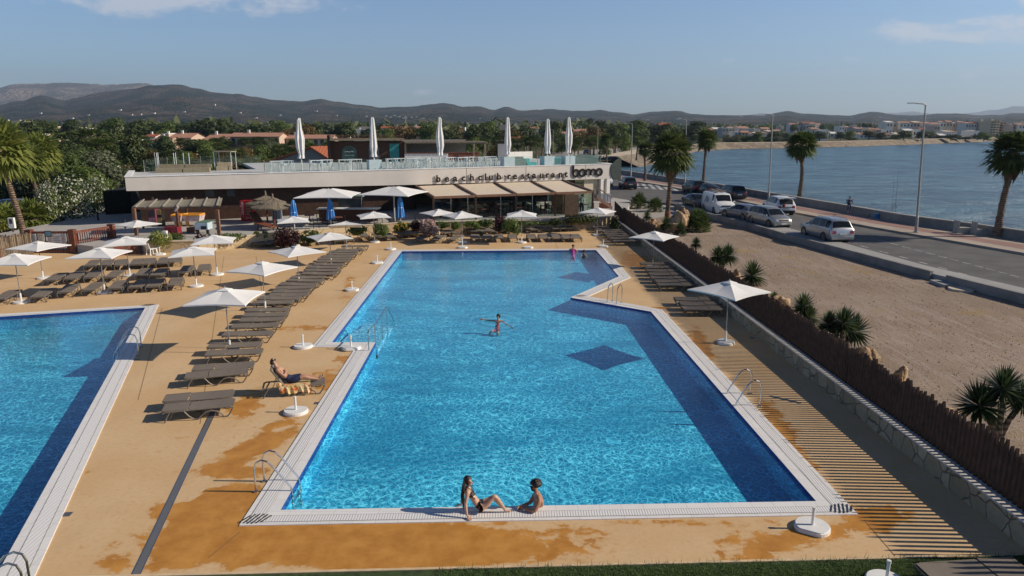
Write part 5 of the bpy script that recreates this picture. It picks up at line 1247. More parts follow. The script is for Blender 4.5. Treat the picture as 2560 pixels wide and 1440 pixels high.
for (x, y, wh) in spots:
 n_ = cnt.get(wh, 0); cnt[wh] = n_ + 1
 TB.put((x, y, TZ), rnd.random(), 'small dark dining table, %s from the left %s' % (nth(n_), wh), 'dining tables in the glass pavilion')
 for s_ in range(4 if n_ % 2 else 3):
  a_ = s_ * math.pi / 2 + rnd.random() * .4; DC.put((x + .75 * math.cos(a_), y + .75 * math.sin(a_), TZ), a_ - math.pi / 2, 'black chair %s the %s table from the left %s' % (('right of', 'behind', 'left of', 'in front of')[s_], nth(n_), wh), 'dining chairs in the glass pavilion')
for i, (x, y) in enumerate(((775, 560), (800, 563), (765, 572), (845, 566), (880, 563), (905, 560), (925, 560), (955, 562), (1020, 560))):
 p = P(x, y, TZ)
 if i % 3 == 0: TB.put(p, .3, 'small dark table, %s from the left on the open bar terrace' % nth(i // 3), 'tables on the bar terrace')
 DC.put(p + Vector((.8, .1, 0)), 1.9, 'black chair, %s from the left on the open bar terrace' % nth(i), 'chairs on the bar terrace')
m_rw = M('roof_white', (.74, .76, .76), .5, var=.05); ZT_ = ZR - .12
def make_stool():
 r = thing('bar_stool', 'x', 'stool'); MB().box(-.18, -.18, .74, .18, .18, .78).build('seat', m_rw, r)
 w = MB()
 w.bar((-.17, .17, 1.0), (.17, .17, 1.0), .03, .03); w.bar((-.17, .17, .78), (-.17, .17, 1.0), .03, .03, up=(0, 1, 0)); w.bar((.17, .17, .78), (.17, .17, 1.0), .03, .03, up=(0, 1, 0)); w.build('backrest', m_rw, r)
 for sx in (-1, 1):
  for sy in (-1, 1): MB().bar((sx * .16, sy * .16, .75), (sx * .2, sy * .2, 0), .03, .03, up=(0, 1, 0)).build('leg', m_rw, r)
 MB().bar((-.19, -.19, .3), (.19, -.19, .3), .025, .025).build('foot_rail', m_rw, r); return r
def make_high():
 r = thing('high_table', 'x', 'table'); MB().box(-.55, -.3, 1.03, .55, .3, 1.08).build('top', m_rw, r)
 for sx in (-1, 1):
  for sy in (-1, 1): MB().bar((sx * .5, sy * .26, 1.03), (sx * .5, sy * .26, 0), .045, .045, up=(0, 1, 0)).build('leg', m_rw, r)
 return r
ST = Proto(make_stool()); HT = Proto(make_high()); rnd = random.Random(2); si = 0
for i, x in enumerate((692, 722, 792, 820, 862, 893, 980, 1005, 1030, 1052, 1080, 1130, 1155, 1180, 1205, 1232)):
 u, _ = hit(x, 425, 1.9); HT.put(B(u, 1.9 + .5 * (i % 2), ZT_), ANG + (rnd.random() - .5) * .2, 'white high bar table, %s from the left behind the roof balustrade' % nth(i), 'high tables on the roof terrace')
 for k in (-1, 1):
  HT_ = B(u + .45 * k, 1.25 + .5 * (i % 2) + 1.3 * (k > 0), ZT_); ST.put(HT_, ANG + rnd.random() * 3, 'white bar stool %s the %s high table from the left on the roof' % (('in front of', 'behind')[k > 0], nth(i)), 'bar stools on the roof terrace')
m_boxw = M('box_pale', (.60, .66, .70), .6, var=.04)
def roof_parasol(x, by, ty, label, bw, box=True, kink=0):
 u, _ = hit(x, 420, 2.0); p = B(u, 2.0, ZT_); H_ = zAt(p, ty) - ZT_; r = thing('folded_roof_parasol', label, 'folded parasol', tuple(p), ANG, 'tall folded white parasols on the roof terrace')
 n = 14; rn = random.Random(int(x)); vs = []; fs = []; hs_ = [H_, H_ * .97, H_ * .8, H_ * .62, H_ * .45, H_ * .33, H_ * .26]; rr_ = [.07, .14, .20, .25 + kink * .07, .30, .21, .27]
 for i, (h, rr) in enumerate(zip(hs_, rr_)):
  ox = (rn.random() - .5) * .08 * kink
  for j in range(n): t_ = 2 * math.pi * j / n; k = rr * (1 + (.25 if j % 2 else -.2)); vs.append((ox + k * math.cos(t_), k * math.sin(t_), h))
 for i in range(len(hs_) - 1):
  for j in range(n): a_ = i * n + j; b2 = i * n + (j + 1) % n; fs.append((a_ + n, b2 + n, b2, a_))
 w = MB(); w.add(vs, fs); w.add([vs[j] for j in range(n)], [tuple(range(n))]); w.build('cloth', m_canopy, r)
 MB().cyl((0, 0, .1), (0, 0, H_ * .9), .05, n=8).build('pole', m_white, r)
 w = MB(); w.lathe((0, 0, H_ * .40), [(.23, 0), (.235, .05)], 14); w.build('tie_strap', M('strap', (.2, .2, .2), .8), r)
 if box: w = MB(); w.box(-bw / 2, -.5, 0, bw / 2, .5, 1.0); w.build('base_box', m_boxw, r)
 else: MB().box(-.45, -.45, 0, .45, .45, .12).build('base_box', m_boxw, r)
roof_parasol(755, 410, 295, 'crumpled folded white parasol, leftmost on the roof terrace', 1, False, 1.5)
roof_parasol(936, 405, 293, 'slim folded white parasol on a pale box before the rooftop bar hut', 1.2)
roof_parasol(1101, 405, 293, 'folded white parasol with a loose flap before the open bar counter', 1.0, False, 1)
roof_parasol(1269, 400, 293, 'slim folded white parasol on a pale box beside the roof block', 1.2)
roof_parasol(1368, 395, 297, 'folded white parasol on a pale box, second from the right on the roof', 1.2, True, .4)
roof_parasol(1420, 393, 293, 'folded white parasol, rightmost on the roof terrace', 1.2, True, 1.2)
def rbox(name, label, cat, x0, x1, v, h, dep, mt, pn='body'):
 u0, _ = hit(x0, 415, v); u1, _ = hit(x1, 415, v); t = thing(name, label, cat, tuple(B((u0 + u1) / 2, v, ZT_))); w = MB(); bbox(w, u0, v, ZT_, u1, v + dep, ZT_ + h); w.build(pn, mt, t, world=True); return t, u0, u1
t, u0, u1 = rbox('outdoor_sofa', 'turquoise sofa with raised back behind the balustrade, left of the right boxes', 'sofa', 1318, 1342, 1.6, .42, .9, m_pool_sofa, 'seat'); w = MB(); bbox(w, u0, 2.3, ZT_ + .42, u1 - .5, 2.5, ZT_ + .8); w.build('backrest', m_pool_sofa, t, world=True)
t, u0, u1 = rbox('outdoor_sofa', 'grey-green sofa beside the turquoise one on the roof', 'sofa', 1286, 1316, 1.6, .75, .9, M('sofa_green', (.20, .25, .23), .9), 'seat'); w = MB(); bbox(w, u0, 2.3, ZT_ + .75, u1, 2.5, ZT_ + 1.0); w.build('backrest', MATS['sofa_green'], t, world=True)
t, u0, u1 = rbox('outdoor_sofa', 'teal cube seat between the two right folded parasols', 'seat', 1388, 1402, 1.6, .8, .9, M('teal_dark', (.08, .22, .23), .8), 'seat'); w = MB(); bbox(w, u0, 1.6, ZT_ + .8, u1, 2.5, ZT_ + .9); w.build('cushion', m_pool_sofa, t, world=True)
t, u0, u1 = rbox('outdoor_sofa', 'dark green box sofa at the right end of the roof terrace', 'seat', 1440, 1492, 2.2, .75, .9, M('dk_green_box', (.12, .16, .15), .8), 'seat'); w = MB(); bbox(w, u0, 2.9, ZT_ + .75, u1, 3.1, ZT_ + 1.0); w.build('backrest', MATS['dk_green_box'], t, world=True)
for i, (x0, x1, y, l) in enumerate(((392, 458, 432, 'long tan outdoor sofa on the left roof, nearest the corner'), (460, 526, 431, 'long tan outdoor sofa on the left roof, second from the corner'), (540, 578, 426, 'short tan outdoor sofa on the left roof beside the small canopy'))):
 a = P(x0, y, ZT_ ); c = P(x1, y - 1, ZT_); t = thing('outdoor_sofa', l, 'sofa', tuple((a + c) / 2)); w = MB(); w.bar(a + Z * .2, c + Z * .2, .8, .4); w.build('seat', M('tan_fabric', (.30, .25, .17), .9), t, world=True)
 w = MB(); w.bar(a + Z * .55 + Vector((0, .4, 0)), c + Z * .55 + Vector((0, .4, 0)), .2, .35); w.build('backrest', MATS['tan_fabric'], t, world=True)
q = P(564, 425, ZT_); t = thing('small_canopy', 'little canopy frame with four thin white posts on the left roof', 'canopy', tuple(q))
w = MB(); w.box(q.x - .9, q.y - .6, ZT_ + 1.7, q.x + .9, q.y + .8, ZT_ + 1.78); w.build('roof', M('tan_fabric', (.30, .25, .17), .9), t, world=True)
for sx in (-.8, .8):
 for sy in (-.5, .7): w = MB(); w.bar((q.x + sx, q.y + sy, ZT_), (q.x + sx, q.y + sy, ZT_ + 1.7), .05, .05, up=(0, 1, 0)); w.build('post', m_rw, t, world=True)
pl_ = thing('thin_pole', 'x', 'pole'); MB().cyl((0, 0, 0), (.0, 0, 1.7), .03, n=6).build('shaft', m_rw, pl_); MB().cyl((0, 0, 0), (0, 0, .05), .15, n=10).build('foot', m_rw, pl_); TP = Proto(pl_)
for i, (x, y) in enumerate(((391, 428), (396, 428), (399, 427), (438, 429), (443, 428), (462, 429), (476, 429))): TP.put(P(x, y, ZT_), 0, 'thin white pole, %s from the left standing on the left roof' % nth(i), 'thin poles on the left roof')
# ---------------------------------------------------------------- entrance gate, cane fence, signs at the left
gt = thing('entrance_gate', 'red-brown wooden double gate with vertical bars behind the left parasols', 'gate', tuple(P(190, 632)))
gx = [P(85, 633), P(180, 632), P(283, 616)]
hgt = zAt(gx[1], 577)
for k, (a, c) in enumerate(((gx[0], gx[1]), (gx[1] + Vector((.4, 0, 0)), gx[2]))):
 d = (c - a); n_ = int(d.length / .17)
 w = MB(); w.bar(a + Z * (hgt - .1), c + Z * (hgt - .1), .08, .16); w.bar(a + Z * .12, c + Z * .12, .08, .12); w.bar(a + Z * (hgt * .5), c + Z * (hgt * .5), .06, .05)
 for i in range(n_ + 1): q = a + d * (i / n_); w.bar(q, q + Z * (hgt - .1), .05, .05, up=(0, 1, 0))
 w.build('leaf', m_redwood, gt, world=True)
for q in (gx[0] - Vector((.15, 0, 0)), gx[1] + Vector((.2, -.05, 0)), gx[2]): w = MB(); w.box(q.x - .2, q.y - .15, 0, q.x + .2, q.y + .25, hgt + .1); w.build('post', m_redwood, gt, world=True)
t = thing('rules_board', 'white rules board with small pictograms fixed to the left gate leaf', 'sign', tuple(P(150, 610)))
a = P(128, 632) - Vector((0, .1, 0)); c = P(172, 632) - Vector((0, .1, 0)); w = MB(); w.box(a.x, a.y - .03, .35, c.x, a.y, hgt - .2); w.build('board', M('board_white', (.62, .62, .62), .6), t, world=True)
m_blk = M('ink_grey', (.14, .15, .17), .7); m_inkr = M('ink_red', (.45, .12, .10), .7)
wid_ = c.x - a.x; hh_ = hgt - .55
for i in range(4):
 for j, xx in enumerate((.12, .86)):
  cx_, cz_ = a.x + wid_ * xx, .35 + hh_ * (.14 + .24 * i); w = MB()
  if (i + j) % 2: w.tube([(cx_ + .09 * math.cos(q * .7), a.y - .035, cz_ + .09 * math.sin(q * .7)) for q in range(10)], .012, 4)
  else:
   for s0, s1 in (((-.09, -.09), (.09, -.09)), ((.09, -.09), (.09, .09)), ((.09, .09), (-.09, .09)), ((-.09, .09), (-.09, -.09))): w.bar((cx_ + s0[0], a.y - .035, cz_ + s0[1]), (cx_ + s1[0], a.y - .035, cz_ + s1[1]), .012, .015)
  w.bar((cx_ - .05, a.y - .035, cz_ - .05), (cx_ + .05, a.y - .035, cz_ + .05), .012, .02); w.build('pictogram', m_inkr if (i + j) % 2 else m_blk, t, world=True)
for i in range(6): w = MB(); z_ = .45 + i * hh_ * .14; w.bar((a.x + wid_ * .28, a.y - .035, z_), (a.x + wid_ * (.6 + .1 * (i % 2)), a.y - .035, z_), .012, .025); w.build('text_line', m_blk, t, world=True)
for (x0, x1, y0, y1, l, mt) in ((88, 99, 585, 605, 'small white notice at the left end of the gate', MATS['board_white']), (104, 118, 584, 603, 'cream notice in a wooden frame on the gate', m_hcream), (122, 139, 577, 592, 'small blue and white screen sign above the rules board', m_window)):
 a = P(x0, 633) - Vector((0, .12, 0)); c = P(x1, 633) - Vector((0, .12, 0)); z1 = zAt(a, y0); z0 = zAt(a, y1); t = thing('notice', l, 'sign', (a.x, a.y, 0)); w = MB(); w.box(a.x, a.y - .03, z0, c.x, a.y, z1); w.build('panel', mt, t, world=True)
 w = MB(); w.box(a.x + .05, a.y - .035, z0 + .06, c.x - .05, a.y - .03, z1 - .06); w.build('print', M('print_blue', (.12, .26, .38), .5) if 'blue' in l else M('print_pale', (.45, .43, .40), .6, var=.3, sc_=9), t, world=True)
t = thing('timber_screen', 'low solid red-brown timber panel right of the entrance gate', 'fence panel', tuple(P(300, 642))); a = P(287, 640); c = P(350, 634); w = MB(); w.bar(a + Z * .42, c + Z * .42, .08, .84); w.build('panel', m_redwood, t, world=True); w = MB(); w.bar(c, c + Z * .92, .15, .15, up=(0, 1, 0)); w.build('post', m_brown, t, world=True)
cf = thing('cane_fence', 'pale cane fence at the left frame edge beside the gate', 'fence', tuple(P(30, 640)))
a = P(-120, 660); c = P(84, 636); hz = zAt(c, 584); w = MB(); n_ = 90; rnd = random.Random(9)
for i in range(n_):
 q = a.lerp(c, (i + .5) / n_); w.bar(q, q + Z * (hz + (rnd.random() - .5) * .25) + Vector(((rnd.random() - .5) * .06, 0, 0)), .07, .04, up=(0, 1, 0))
w.build('canes', m_cane, cf, world=True); w = MB(); w.bar(a + Z * .6, c + Z * .6, .06, .05); w.build('fence_rail', m_redwood, cf, world=True)
q = P(2, 660); w = MB(); w.bar(q, q + Z * (hz + .1), .12, .12, up=(0, 1, 0)); w.build('post', m_redwood, cf, world=True)
q = P(34, 600, 0); t = thing('info_box', 'white-and-teal small box on a post left of the palm trunk', 'info box', tuple(q)); w = MB(); w.box(q.x - .22, q.y, .9, q.x + .22, q.y + .2, 1.7); w.build('box', m_white, t, world=True); w = MB(); w.bar(q + Vector((0, .1, 0)), q + Vector((0, .1, .9)), .08, .08, up=(0, 1, 0)); w.build('post', m_brown, t, world=True); w = MB(); w.box(q.x - .12, q.y - .01, 1.25, q.x + .12, q.y, 1.6); w.build('window', m_window, t, world=True)
m_bol = M('bollard_dark', (.03, .028, .03), .8)
bo = thing('timber_bollard', 'x', 'bollard'); MB().cyl((0, 0, 0), (0, 0, 1.1), .09, .08, 8).build('shaft', m_bol, bo); MB().cyl((0, 0, 1.1), (0, 0, 1.14), .1, .06, 8).build('cap', m_bol, bo); BO = Proto(bo)
for x, y, l in ((248, 568, 'dark timber bollard alone on the grey path left of the reed screen'), (160, 565, 'dark timber bollard at the right end of the low rail'), (148, 569, 'dark timber bollard in the low rail, second from its right end'), (136, 573, 'dark timber bollard in the low rail, third from its right end'), (316, 590, 'black bollard under the parasol by the pergola, left one'), (361, 590, 'black bollard under the parasol by the pergola, right one')):
 p = P(x, y, 0); BO.put(p, 0, l, 'dark timber bollards near the gate', (1, 1, 1.15))
path = [tuple(P(*q))[:2] for q in ((60, 612), (330, 585), (360, 600), (265, 530), (150, 541), (100, 560))]
struct(MB().sheet([[tuple(P(*q))[:2] for q in ((95, 632), (360, 632), (360, 590), (268, 560), (265, 528), (150, 538), (20, 600))]], .012).build('entrance_path', M('entrance_grey', (.30, .30, .31), .85, var=.08)))
t = thing('stone_kerb', 'low kerb of orange boulders along the garden behind the grey path', 'kerb', tuple(P(210, 533)))
a = P(140, 543, 0); c = P(266, 524, 0); w = MB(); w.hexa([a, c, c + Vector((0, 2, 0)), a + Vector((0, 2, 0))], [q + Z * .5 for q in (a, c, c + Vector((0, 2, 0)), a + Vector((0, 2, 0)))]); w.build('bed', mat_stone('orange_stones', (.48, .26, .13), (.55, .40, .26), (.20, .14, .09), 2.4), t, world=True)
w = MB(); w.bar(a + Z * .2 - Vector((0, .5, 0)), c + Z * .2 - Vector((0, .5, 0)), .5, .4); w.build('kerb', m_concr, t, world=True)
t = thing('timber_railing', 'two-bar weathered timber railing in front of the oleander', 'railing', tuple(P(235, 525)))
a = P(150, 532, .3); c = P(264, 516, .3)
for z in (.55, 1.15): w = MB(); w.bar(a + Z * z, c + Z * z, .08, .1); w.build('bar', M('weathered_wood', (.27, .22, .17), .9), t, world=True)
for k in (.1, .45, .8): q = a.lerp(c, k); w = MB(); w.bar(q, q + Z * 1.2, .1, .1, up=(0, 1, 0)); w.build('post', MATS['weathered_wood'], t, world=True)
t = thing('menu_board', 'white double menu board on a rust-red planter box right of the pavilion', 'sign', tuple(P(1510, 525, TZ)))
a = P(1499, 521, TZ); w = MB(); w.box(a.x, a.y, TZ, a.x + 1.1, a.y + .5, TZ + .5); w.build('planter_box', M('rust_box', (.30, .10, .055), .7), t, world=True)
for k in range(2): w = MB(); w.box(a.x + .02 + k * .54, a.y + .2, TZ + .65, a.x + .52 + k * .54, a.y + .24, TZ + 1.45); w.build('panel', m_white, t, world=True)
w = MB(); w.bar((a.x + .54, a.y + .26, TZ + .4), (a.x + .54, a.y + .26, TZ + 1.5), .06, .05, up=(0, 1, 0)); w.build('post', m_brown, t, world=True)
t = thing('outdoor_stair', 'dark brown outdoor stair descending along the right end of the building', 'stair', tuple(P(1500, 520, TZ)))
a = P(1487, 490, TZ + 2.0); c = P(1530, 520, TZ + .3); w = MB(); w.bar(a, c, .08, .3); w.build('stringer', m_brown, t, world=True); w = MB(); w.bar(a + Z * .9, c + Z * .9, .05, .06); w.build('handrail', m_brown, t, world=True)
for k in range(5): q = a.lerp(c, (k + .5) / 5); w = MB(); w.bar(q, q + Z * .9, .04, .04, up=(0, 1, 0)); w.build('baluster', m_brown, t, world=True)
# ---------------------------------------------------------------- foliage
lf_pine = mat_leaf('leaf_pine', (.038, .062, .022), (.10, .13, .045), .25)
lf_olive = mat_leaf('leaf_olive', (.075, .095, .055), (.17, .19, .12), .25)
lf_green = mat_leaf('leaf_green', (.06, .105, .025), (.15, .20, .06), .35)
lf_autumn = mat_leaf('leaf_russet', (.085, .07, .02), (.17, .11, .035), .3)
lf_palm = mat_leaf('leaf_palm', (.04, .075, .022), (.12, .15, .045), .3)
lf_palmy = mat_leaf('leaf_palm_yellow', (.12, .17, .035), (.32, .35, .10), .45)
lf_yucca = mat_leaf('leaf_yucca', (.035, .065, .028), (.09, .13, .05), .25)
lf_dead = mat_leaf('leaf_dead', (.12, .075, .04), (.24, .16, .09), .2)
lf_purple = mat_leaf('leaf_purple', (.045, .018, .022), (.11, .04, .045), .25)
lf_white = mat_leaf('petal_white', (.50, .50, .40), (.68, .68, .58), .4, .05)
lf_pink = mat_leaf('petal_pink', (.45, .28, .28), (.62, .46, .42), .4, .05)
lf_yel = mat_leaf('petal_yellow', (.42, .30, .05), (.6, .42, .1), .4, .05)
m_trunk = mat_stripes('palm_trunk', (.30, .215, .155), (.10, .065, .045), 2, .16, .55, .95, 1.0, .3)
m_trunkred = M('palm_trunk_smooth', (.30, .115, .055), .8, var=.15, sc_=5)
m_rock = mat_stone('boulder', (.40, .25, .13), (.55, .40, .26), (.28, .17, .09), 1.3, .4, .7)
def leafcloud(lobes, n, size, rnd, w=None, shell=.55, aspect=.55, flat=0):
 w = w or MB(); tot = sum(l[3] * l[4] * l[5] for l in lobes)
 for (cx, cy, cz, rx, ry, rz) in lobes:
  k = max(4, int(n * rx * ry * rz / tot)); tone = rnd.random()
  for _ in range(k):
   th = rnd.random() * 6.283; cp = rnd.random() * 2 - 1; sp = math.sqrt(1 - cp * cp); rr = shell + (1 - shell) * rnd.random() ** .6
   d = Vector((sp * math.cos(th), sp * math.sin(th), cp)); nz = 1 + .28 * noise.noise(Vector((cx + d.x * 2.1, cy + d.y * 2.1, cz + d.z * 2.1)))
   p = Vector((cx + d.x * rx * rr * nz, cy + d.y * ry * rr * nz, cz + d.z * rz * rr * nz))
   nn = (d + Vector((rnd.random() - .5, rnd.random() - .5, rnd.random() - .5 + flat)) * 1.5).normalized(); a = nn.orthogonal().normalized(); a = (Matrix.Rotation(rnd.random() * 6.28, 3, nn) @ a); b_ = nn.cross(a)
   s = size * (.6 + .8 * rnd.random()); a = a * s; b_ = b_ * s * aspect
   w.quad(p - a, p - b_, p + a, p + b_, 0, min(1, max(0, .5 * tone + .5 * rnd.random())))
 return w
def lobes_round(h, r, n, rnd, z0=.35, flat=.75):
 L_ = [(0, 0, h * (z0 + 1) / 2, r * .7, r * .7, h * (1 - z0) / 2 * .85)]
 for i in range(n):
  a = rnd.random() * 6.28; q = r * (.35 + .4 * rnd.random()); z = h * (z0 + (.92 - z0) * rnd.random()); s = r * (.28 + .24 * rnd.random()); k = 1 - .5 * max(0, (z / h - .6) / .4)
  L_.append((math.cos(a) * q * k, math.sin(a) * q * k, z, s, s, s * flat))
 return L_
def make_tree(name, cat, mt, h, r, n, size, seed, z0=.3, nl=12, trunk_r=.18, flat=.75, blossoms=None):
 rnd = random.Random(seed); t = thing(name, 'x', cat); L_ = lobes_round(h, r, nl, rnd, z0, flat)
 leafcloud(L_, n, size, rnd, flat=.3).build('crown', mt, t)
 w = MB(); w.tube([(0, 0, -.3), (.05 * r, 0, h * z0), (.1 * r, .04 * r, h * .7)], [trunk_r * 1.3, trunk_r, trunk_r * .5], 7)
 for i in range(5):
  l = L_[1 + i % nl]; w.tube([(.04 * r, 0, h * z0 * (.8 + .1 * i)), (l[0] * .5, l[1] * .5, (h * z0 + l[2]) / 2), (l[0], l[1], l[2])], [trunk_r * .6, trunk_r * .4, trunk_r * .15], 5)
 w.build('trunk', m_shrubwood, t)
 if blossoms: leafcloud([(a, b_, c + .05, d * 1.08, e * 1.08, f_ * 1.08) for a, b_, c, d, e, f_ in L_], blossoms[1], blossoms[2], rnd, shell=.93, aspect=.8).build('blossoms', blossoms[0], t)
 return t
TREES = {
'pine': [Proto(make_tree('pine_tree', 'tree', lf_pine, 10, 4.4, 1500, .42, 31 + i, .35, 13, .22, .6)) for i in range(3)],
'olive': [Proto(make_tree('olive_tree', 'tree', lf_olive, 10, 4.6, 2600, .30, 41 + i, .18, 14, .25, .8)) for i in range(2)],
'green': [Proto(make_tree('leafy_tree', 'tree', lf_green, 10, 4.4, 2200, .34, 51 + i, .15, 14, .22, .8)) for i in range(2)],
'russet': [Proto(make_tree('russet_shrub', 'tree', lf_autumn, 10, 6, 1500, .42, 61, .05, 14, .2, .8))],
'bigdark': [Proto(make_tree('broadleaf_tree', 'tree', mat_leaf('leaf_dark', (.045, .075, .025), (.125, .165, .06), .3), 10, 4.6, 7000, .17, 71 + i, .08, 18, .2, .85)) for i in range(2)],
'oleander': [Proto(make_tree('oleander', 'shrub', lf_green, 10, 7, 4200, .30, 81, .03, 16, .15, .85, (lf_white, 900, .30)))],
}
def fan_leaf(w, base, d, L_, rad, rnd, m=0, droop=.5, nb=15, tone=None, wid=.055):
 d = d.normalized(); s = d.cross(Vector((0, 0, 1)));
 if s.length < .1: s = Vector((1, 0, 0))
 s.normalize(); u = s.cross(d).normalized(); tone = rnd.random() if tone is None else tone
 c = base + d * L_ + Vector((0, 0, -.10 * L_))
 w.quad(base - s * .02, c - s * .015, c + s * .015, base + s * .02, m, .2)
 for k in range(nb):
  a = -1.9 + 3.8 * (k + .5) / nb; bd = (d * math.cos(a) + s * math.sin(a)); ln = rad * (.72 + .28 * math.cos(a * .5)) * (.9 + .2 * rnd.random())
  side = (s * math.cos(a) - d * math.sin(a)) * ln * wid * 1.6
  m1 = c + bd * ln * .6 + u * .05 * ((k % 2) * 2 - 1) * rad; tip = c + bd * ln - Vector((0, 0, 1)) * droop * ln * .35 * (.6 + .8 * rnd.random())
  w.quad(c, m1 - side, tip, m1 + side, m, min(1, tone * .7 + .3 * rnd.random()))
def fan_crown(n, L_, rad, seed, lo=-50, hi=85, droop=.6, nb=15, mb=None, c=(0, 0, 0)):
 rnd = random.Random(seed); w = mb or MB(); c = Vector(c)
 for i in range(n):
  el = R(hi - (hi - lo) * ((i + rnd.random() * .5) / n) ** .85); az = i * 2.39996 + rnd.random() * .3
  d = Vector((math.cos(el) * math.cos(az), math.cos(el) * math.sin(az), math.sin(el)))
  fan_leaf(w, c, d, L_ * (.75 + .35 * rnd.random()), rad * (.85 + .3 * rnd.random()), rnd, 0, droop * (1.2 if el < .3 else .6), nb)
 return w
def skirt(n, r, ln, seed):
 rnd = random.Random(seed); w = MB()
 for i in range(n):
  a = rnd.random() * 6.28; z = -.1 - rnd.random() * ln * .45; rr = r * (.5 + .6 * rnd.random()); l = ln * (.5 + .5 * rnd.random())
  p = Vector((math.cos(a) * r * .4, math.sin(a) * r * .4, z)); q = Vector((math.cos(a) * rr, math.sin(a) * rr, z - l * .5)); e = Vector((math.cos(a) * rr * .7, math.sin(a) * rr * .7, z - l)); s = Vector((-math.sin(a), math.cos(a), 0)) * .12
  w.quad(p, q - s, e, q + s, 0, rnd.random())
 return w
def make_fan_palm(seed, H_=7, lean=.0, near=False, red=False, skl=1.6, nleaf=48, R0=1.15, Lp=1.0, mt=None):
 t = thing('fan_palm', 'x', 'palm tree'); rnd = random.Random(seed)
 pts = [Vector((lean * (k / 8) ** 1.5, .2 * math.sin(k * .7 + seed) * (k / 8), H_ * k / 8)) for k in range(9)]
 rad_ = [.30, .25, .21, .20, .19, .19, .20, .21, .23]
 w = MB(); w.tube(pts, rad_, 12 if near else 8)
 if near:   # leaf bases of the trunk
  for i in range(420):
   k = rnd.random() * .95 + .03; z = H_ * k; j = min(7, int(k * 8)); c = pts[j].lerp(pts[j + 1], k * 8 - j); a = rnd.random() * 6.28; rr = rad_[j]
   d = Vector((math.cos(a), math.sin(a), 0)); s = Vector((-d.y, d.x, 0)) * .06; p = c + d * rr * .95
   w.tri(p - s, p + s, p + d * .07 + Z * .13)
 w.build('trunk', m_trunk, t)
 if red: w = MB(); w.tube([pts[0], pts[1] * 1.9], [.33, .25], 12); w.build('trunk_base', m_trunkred, t)
 c = pts[-1]
 fan_crown(nleaf, Lp, R0, seed, c=c, nb=17 if near else 9).build('crown', mt or lf_palm, t)
 sk = skirt(90 if near else 36, .6, skl, seed); sk.v = [(x + c.x, y + c.y, z + c.z) for x, y, z in sk.v]; sk.build('dead_fronds', lf_dead, t)
 return t
def place_tall(proto, px_, by, ty, H_, R_, label, group=None, z=0, wpx=None, rz=0):
 p = P(px_, by, z); top = zAt(p, ty) - z; s = top / H_; sx = s
 if wpx: sx = (wpx * p.length / FOC / 2) / R_
 return proto.put(p, rz, label, group, (sx, sx, s))
RP = make_fan_palm(1, 7, .15, True, True, 2.0, 60, 1.35, 1.15); p = P(1667, 572, 0); top = zAt(p, 325); s = top / 9.1
tag(RP, 'large fan palm with red-brown trunk foot beside boulders on the lot'); RP.location = p; RP.scale = (s * 1.0, s * 1.0, s)
FP = Proto(make_fan_palm(4, 7, .25, True, False, 1.5, 52, 1.15, .9)); FP2 = Proto(make_fan_palm(9, 7, -.3, True, False, 1.9, 52, 1.2, 1.0))
gpp = 'fan palms along the promenade'
place_tall(FP, 1757, 464, 316, 8.9, 2.1, 'slender fan palm on the promenade behind the dark parked cars', gpp, PZ, 62)
place_tall(FP2, 1998, 500, 324, 8.9, 2.1, 'fan palm on the promenade behind the white car with open tailgate', gpp, PZ, 84, 1)
place_tall(FP2, 2492, 592, 322, 8.9, 2.1, 'large fan palm cut by the right frame edge, beside the concrete seats', gpp, PZ, 124, 3)
place_tall(FP, 1516, 408, 330, 8.9, 2.1, 'distant fan palm on the coast road right of the roof terrace', gpp, 0, 36, 2)
place_tall(FP, 1612, 452, 350, 8.9, 2.1, 'fan palm on the promenade hidden behind the large palm, left part visible', gpp, PZ, 50, 2)
m1_ = Proto(make_fan_palm(14, 7, -.9, True, False, 1.3, 46, 1.5, 1.2, lf_palmy));
p = P(66, 618, 0); H1 = zAt(p, 318); m1_.put(p, .2, 'big leaning fan palm at the left frame edge, its trunk before the cane fence', 'palms behind the gate', (.92, .92, H1 / 8.6))
p = P(112, 556, 0); m1_.put(p, .4, 'leaning fan palm just right of the biggest left palm', 'palms behind the gate', (.78, .78, zAt(p, 368) / 8.6))
p = P(142, 542, 0); m1_.put(p, .1, 'fan palm with bare trunk, third from the left frame edge', 'palms behind the gate', (.8, .8, zAt(p, 345) / 8.6))
t = thing('low_fan_palm', 'low bright green fan palm without trunk beside the leftmost palm trunk', 'palm tree', tuple(P(85, 575, 0)))
fan_crown(34, .9, 1.25, 21, -25, 80, .5, 17, c=(0, 0, .9)).build('crown', lf_palmy, t); MB().cyl((0, 0, 0), (0, 0, .9), .35, n=8).build('trunk', m_trunk, t)
t2 = thing('low_fan_palm', 'low bright fan palm at the left frame edge below the tallest palm', 'palm tree', tuple(P(15, 580, 0)))
fan_crown(26, .9, 1.1, 22, -25, 80, .5, 15, c=(0, 0, .9)).build('crown', lf_palmy, t2); MB().cyl((0, 0, 0), (0, 0, .9), .35, n=8).build('trunk', m_trunk, t2)
def fan_bush(label, px_, by, wpx, hpx, seed, n=80):
 p = P(px_, by, 0); r = wpx / 2 * p.length / FOC; h = hpx * p.length / FOC; t = thing('fan_palm_shrub', label, 'shrub', tuple(p), 0, 'bushy fan palms on the lot')
 w = fan_crown(n, .62, .42, seed, -30, 88, .3, 11); w.build('crown', lf_green, t); MB().cyl((0, 0, -.3), (0, 0, .3), .2, n=7).build('trunk', m_trunk, t); t.scale = (r, r, h * .95); t.location.z += .1
fan_bush('large round fan palm bush right of the boulders', 1743, 578, 76, 60, 31, 150); fan_bush('dark fan palm bush left of two beside the road', 1597, 521, 56, 42, 32); fan_bush('dark fan palm bush right of two beside the road', 1638, 529, 50, 40, 33)
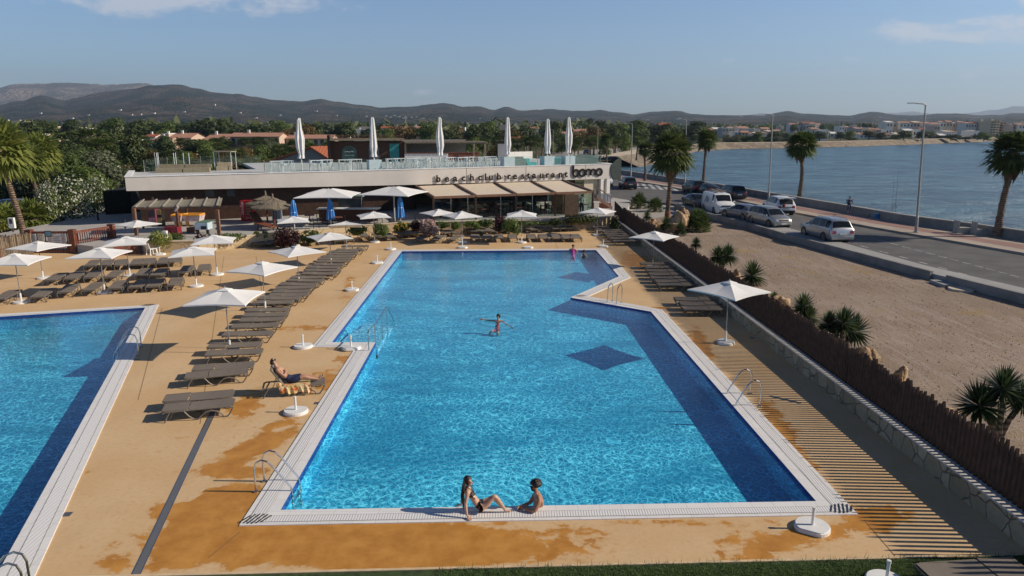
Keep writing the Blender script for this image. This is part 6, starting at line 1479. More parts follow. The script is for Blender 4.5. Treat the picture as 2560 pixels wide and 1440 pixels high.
def yucca(label, px_, by, heads, seed):
 p = P(px_, by, 0); t = thing('yucca', label, 'yucca', tuple(p), 0, 'yuccas behind the picket fence'); rnd = random.Random(seed); w = MB(); tr = MB()
 for (hx, hy, hr) in heads:
  q = atY(hx, hy, p.y + rnd.random() * .4) - p; k = hr * 1.22 * p.length / FOC
  tr.tube([(0, 0, -.1), (q.x * .4, q.y * .4, q.z * .5), tuple(q)], [.10, .08, .07], 6)
  for i in range(170):
   el = R(85 - 130 * (i / 170) ** .9); az = i * 2.4 + rnd.random() * .4; d = Vector((math.cos(el) * math.cos(az), math.cos(el) * math.sin(az), math.sin(el)))
   s = d.cross(Z).normalized() * .034 * (k / .8 + .3); l = k * (.85 + .25 * rnd.random()); tp = q + d * l - Z * (.12 * l if el < 0 else 0); mm = q + d * l * .45
   w.quad(q, mm - s, tp, mm + s, 0, rnd.random())
 w.build('leaves', lf_yucca, t); tr.build('stem', m_trunk, t)
yucca('small yucca nearest the picket fence top, left of the others', 1740, 632, [(1740, 610, 16)], 1)
yucca('small pale yucca between the fence and the big palm foot', 1619, 552, [(1618, 541, 13)], 2)
yucca('double-headed yucca just right of the small fence-top one', 1803, 680, [(1795, 643, 26), (1818, 640, 28)], 3)
yucca('yucca with one broad head, fourth along the fence', 1882, 712, [(1880, 690, 36)], 4)
yucca('tall yucca with stacked heads in the middle of the fence', 2018, 820, [(2008, 765, 30), (2020, 795, 30)], 5)
yucca('triple-headed yucca with spreading leaves beyond the middle of the fence', 2105, 880, [(2072, 812, 30), (2108, 808, 36), (2135, 830, 40)], 6)
yucca('largest yucca with forked trunks at the right frame edge', 2496, 1096, [(2448, 1015, 50), (2508, 972, 46), (2560, 1000, 44)], 7)
yucca('low yucca cluster at the foot of the big palm', 1690, 590, [(1665, 560, 18), (1700, 575, 20), (1655, 582, 18)], 8)
yucca('small yucca low behind the near fence, below the stacked-head one', 1940, 760, [(1935, 745, 14)], 9)
def rock(label, px_, by, wpx, hpx, seed):
 p = P(px_, by, 0); k = p.length / FOC; t_ = MB(); t_.ball((0, 0, hpx * k * .35), wpx * k / 2, wpx * k * .4, hpx * k * .65, 14, 10, jit=0)
 vs = []
 for v in t_.v: q = Vector(v); n_ = noise.noise(q * (1.6 / (wpx * k)) * 1.6 + Vector((seed * 7.1, 0, 0))) * .55 + noise.noise(q * 3.1 + Vector((seed, 0, 0))) * .14; vs.append(tuple(q * (1 + n_)))
 t_.v = vs; o = t_.build('boulder', m_rock, smooth=False); o.location = p; tag(o, label, 'boulder', 'boulders along the picket fence')
for i, a in enumerate([('big pale boulder right of the palm foot', 1695, 580, 44, 52), ('boulder behind the big one, right of the palm foot', 1708, 560, 30, 34), ('boulder left of the palm foot', 1640, 575, 26, 22), ('small pale boulder at the end of the fence', 1628, 560, 18, 12), ('orange boulder behind the fence beside the small yucca', 1722, 650, 30, 24),
     ('low boulder between the double-headed yucca and the fence', 1768, 664, 24, 18), ('boulder right of the double-headed yucca', 1838, 700, 30, 24), ('orange boulder left of the stacked-head yucca', 1952, 772, 44, 32), ('boulder behind the fence right of the triple-headed yucca', 2170, 915, 52, 38),
     ('lone orange boulder rising over the near fence', 2248, 965, 42, 40), ('small boulder half hidden by the near fence', 2360, 1050, 60, 26), ('boulder low by the fence near the fourth yucca', 1900, 740, 28, 18), ('pale boulder beside the largest yucca', 2372, 1045, 40, 18), ('brown boulder under the large white parasol on the right', 1690, 640, 30, 20)]): rock(*a, seed=i + 1)
# ---------------------------------------------------------------- bushes on the planters
def bush(name, label, px_, by, wpx, hpx, mt, seed, z=.8, blos=None, size=.07, n=700, grp='planter bushes'):
 p = P(px_, by, z); k = p.length / FOC; rx = wpx * k / 2 * 1.1; h = hpx * k * 1.15; p.z -= .22; p.y += .15; t = thing(name, label, 'bush', tuple(p), 0, grp); rnd = random.Random(seed)
 L_ = [(0, 0, h * .42, rx * .9, min(rx, .9) * .8, h * .5)] + [((rnd.random() - .5) * rx * 1.4, (rnd.random() - .5) * min(rx, .9), h * (.12 + .5 * rnd.random()), rx * .4, min(rx, .8) * .45, h * .35) for _ in range(6)]
 leafcloud(L_, n, size * 1.25, rnd, shell=.5, aspect=.5).build('leaves', mt, t)
 if blos: leafcloud(L_, blos[1], size * 1.3, rnd, shell=.92, aspect=.9).build('blossoms', blos[0], t)
 w = MB(); w.cyl((0, 0, 0), (0, 0, h * .5), .03, n=5); w.build('stem', m_shrubwood, t)
bush('round_bush', 'round dark spiky bush standing on the deck in front of the planter', 443, 620, 42, 40, lf_green, 1, 0.0, size=.06, n=1500)
bush('grass_clump', 'yellow-green grassy clump trailing over the left planter', 395, 606, 46, 32, lf_palmy, 2); bush('grass_clump', 'green ground cover at the left end of the planter', 350, 603, 46, 12, lf_green, 3)
bush('spotted_shrub', 'black shrub with white flowers beside the games table', 503, 598, 36, 18, lf_purple, 4, blos=(lf_white, 60)); bush('ground_cover', 'dark ground cover with white flowers right of the games table', 572, 594, 70, 15, lf_green, 5, blos=(lf_white, 25))
bush('grass_clump', 'pale green grass tuft left of the purple bush, left one', 640, 588, 18, 16, lf_palmy, 6, n=250); bush('grass_clump', 'pale green grass tuft left of the purple bush, right one', 661, 586, 18, 14, lf_palmy, 7, n=250)
bush('purple_bush', 'large dark purple bush over the planter wall', 716, 606, 68, 42, lf_purple, 8, .45, n=2600, size=.06); bush('yellow_green_bush', 'trimmed yellow-green bush right of the large purple one', 776, 596, 52, 26, lf_green, 9, .7, n=1200)
bush('green_bush', 'green bush trailing over the planter behind the tilted parasol', 890, 580, 50, 24, lf_green, 10, n=900); bush('green_bush', 'bright green bush behind the parasol at the pool head left', 952, 582, 40, 28, lf_green, 11, .7, n=1100)
bush('flowering_bush', 'low bush with yellow flowers at the foot of the blue folded parasol', 1004, 570, 40, 20, lf_green, 12, blos=(lf_yel, 200)); bush('purple_bush', 'small dark purple bush left of the pink flowering one', 1040, 570, 28, 24, lf_purple, 13)
bush('flowering_bush', 'round bush covered in pale pink flowers on the planter', 1071, 578, 40, 34, lf_olive, 14, .7, blos=(lf_pink, 750));
for i, (x, y, w_, h_) in enumerate(((1105, 563, 34, 14), (1140, 565, 26, 16), (1178, 562, 40, 16), (1215, 560, 36, 18), (1318, 556, 50, 9), (1360, 555, 40, 8))): bush('green_bush', 'low green bush, %s from the left before the glass pavilion' % nth(i), x, y, w_, h_, lf_green, 20 + i, .75)
bush('purple_bush', 'tall dark purple bush before the middle awning post', 1248, 568, 34, 34, lf_purple, 30, .75, n=1000); bush('green_bush', 'large bright green bush right of the tall purple one', 1277, 572, 44, 32, lf_green, 31, .7, n=1300)
bush('dark_hedge', 'low dark spreading hedge at the right end of the planter', 1455, 552, 90, 20, lf_pine, 32, .85, n=1300); bush('dark_bush', 'small dark bush with black fronds below the second awning from the right', 1388, 556, 34, 16, lf_pine, 33, .85)
bush('round_bush', 'dark egg-shaped bush at the far right corner of the deck', 1537, 572, 26, 34, lf_pine, 34, .3, n=1200)
# ---------------------------------------------------------------- trees beyond the club
FARP = [Proto(make_fan_palm(60 + i, 7, .3 - .3 * i, False, False, 1.2, 30, 1.3, 1.0, lf_palm)) for i in range(2)]
zone_no = {}
def tree_at(kind, x, Yd, ty, wpx, zone, base_z=0):
 top = atY(x, ty, Yd); k = zone_no.get((kind, zone), 0); zone_no[(kind, zone)] = k + 1
 h = max(1.5, top.z - base_z); loc = (top.x, Yd, base_z); rz = rnd_t.random() * 6.28
 kn = {'pine': 'dark green pine', 'olive': 'grey-green olive-like tree', 'green': 'mid-green leafy tree', 'russet': 'russet-green shrub', 'bigdark': 'dense dark broadleaf tree', 'palm': 'fan palm', 'oleander': 'white-flowering oleander'}[kind]
 return kind, kn, loc, rz, h, wpx * Yd / FOC / 2, x, zone
rnd_t = random.Random(77); plan = []
def zone(name, x0, x1, Y0, Y1, t0, t1, n, kinds, w0, w1, base=0):
 for i in range(n):
  x = x0 + (x1 - x0) * (i + rnd_t.random()) / n; Yd = Y0 + (Y1 - Y0) * rnd_t.random(); ty = t0 + (t1 - t0) * rnd_t.random(); kd = rnd_t.choice(kinds)
  plan.append(tree_at(kd, x, Yd, ty, w0 + (w1 - w0) * rnd_t.random(), name, base))
zone('in the thicket behind the gate', -80, 250, 84, 100, 330, 395, 9, ['bigdark', 'bigdark', 'olive'], 110, 170)
zone('in the thicket left of the building', 150, 330, 76, 92, 365, 420, 7, ['bigdark', 'olive', 'green'], 80, 120)
zone('beyond the left end of the roof', 320, 680, 92, 130, 385, 408, 14, ['green', 'russet', 'russet', 'pine', 'olive'], 70, 110)
zone('in front of the terracotta houses', 240, 720, 140, 185, 350, 378, 30, ['green', 'russet', 'pine', 'palm'], 40, 80)
zone('behind the left palms', -40, 330, 110, 190, 318, 350, 14, ['pine', 'bigdark', 'olive', 'palm'], 60, 110)
zone('among the terracotta houses', 280, 700, 192, 199, 336, 352, 16, ['palm', 'palm', 'pine', 'olive'], 30, 50)
zone('in the grove behind the left houses', -60, 700, 300, 380, 296, 318, 26, ['pine', 'pine', 'green'], 50, 90)
zone('right behind the rooftop bar', 690, 1260, 118, 160, 340, 362, 22, ['palm', 'palm', 'green', 'russet'], 40, 64)
zone('in the palm grove behind the roof terrace', 1230, 1600, 150, 230, 330, 352, 24, ['palm', 'palm', 'palm', 'green'], 34, 52)
zone('in the grove far behind the rooftop bar', 700, 1560, 260, 360, 303, 324, 32, ['pine', 'green', 'pine', 'russet'], 50, 80)
zone('on the shore behind the large palm', 1480, 1760, 330, 420, 300, 322, 17, ['pine', 'pine', 'green'], 46, 76)
zone('along the bay shore', 1600, 2000, 345, 385, 330, 345, 20, ['pine', 'green', 'olive'], 28, 44)
zone('at the edge of the town', 1900, 2560, 400, 470, 326, 344, 26, ['pine', 'green', 'pine'], 26, 46)
zone('above the town', 1760, 2560, 700, 900, 306, 316, 20, ['pine', 'green'], 20, 40)
plan.sort(key=lambda q: (q[7], q[6])); numb = {}
for kind, kn, loc, rz, h, rw, x, zn in plan:
 k = numb.get((kn, zn), 0); numb[(kn, zn)] = k + 1; lab = '%s, %s from the left %s' % (kn, nth(k), zn)
 if kind == 'palm': pr = FARP[k % 2]; pr.put(loc, rz, lab, 'palms beyond the club', (rw / 2.1, rw / 2.1, h / 8.9))
 else:
  pl = TREES[kind]; pr = pl[k % len(pl)]; r0 = {'pine': 4.4, 'olive': 4.6, 'green': 4.4, 'russet': 6, 'bigdark': 4.6, 'oleander': 7}[kind]
  pr.put(loc, rz, lab, 'trees beyond the club', (rw / r0, rw / r0, h / 10))
for (x, Yd, ty, wpx, l) in ((150, 62, 455, 130, 'large oleander full of white flowers behind the timber railing'), (232, 68, 452, 80, 'second oleander with white flowers nearer the building'), (105, 60, 470, 70, 'small oleander with white flowers between the palm trunks')):
 q = atY(x, ty, Yd); TREES['oleander'][0].put((q.x, Yd, 0), x, l, 'oleanders behind the railing', (wpx * Yd / FOC / 2 / 7,) * 2 + (q.z / 10,))
rnd = random.Random(101); w = MB()
for i in range(5200):
 Yd = 430 + 1500 * rnd.random() ** 1.5; x = -300 + 3160 * rnd.random()
 if x > 1560 and Yd < 900: Yd += 520
 zb = max(0, (Yd - 1500)) * .012; h = 5 + 5 * rnd.random() + (3 if rnd.random() < .2 else 0); X = x_at(x, Yd); r_ = 4 + 4.5 * rnd.random(); tone = rnd.random()
 for _ in range(9):
  a = rnd.random() * 6.28; q = Vector((X + math.cos(a) * r_ * rnd.random(), Yd + math.sin(a) * r_ * .6, zb + h * (.35 + .62 * rnd.random()))); s = r_ * .42 * (.6 + .7 * rnd.random())
  u = Vector((rnd.random() - .5, rnd.random() - .5, .3)).normalized(); v = Vector((rnd.random() - .5, .3, rnd.random() - .2)).normalized()
  w.quad(q - u * s, q - v * s * .7, q + u * s, q + v * s * .7, 0, min(1, .6 * tone + .4 * rnd.random()))
tag(w.build('far_woodland', mat_leaf('leaf_far', (.042, .062, .024), (.11, .13, .05), .2)), 'wooded plain of scattered trees between the houses and the hills', 'woodland', kind='stuff')
# ---------------------------------------------------------------- cars
m_tyre = M('tyre', (.018, .018, .018), .85); m_rim = M('rim', (.35, .35, .36), .3, .8); m_cglass = M('car_glass', (.012, .015, .018), .10, var=.2, spec=.35)
m_tail = M('tail_light', (.30, .012, .02), .25); m_headl = M('head_light', (.62, .64, .66), .12, .3); m_plate = M('number_plate', (.55, .55, .52), .6); m_trim = M('trim_black', (.025, .025, .027), .6)
def paint(name, c, met=.4):
 if name in MATS: return MATS[name]
 m, g = newmat(name); p = g.n('ShaderNodeBsdfPrincipled'); p.inputs['Base Color'].default_value = tuple(c) + (1,); p.inputs['Metallic'].default_value = met; p.inputs['Roughness'].default_value = .38
 p.inputs['Coat Weight'].default_value = .6; p.inputs['Coat Roughness'].default_value = .06; outp(g, p.outputs[0]); return m
STY = {
'suv':   [(0, .42, .72, .74, .70, .6), (.03, .30, .88, .92, .84, .7), (.14, .26, .98, 1.02, .92, .75), (.27, .26, 1.03, 1.08, .94, .72), (.37, .26, 1.06, 1.56, .95, .64), (.44, .26, 1.07, 1.68, .95, .66), (.60, .26, 1.08, 1.72, .95, .67), (.80, .26, 1.10, 1.70, .95, .66), (.91, .28, 1.10, 1.62, .93, .64), (.975, .34, 1.08, 1.14, .91, .78), (1, .42, .95, .97, .86, .74)],
'mpv':   [(0, .36, .62, .64, .66, .5), (.03, .24, .80, .84, .82, .66), (.12, .22, .93, .98, .88, .7), (.21, .22, 1.0, 1.06, .89, .68), (.36, .22, 1.05, 1.52, .90, .60), (.44, .22, 1.06, 1.62, .90, .62), (.62, .22, 1.07, 1.65, .90, .63), (.80, .22, 1.08, 1.62, .90, .62), (.92, .24, 1.08, 1.54, .88, .60), (.98, .32, 1.05, 1.12, .86, .72), (1, .40, .9, .92, .82, .7)],
'coupe': [(0, .34, .58, .60, .62, .5), (.03, .22, .72, .75, .82, .64), (.14, .20, .84, .88, .88, .7), (.29, .20, .92, .97, .90, .68), (.43, .20, .96, 1.34, .90, .56), (.50, .20, .97, 1.42, .90, .58), (.62, .20, .98, 1.43, .90, .58), (.76, .20, 1.0, 1.36, .90, .56), (.90, .22, 1.02, 1.12, .88, .60), (.97, .28, .98, 1.02, .86, .66), (1, .36, .85, .87, .80, .66)],
'van':   [(0, .36, .66, .70, .74, .6), (.03, .24, .98, 1.04, .88, .7), (.10, .22, 1.12, 1.18, .94, .74), (.16, .22, 1.18, 1.26, .95, .72), (.28, .22, 1.20, 1.86, .96, .74), (.34, .22, 1.20, 1.94, .96, .78), (.55, .22, 1.20, 1.96, .96, .80), (.80, .22, 1.20, 1.96, .96, .80), (.97, .24, 1.20, 1.92, .96, .80), (.99, .30, 1.18, 1.86, .94, .78), (1, .36, 1.1, 1.80, .92, .76)],
}
GL = {'suv': (3, 8, [4, 5, 6, 7], 3, 8), 'mpv': (3, 8, [4, 5, 6, 7], 3, 8), 'coupe': (3, 8, [4, 5, 6], 3, 7), 'van': (3, 9, [4], 3, 9)}
def make_car(style, mt, length, label, group, front, rear, side_far=1, z=RZ, opts=()):
 """front, rear: the ground contact pixels of the two wheels on the camera's side"""
 f = P(*front, z=z); r_ = P(*rear, z=z); d = (f - r_).normalized(); n = Vector((-d.y, d.x, 0))
 if n.y < 0: n = -n
 st = STY[style]; hw = max(s[4] for s in st); wb = length * .60; mid = (f + r_) / 2 + n * (hw - .1)
 t = thing('parked_car' if style != 'van' else 'parked_van', label, 'car' if style != 'van' else 'van', (mid.x, mid.y, z), math.atan2(d.y, d.x), group)
 X = lambda u: (0.5 - u) * length
 ws_i, re_i, sides, g0, g1 = GL[style]
 body = MB(); tops = []
 ring_ = []
 for (u, zu, zs, zr_, w_, rw) in st:
  x = X(u); ring_.append([(x, -w_ * .90, zu), (x, -w_, zu + .18), (x, -w_, (zu + zs) / 2 + .06), (x, -w_ * .955, zs), (x, -rw - .02, zr_ - .035), (x, -rw * .86, zr_), (x, 0, zr_ + .025)])
 def full(r0): return r0 + [(x, -y, zz_) for x, y, zz_ in r0[-2::-1]]
 rings = [full(q) for q in ring_]; m_ = len(rings[0])
 glass_parts = []; vs = [v for q in rings for v in q]; fs = []
 for i in range(len(rings) - 1):
  for k in range(m_ - 1):
   q = (i * m_ + k, i * m_ + k + 1, (i + 1) * m_ + k + 1, (i + 1) * m_ + k)
   fs.append(q)
 fs.append(tuple(range(m_))[::-1]); fs.append(tuple((len(rings) - 1) * m_ + k for k in range(m_)))
 body.add(vs, fs); b_ = body.build('body', mt, t, smooth=False)
 for p_ in b_.data.polygons: p_.use_smooth = True
 md = b_.modifiers.new('edge', 'BEVEL'); md.width = .03; md.segments = 2; md.limit_method = 'ANGLE'; md.angle_limit = R(38)
 def inset(name, q, mt_, k=.10, off=.012, k2=None):
  q = [Vector(v) for v in q]; c = sum(q, Vector()) / 4; nn = (q[1] - q[0]).cross(q[3] - q[0]).normalized()
  if nn.dot(c - Vector((0, 0, .9))) < 0: nn = -nn
  pts = [v.lerp(c, k) + nn * off for v in q]; w = MB(); w.add(pts + [p - nn * .01 for p in pts], [(0, 1, 2, 3), (7, 6, 5, 4), (0, 4, 5, 1), (1, 5, 6, 2), (2, 6, 7, 3), (3, 7, 4, 0)]); return w.build(name, mt_, t)
 def V(i, k): return rings[i][k]
 def Vs(i, k): return V(i, m_ - 1 - k)
 def panel(name, i0, i1, off=.016, mt_=m_cglass):
  A = [Vector(q) for q in rings[i0][4:9]]; C = [Vector(q) for q in rings[i1][4:9]]; nn = (A[3] - A[1]).cross(C[2] - A[2]).normalized(); nn = nn if nn.z > 0 else -nn
  rows = [[a.lerp(c, t_) for a, c in zip(A, C)] for t_ in (.06, .94)]
  for r0 in rows:
   for q in r0: q.y *= .93
  w = MB(); pts = [q + nn * off for r0 in rows for q in r0]; w.add(pts + [q - nn * .012 for q in pts], [(j, j + 1, j + 6, j + 5) for j in range(4)] + [(j + 10, j + 15, j + 16, j + 11) for j in range(4)]); return w.build(name, mt_, t)
 panel('windscreen', ws_i, ws_i + 1)
 if 'open' not in opts and style != 'van': panel('rear_window', re_i, re_i + 1)
 for i in sides:
  for fn in (V, Vs): inset('side_window', [fn(i, 3), fn(i + 1, 3), fn(i + 1, 4), fn(i, 4)], m_cglass, .09, .012)
 if style != 'van' :
  for fn in (V, Vs): a, c, e = Vector(fn(ws_i, 3)), Vector(fn(ws_i + 1, 3)), Vector(fn(ws_i + 1, 4)); c0 = (a + c + e) / 3; s = -1 if fn is V else 1; w = MB(); w.add([v.lerp(c0, .16) + Vector((0, s * .014, 0)) for v in (a, c, e)], [(0, 1, 2)]); w.build('quarter_window', m_cglass, t)
 wr = .34 if style != 'coupe' else .33
 for xx in (wb / 2 + .02, -wb / 2 + .02):
  for s in (-1, 1):
   w = MB(); w.cyl((xx, s * (hw - .24), wr), (xx, s * (hw - .005), wr), wr, n=20); tw = w.build('wheel', m_tyre, t)
   w = MB(); w.cyl((xx, s * (hw - .02), wr), (xx, s * (hw + .004), wr), wr * .64, n=16); rim = w.build('rim', m_rim, tw)
   w = MB()
   for k in range(5): a = k * 1.2566; w.bar((xx + .05 * math.cos(a + .62), s * (hw + .006), wr + .05 * math.sin(a + .62)), (xx + wr * .6 * math.cos(a + .62), s * (hw + .006), wr + wr * .6 * math.sin(a + .62)), .012, .06)
   w.build('rim_gap', m_trim, tw)
   w = MB(); w.cyl((xx, s * (hw - .12), wr + .03), (xx, s * (hw + .0), wr + .03), wr + .07, n=22); w.build('wheel_arch', m_trim, t)
 zl = st[2][2] - .14
 for s in (-1, 1):
  w = MB(); w.hexa([(X(.012), s * .52 - .17, zl - .12), (X(.05), s * .60 - .17, zl - .12), (X(.05), s * .60 + .17, zl - .12), (X(.012), s * .52 + .17, zl - .12)], [(X(.03), s * .52 - .16, zl + .03), (X(.07), s * .60 - .16, zl + .05), (X(.07), s * .60 + .16, zl + .05), (X(.03), s * .52 + .16, zl + .03)]); w.build('headlight', m_headl, t)
  zt = st[-2][2] - .16; w = MB(); w.hexa([(X(1.006), s * .66 - .14, zt - .18), (X(.95), s * .80 - .14, zt - .18), (X(.95), s * .80 + .13, zt - .18), (X(1.006), s * .66 + .14, zt - .18)], [(X(1.0), s * .66 - .14, zt + .04), (X(.95), s * .79 - .14, zt + .06), (X(.95), s * .79 + .13, zt + .06), (X(1.0), s * .66 + .14, zt + .04)]); w.build('tail_light', m_tail, t)
  xm = X(st[ws_i][0] + .045); w = MB(); w.ball((xm, s * (hw + .09), st[ws_i][2] + .06), .07, .10, .07, 10, 6); w.build('mirror', mt, t)
  w = MB(); w.box(X(.62) - .08, s * (hw + .004) - .012, st[5][2] - .16, X(.62) + .08, s * (hw + .004) + .012, st[5][2] - .13); w.build('door_handle', mt if style != 'coupe' else m_trim, t)
  w = MB(); w.bar((X(.60), s * (hw + .002), .42), (X(.60), s * (hw * .965), st[5][2]), .012, .012); w.bar((X(.38), s * (hw + .002), .42), (X(.38), s * (hw * .965), st[5][2]), .012, .012); w.build('door_seam', m_trim, t)
 w = MB(); w.box(X(1.012), -.26, .66 if style != 'van' else .7, X(1.0), .26, .78 if style != 'van' else .82); w.build('number_plate', m_plate, t)
 w = MB(); w.box(X(0) - .02, -.26, .40, X(0) + .02, .26, .51); w.build('number_plate', m_plate, t)
 w = MB(); w.box(X(.02), -.55, .30, X(-.004), .55, .40); w.box(X(.025), -.42, zl - .12, X(.0), .42, zl - .02); w.build('grille', m_trim, t)
 w = MB(); w.hexa([(X(1.01), -hw * .86, .34), (X(.93), -hw * .96, .34), (X(.93), hw * .96, .34), (X(1.01), hw * .86, .34)], [(X(1.015), -hw * .9, .52), (X(.93), -hw * .985, .52), (X(.93), hw * .985, .52), (X(1.015), hw * .9, .52)]); w.build('rear_bumper', mt if 'darkbump' not in opts else m_trim, t)
 w = MB(); w.box(X(.95), -hw * .8, .2, X(.05), hw * .8, .3); w.build('underbody', m_trim, t)
 if 'rails' in opts:
  for s in (-1, 1): w = MB(); w.tube([(X(.46), s * .58, 1.66), (X(.50), s * .60, 1.78), (X(.82), s * .60, 1.76), (X(.87), s * .58, 1.64)], .022, 6); w.build('roof_rail', m_trim if 'darkrail' in opts else m_rim, t)
 if 'rack' in opts:
  for k in range(3): w = MB(); w.bar((X(.5 + .17 * k), -.78, 2.05), (X(.5 + .17 * k), .78, 2.05), .05, .05); w.build('roof_bar', m_rim, t)
  w = MB(); w.bar((X(.42), .5, 2.11), (X(.95), .5, 2.11), .22, .06); w.bar((X(.42), -.1, 2.11), (X(.95), -.1, 2.11), .3, .06); w.build('ladder_rack', M('rack_wood', (.20, .15, .11), .8), t)
  mlogo = M('logo_blue', (.04, .25, .42), .5)
  for k, (a, c) in enumerate((((.76, .95), (.66, 1.62)), ((.66, 1.62), (.63, 1.0)), ((.63, 1.0), (.56, 1.5)), ((.56, 1.5), (.535, 1.05)))):
   for s in (-1, 1): w = MB(); yy = lambda zq: s * (hw * .962 + .012 - max(0, zq - 1.2) * .20); w.bar((X(a[0]), yy(a[1]), a[1]), (X(c[0]), yy(c[1]), c[1]), .012, .13 - .02 * k, up=(0, 1, 0)); w.build('logo_stroke', mlogo, t)
 if 'open' in opts:
  w = MB(); w.hexa([(X(1.005), -.62, .78), (X(.985), -.62, .78), (X(.985), .62, .78), (X(1.005), .62, .78)], [(X(.955), -.6, 1.56), (X(.935), -.6, 1.56), (X(.935), .6, 1.56), (X(.955), .6, 1.56)]); w.build('boot_opening', m_trim, t)
  w = MB(); w.hexa([(X(1.17), -.6, 1.70), (X(.93), -.66, 1.66), (X(.93), .66, 1.66), (X(1.17), .6, 1.70)], [(X(1.17), -.55, 1.78), (X(.92), -.64, 1.74), (X(.92), .64, 1.74), (X(1.17), .55, 1.78)]); tg = w.build('open_tailgate', mt, t)
  w = MB(); w.box(X(1.12), -.45, 1.66, X(.96), .45, 1.69); w.build('tailgate_glass', m_cglass, tg)
  for s in (-1, 1): w = MB(); w.cyl((X(.96), s * .62, 1.35), (X(1.06), s * .58, 1.68), .015, n=5); w.build('gas_strut', m_trim, t)
  w = MB(); w.ball((X(1.0), .25, .98), .12, .16, .14, 8, 5); w.build('red_bag', m_tail, t)
 return t
g_ = 'cars parked along the seafront road'
p_silver = paint('paint_silver', (.42, .43, .45), .75); p_beige = paint('paint_champagne', (.40, .40, .38), .7); p_dark = paint('paint_dark', (.022, .026, .034), .3); p_grey = paint('paint_grey', (.20, .21, .24), .6); p_white = paint('paint_white', (.74, .74, .74), .0); p_green = paint('paint_dark_green', (.025, .035, .035), .4)
make_car('suv', p_silver, 4.8, 'silver estate-like SUV seen from behind, nearest car on the seafront road', g_, (2012, 591), (2058, 605), opts=('rails',))
make_car('mpv', p_beige, 4.4, 'pale silver people carrier facing the camera beside the pavement', g_, (1919, 570), (1881, 561))
make_car('coupe', p_grey, 4.5, 'grey fastback car squeezed between the white van and the silver people carrier', g_, (1821, 546), (1850, 552))
make_car('van', p_white, 4.9, 'white delivery van with blue mark on its side and a roof rack', None, (1789, 538), (1757, 526), opts=('rack',))
make_car('coupe', p_dark, 4.4, 'dark blue-black saloon facing the camera left of the white van', g_, (1737, 523), (1712, 516))
make_car('suv', p_white, 4.5, 'white car with open tailgate on the sea side of the road', g_, (1951, 528), (1981, 538), opts=('open', 'darkbump'))
make_car('suv', p_green, 4.7, 'large dark SUV seen from behind, just beyond the white van', g_, (1796, 494), (1824, 501), opts=('darkbump',))
make_car('coupe', p_dark, 4.4, 'black car seen from behind in the middle of the three dark cars by the sea', g_, (1741, 485), (1762, 490))
make_car('mpv', p_dark, 4.6, 'dark people carrier, leftmost of the three dark cars by the sea', g_, (1709, 479), (1729, 484))
make_car('mpv', p_green, 4.1, 'dark compact car seen from behind just right of the building corner', g_, (1548, 469), (1560, 474), opts=('darkbump',))
make_car('mpv', p_white, 4.4, 'white car facing the camera, partly behind the white pillars', g_, (1531, 467), (1526, 461))
make_car('mpv', p_silver, 4.3, 'silver car parked under trees beyond the left end of the building', 'cars parked left of the building', (259, 462), (266, 452), z=.02)
make_car('coupe', p_dark, 4.3, 'black car parked beside the silver one left of the building', 'cars parked left of the building', (246, 455), (243, 463), z=.02)
make_car('coupe', p_dark, 4.4, 'distant dark car driving on the coast road behind the roof terrace', 'cars on the coast road', (1468, 388), (1478, 384), z=.03)
make_car('mpv', p_silver, 4.4, 'grey-blue vehicle half hidden by the leftmost palm trunk', 'cars parked left of the building', (60, 545), (0, 540), z=.02)
struct(MB().sheet([[tuple(P(*q))[:2] for q in ((225, 470), (320, 470), (330, 440), (250, 436))]], .004).build('sandy_track', M('sandy_track', (.38, .28, .17), .95, var=.15)))
for i, (x0, x1, yb, yt) in enumerate(((238, 249, 444, 420), (252, 266, 446, 420), (289, 297, 446, 415))):
 a = P(x0, yb); c = P(x1, yb); h = zAt(a, yt); t = thing('caravan', 'white caravan end seen under the trees, %s from the left' % nth(i), 'caravan', tuple(a), 0, 'caravans under the trees'); w = MB(); w.prism([(a.x, a.y), (c.x, c.y), (c.x + .6, c.y + 3), (a.x + .6, a.y + 3)], .2, h); w.build('body', m_hwhite, t, world=True)
 w = MB(); w.box(a.x + .15, a.y - .03, h * .5, c.x - .15, a.y, h * .8); w.build('window', m_window, t, world=True)
# ---------------------------------------------------------------- lamp posts, seats, fishing things on the promenade
m_galv = M('galvanised', (.34, .33, .31), .5, .3)
def lamp(px_, by, tx, ty, label, zb=PZ, arm=-.9):
 b = P(px_, by, zb); top = atY(tx, ty, b.y); t = thing('street_lamp', label, 'street lamp', tuple(b), 0, 'street lamps along the road')
 w = MB(); w.tube([b, b.lerp(top, .12), b.lerp(top, .13), top], [.13, .12, .09, .055], 8); w.build('pole', m_galv, t, world=True)
 w = MB(); w.cyl(b, b + Z * .06, .2, n=10); w.build('foot_plate', m_galv, t, world=True)
 w = MB(); w.tube([top - Z * .05, top + Vector((-.15, 0, .06)), top + Vector((arm, 0, .12))], .04, 6); w.build('arm', m_galv, t, world=True)
 w = MB(); w.box(top.x + arm - .45, top.y - .12, top.z + .08, top.x + arm + .1, top.y + .12, top.z + .16); w.build('lamp_head', m_white, t, world=True)
lamp(2290, 581, 2314, 262, 'tall steel street lamp standing on the promenade at the right, nearest of all')
lamp(1921, 512, 1932, 288, 'tall street lamp on the promenade above the parked silver cars')
lamp(1712, 466, 1716, 300, 'street lamp behind the leftmost of the three dark cars'); lamp(1577, 447, 1581, 310, 'street lamp just right of the building corner')
lamp(1493, 405, 1495, 317, 'thin street lamp behind the right end of the roof', .1); lamp(1319, 398, 1320, 330, 'thin distant street lamp behind the roof terrace sofas', .1); lamp(1382, 395, 1383, 325, 'thin distant street lamp between the two right folded parasols', .1)
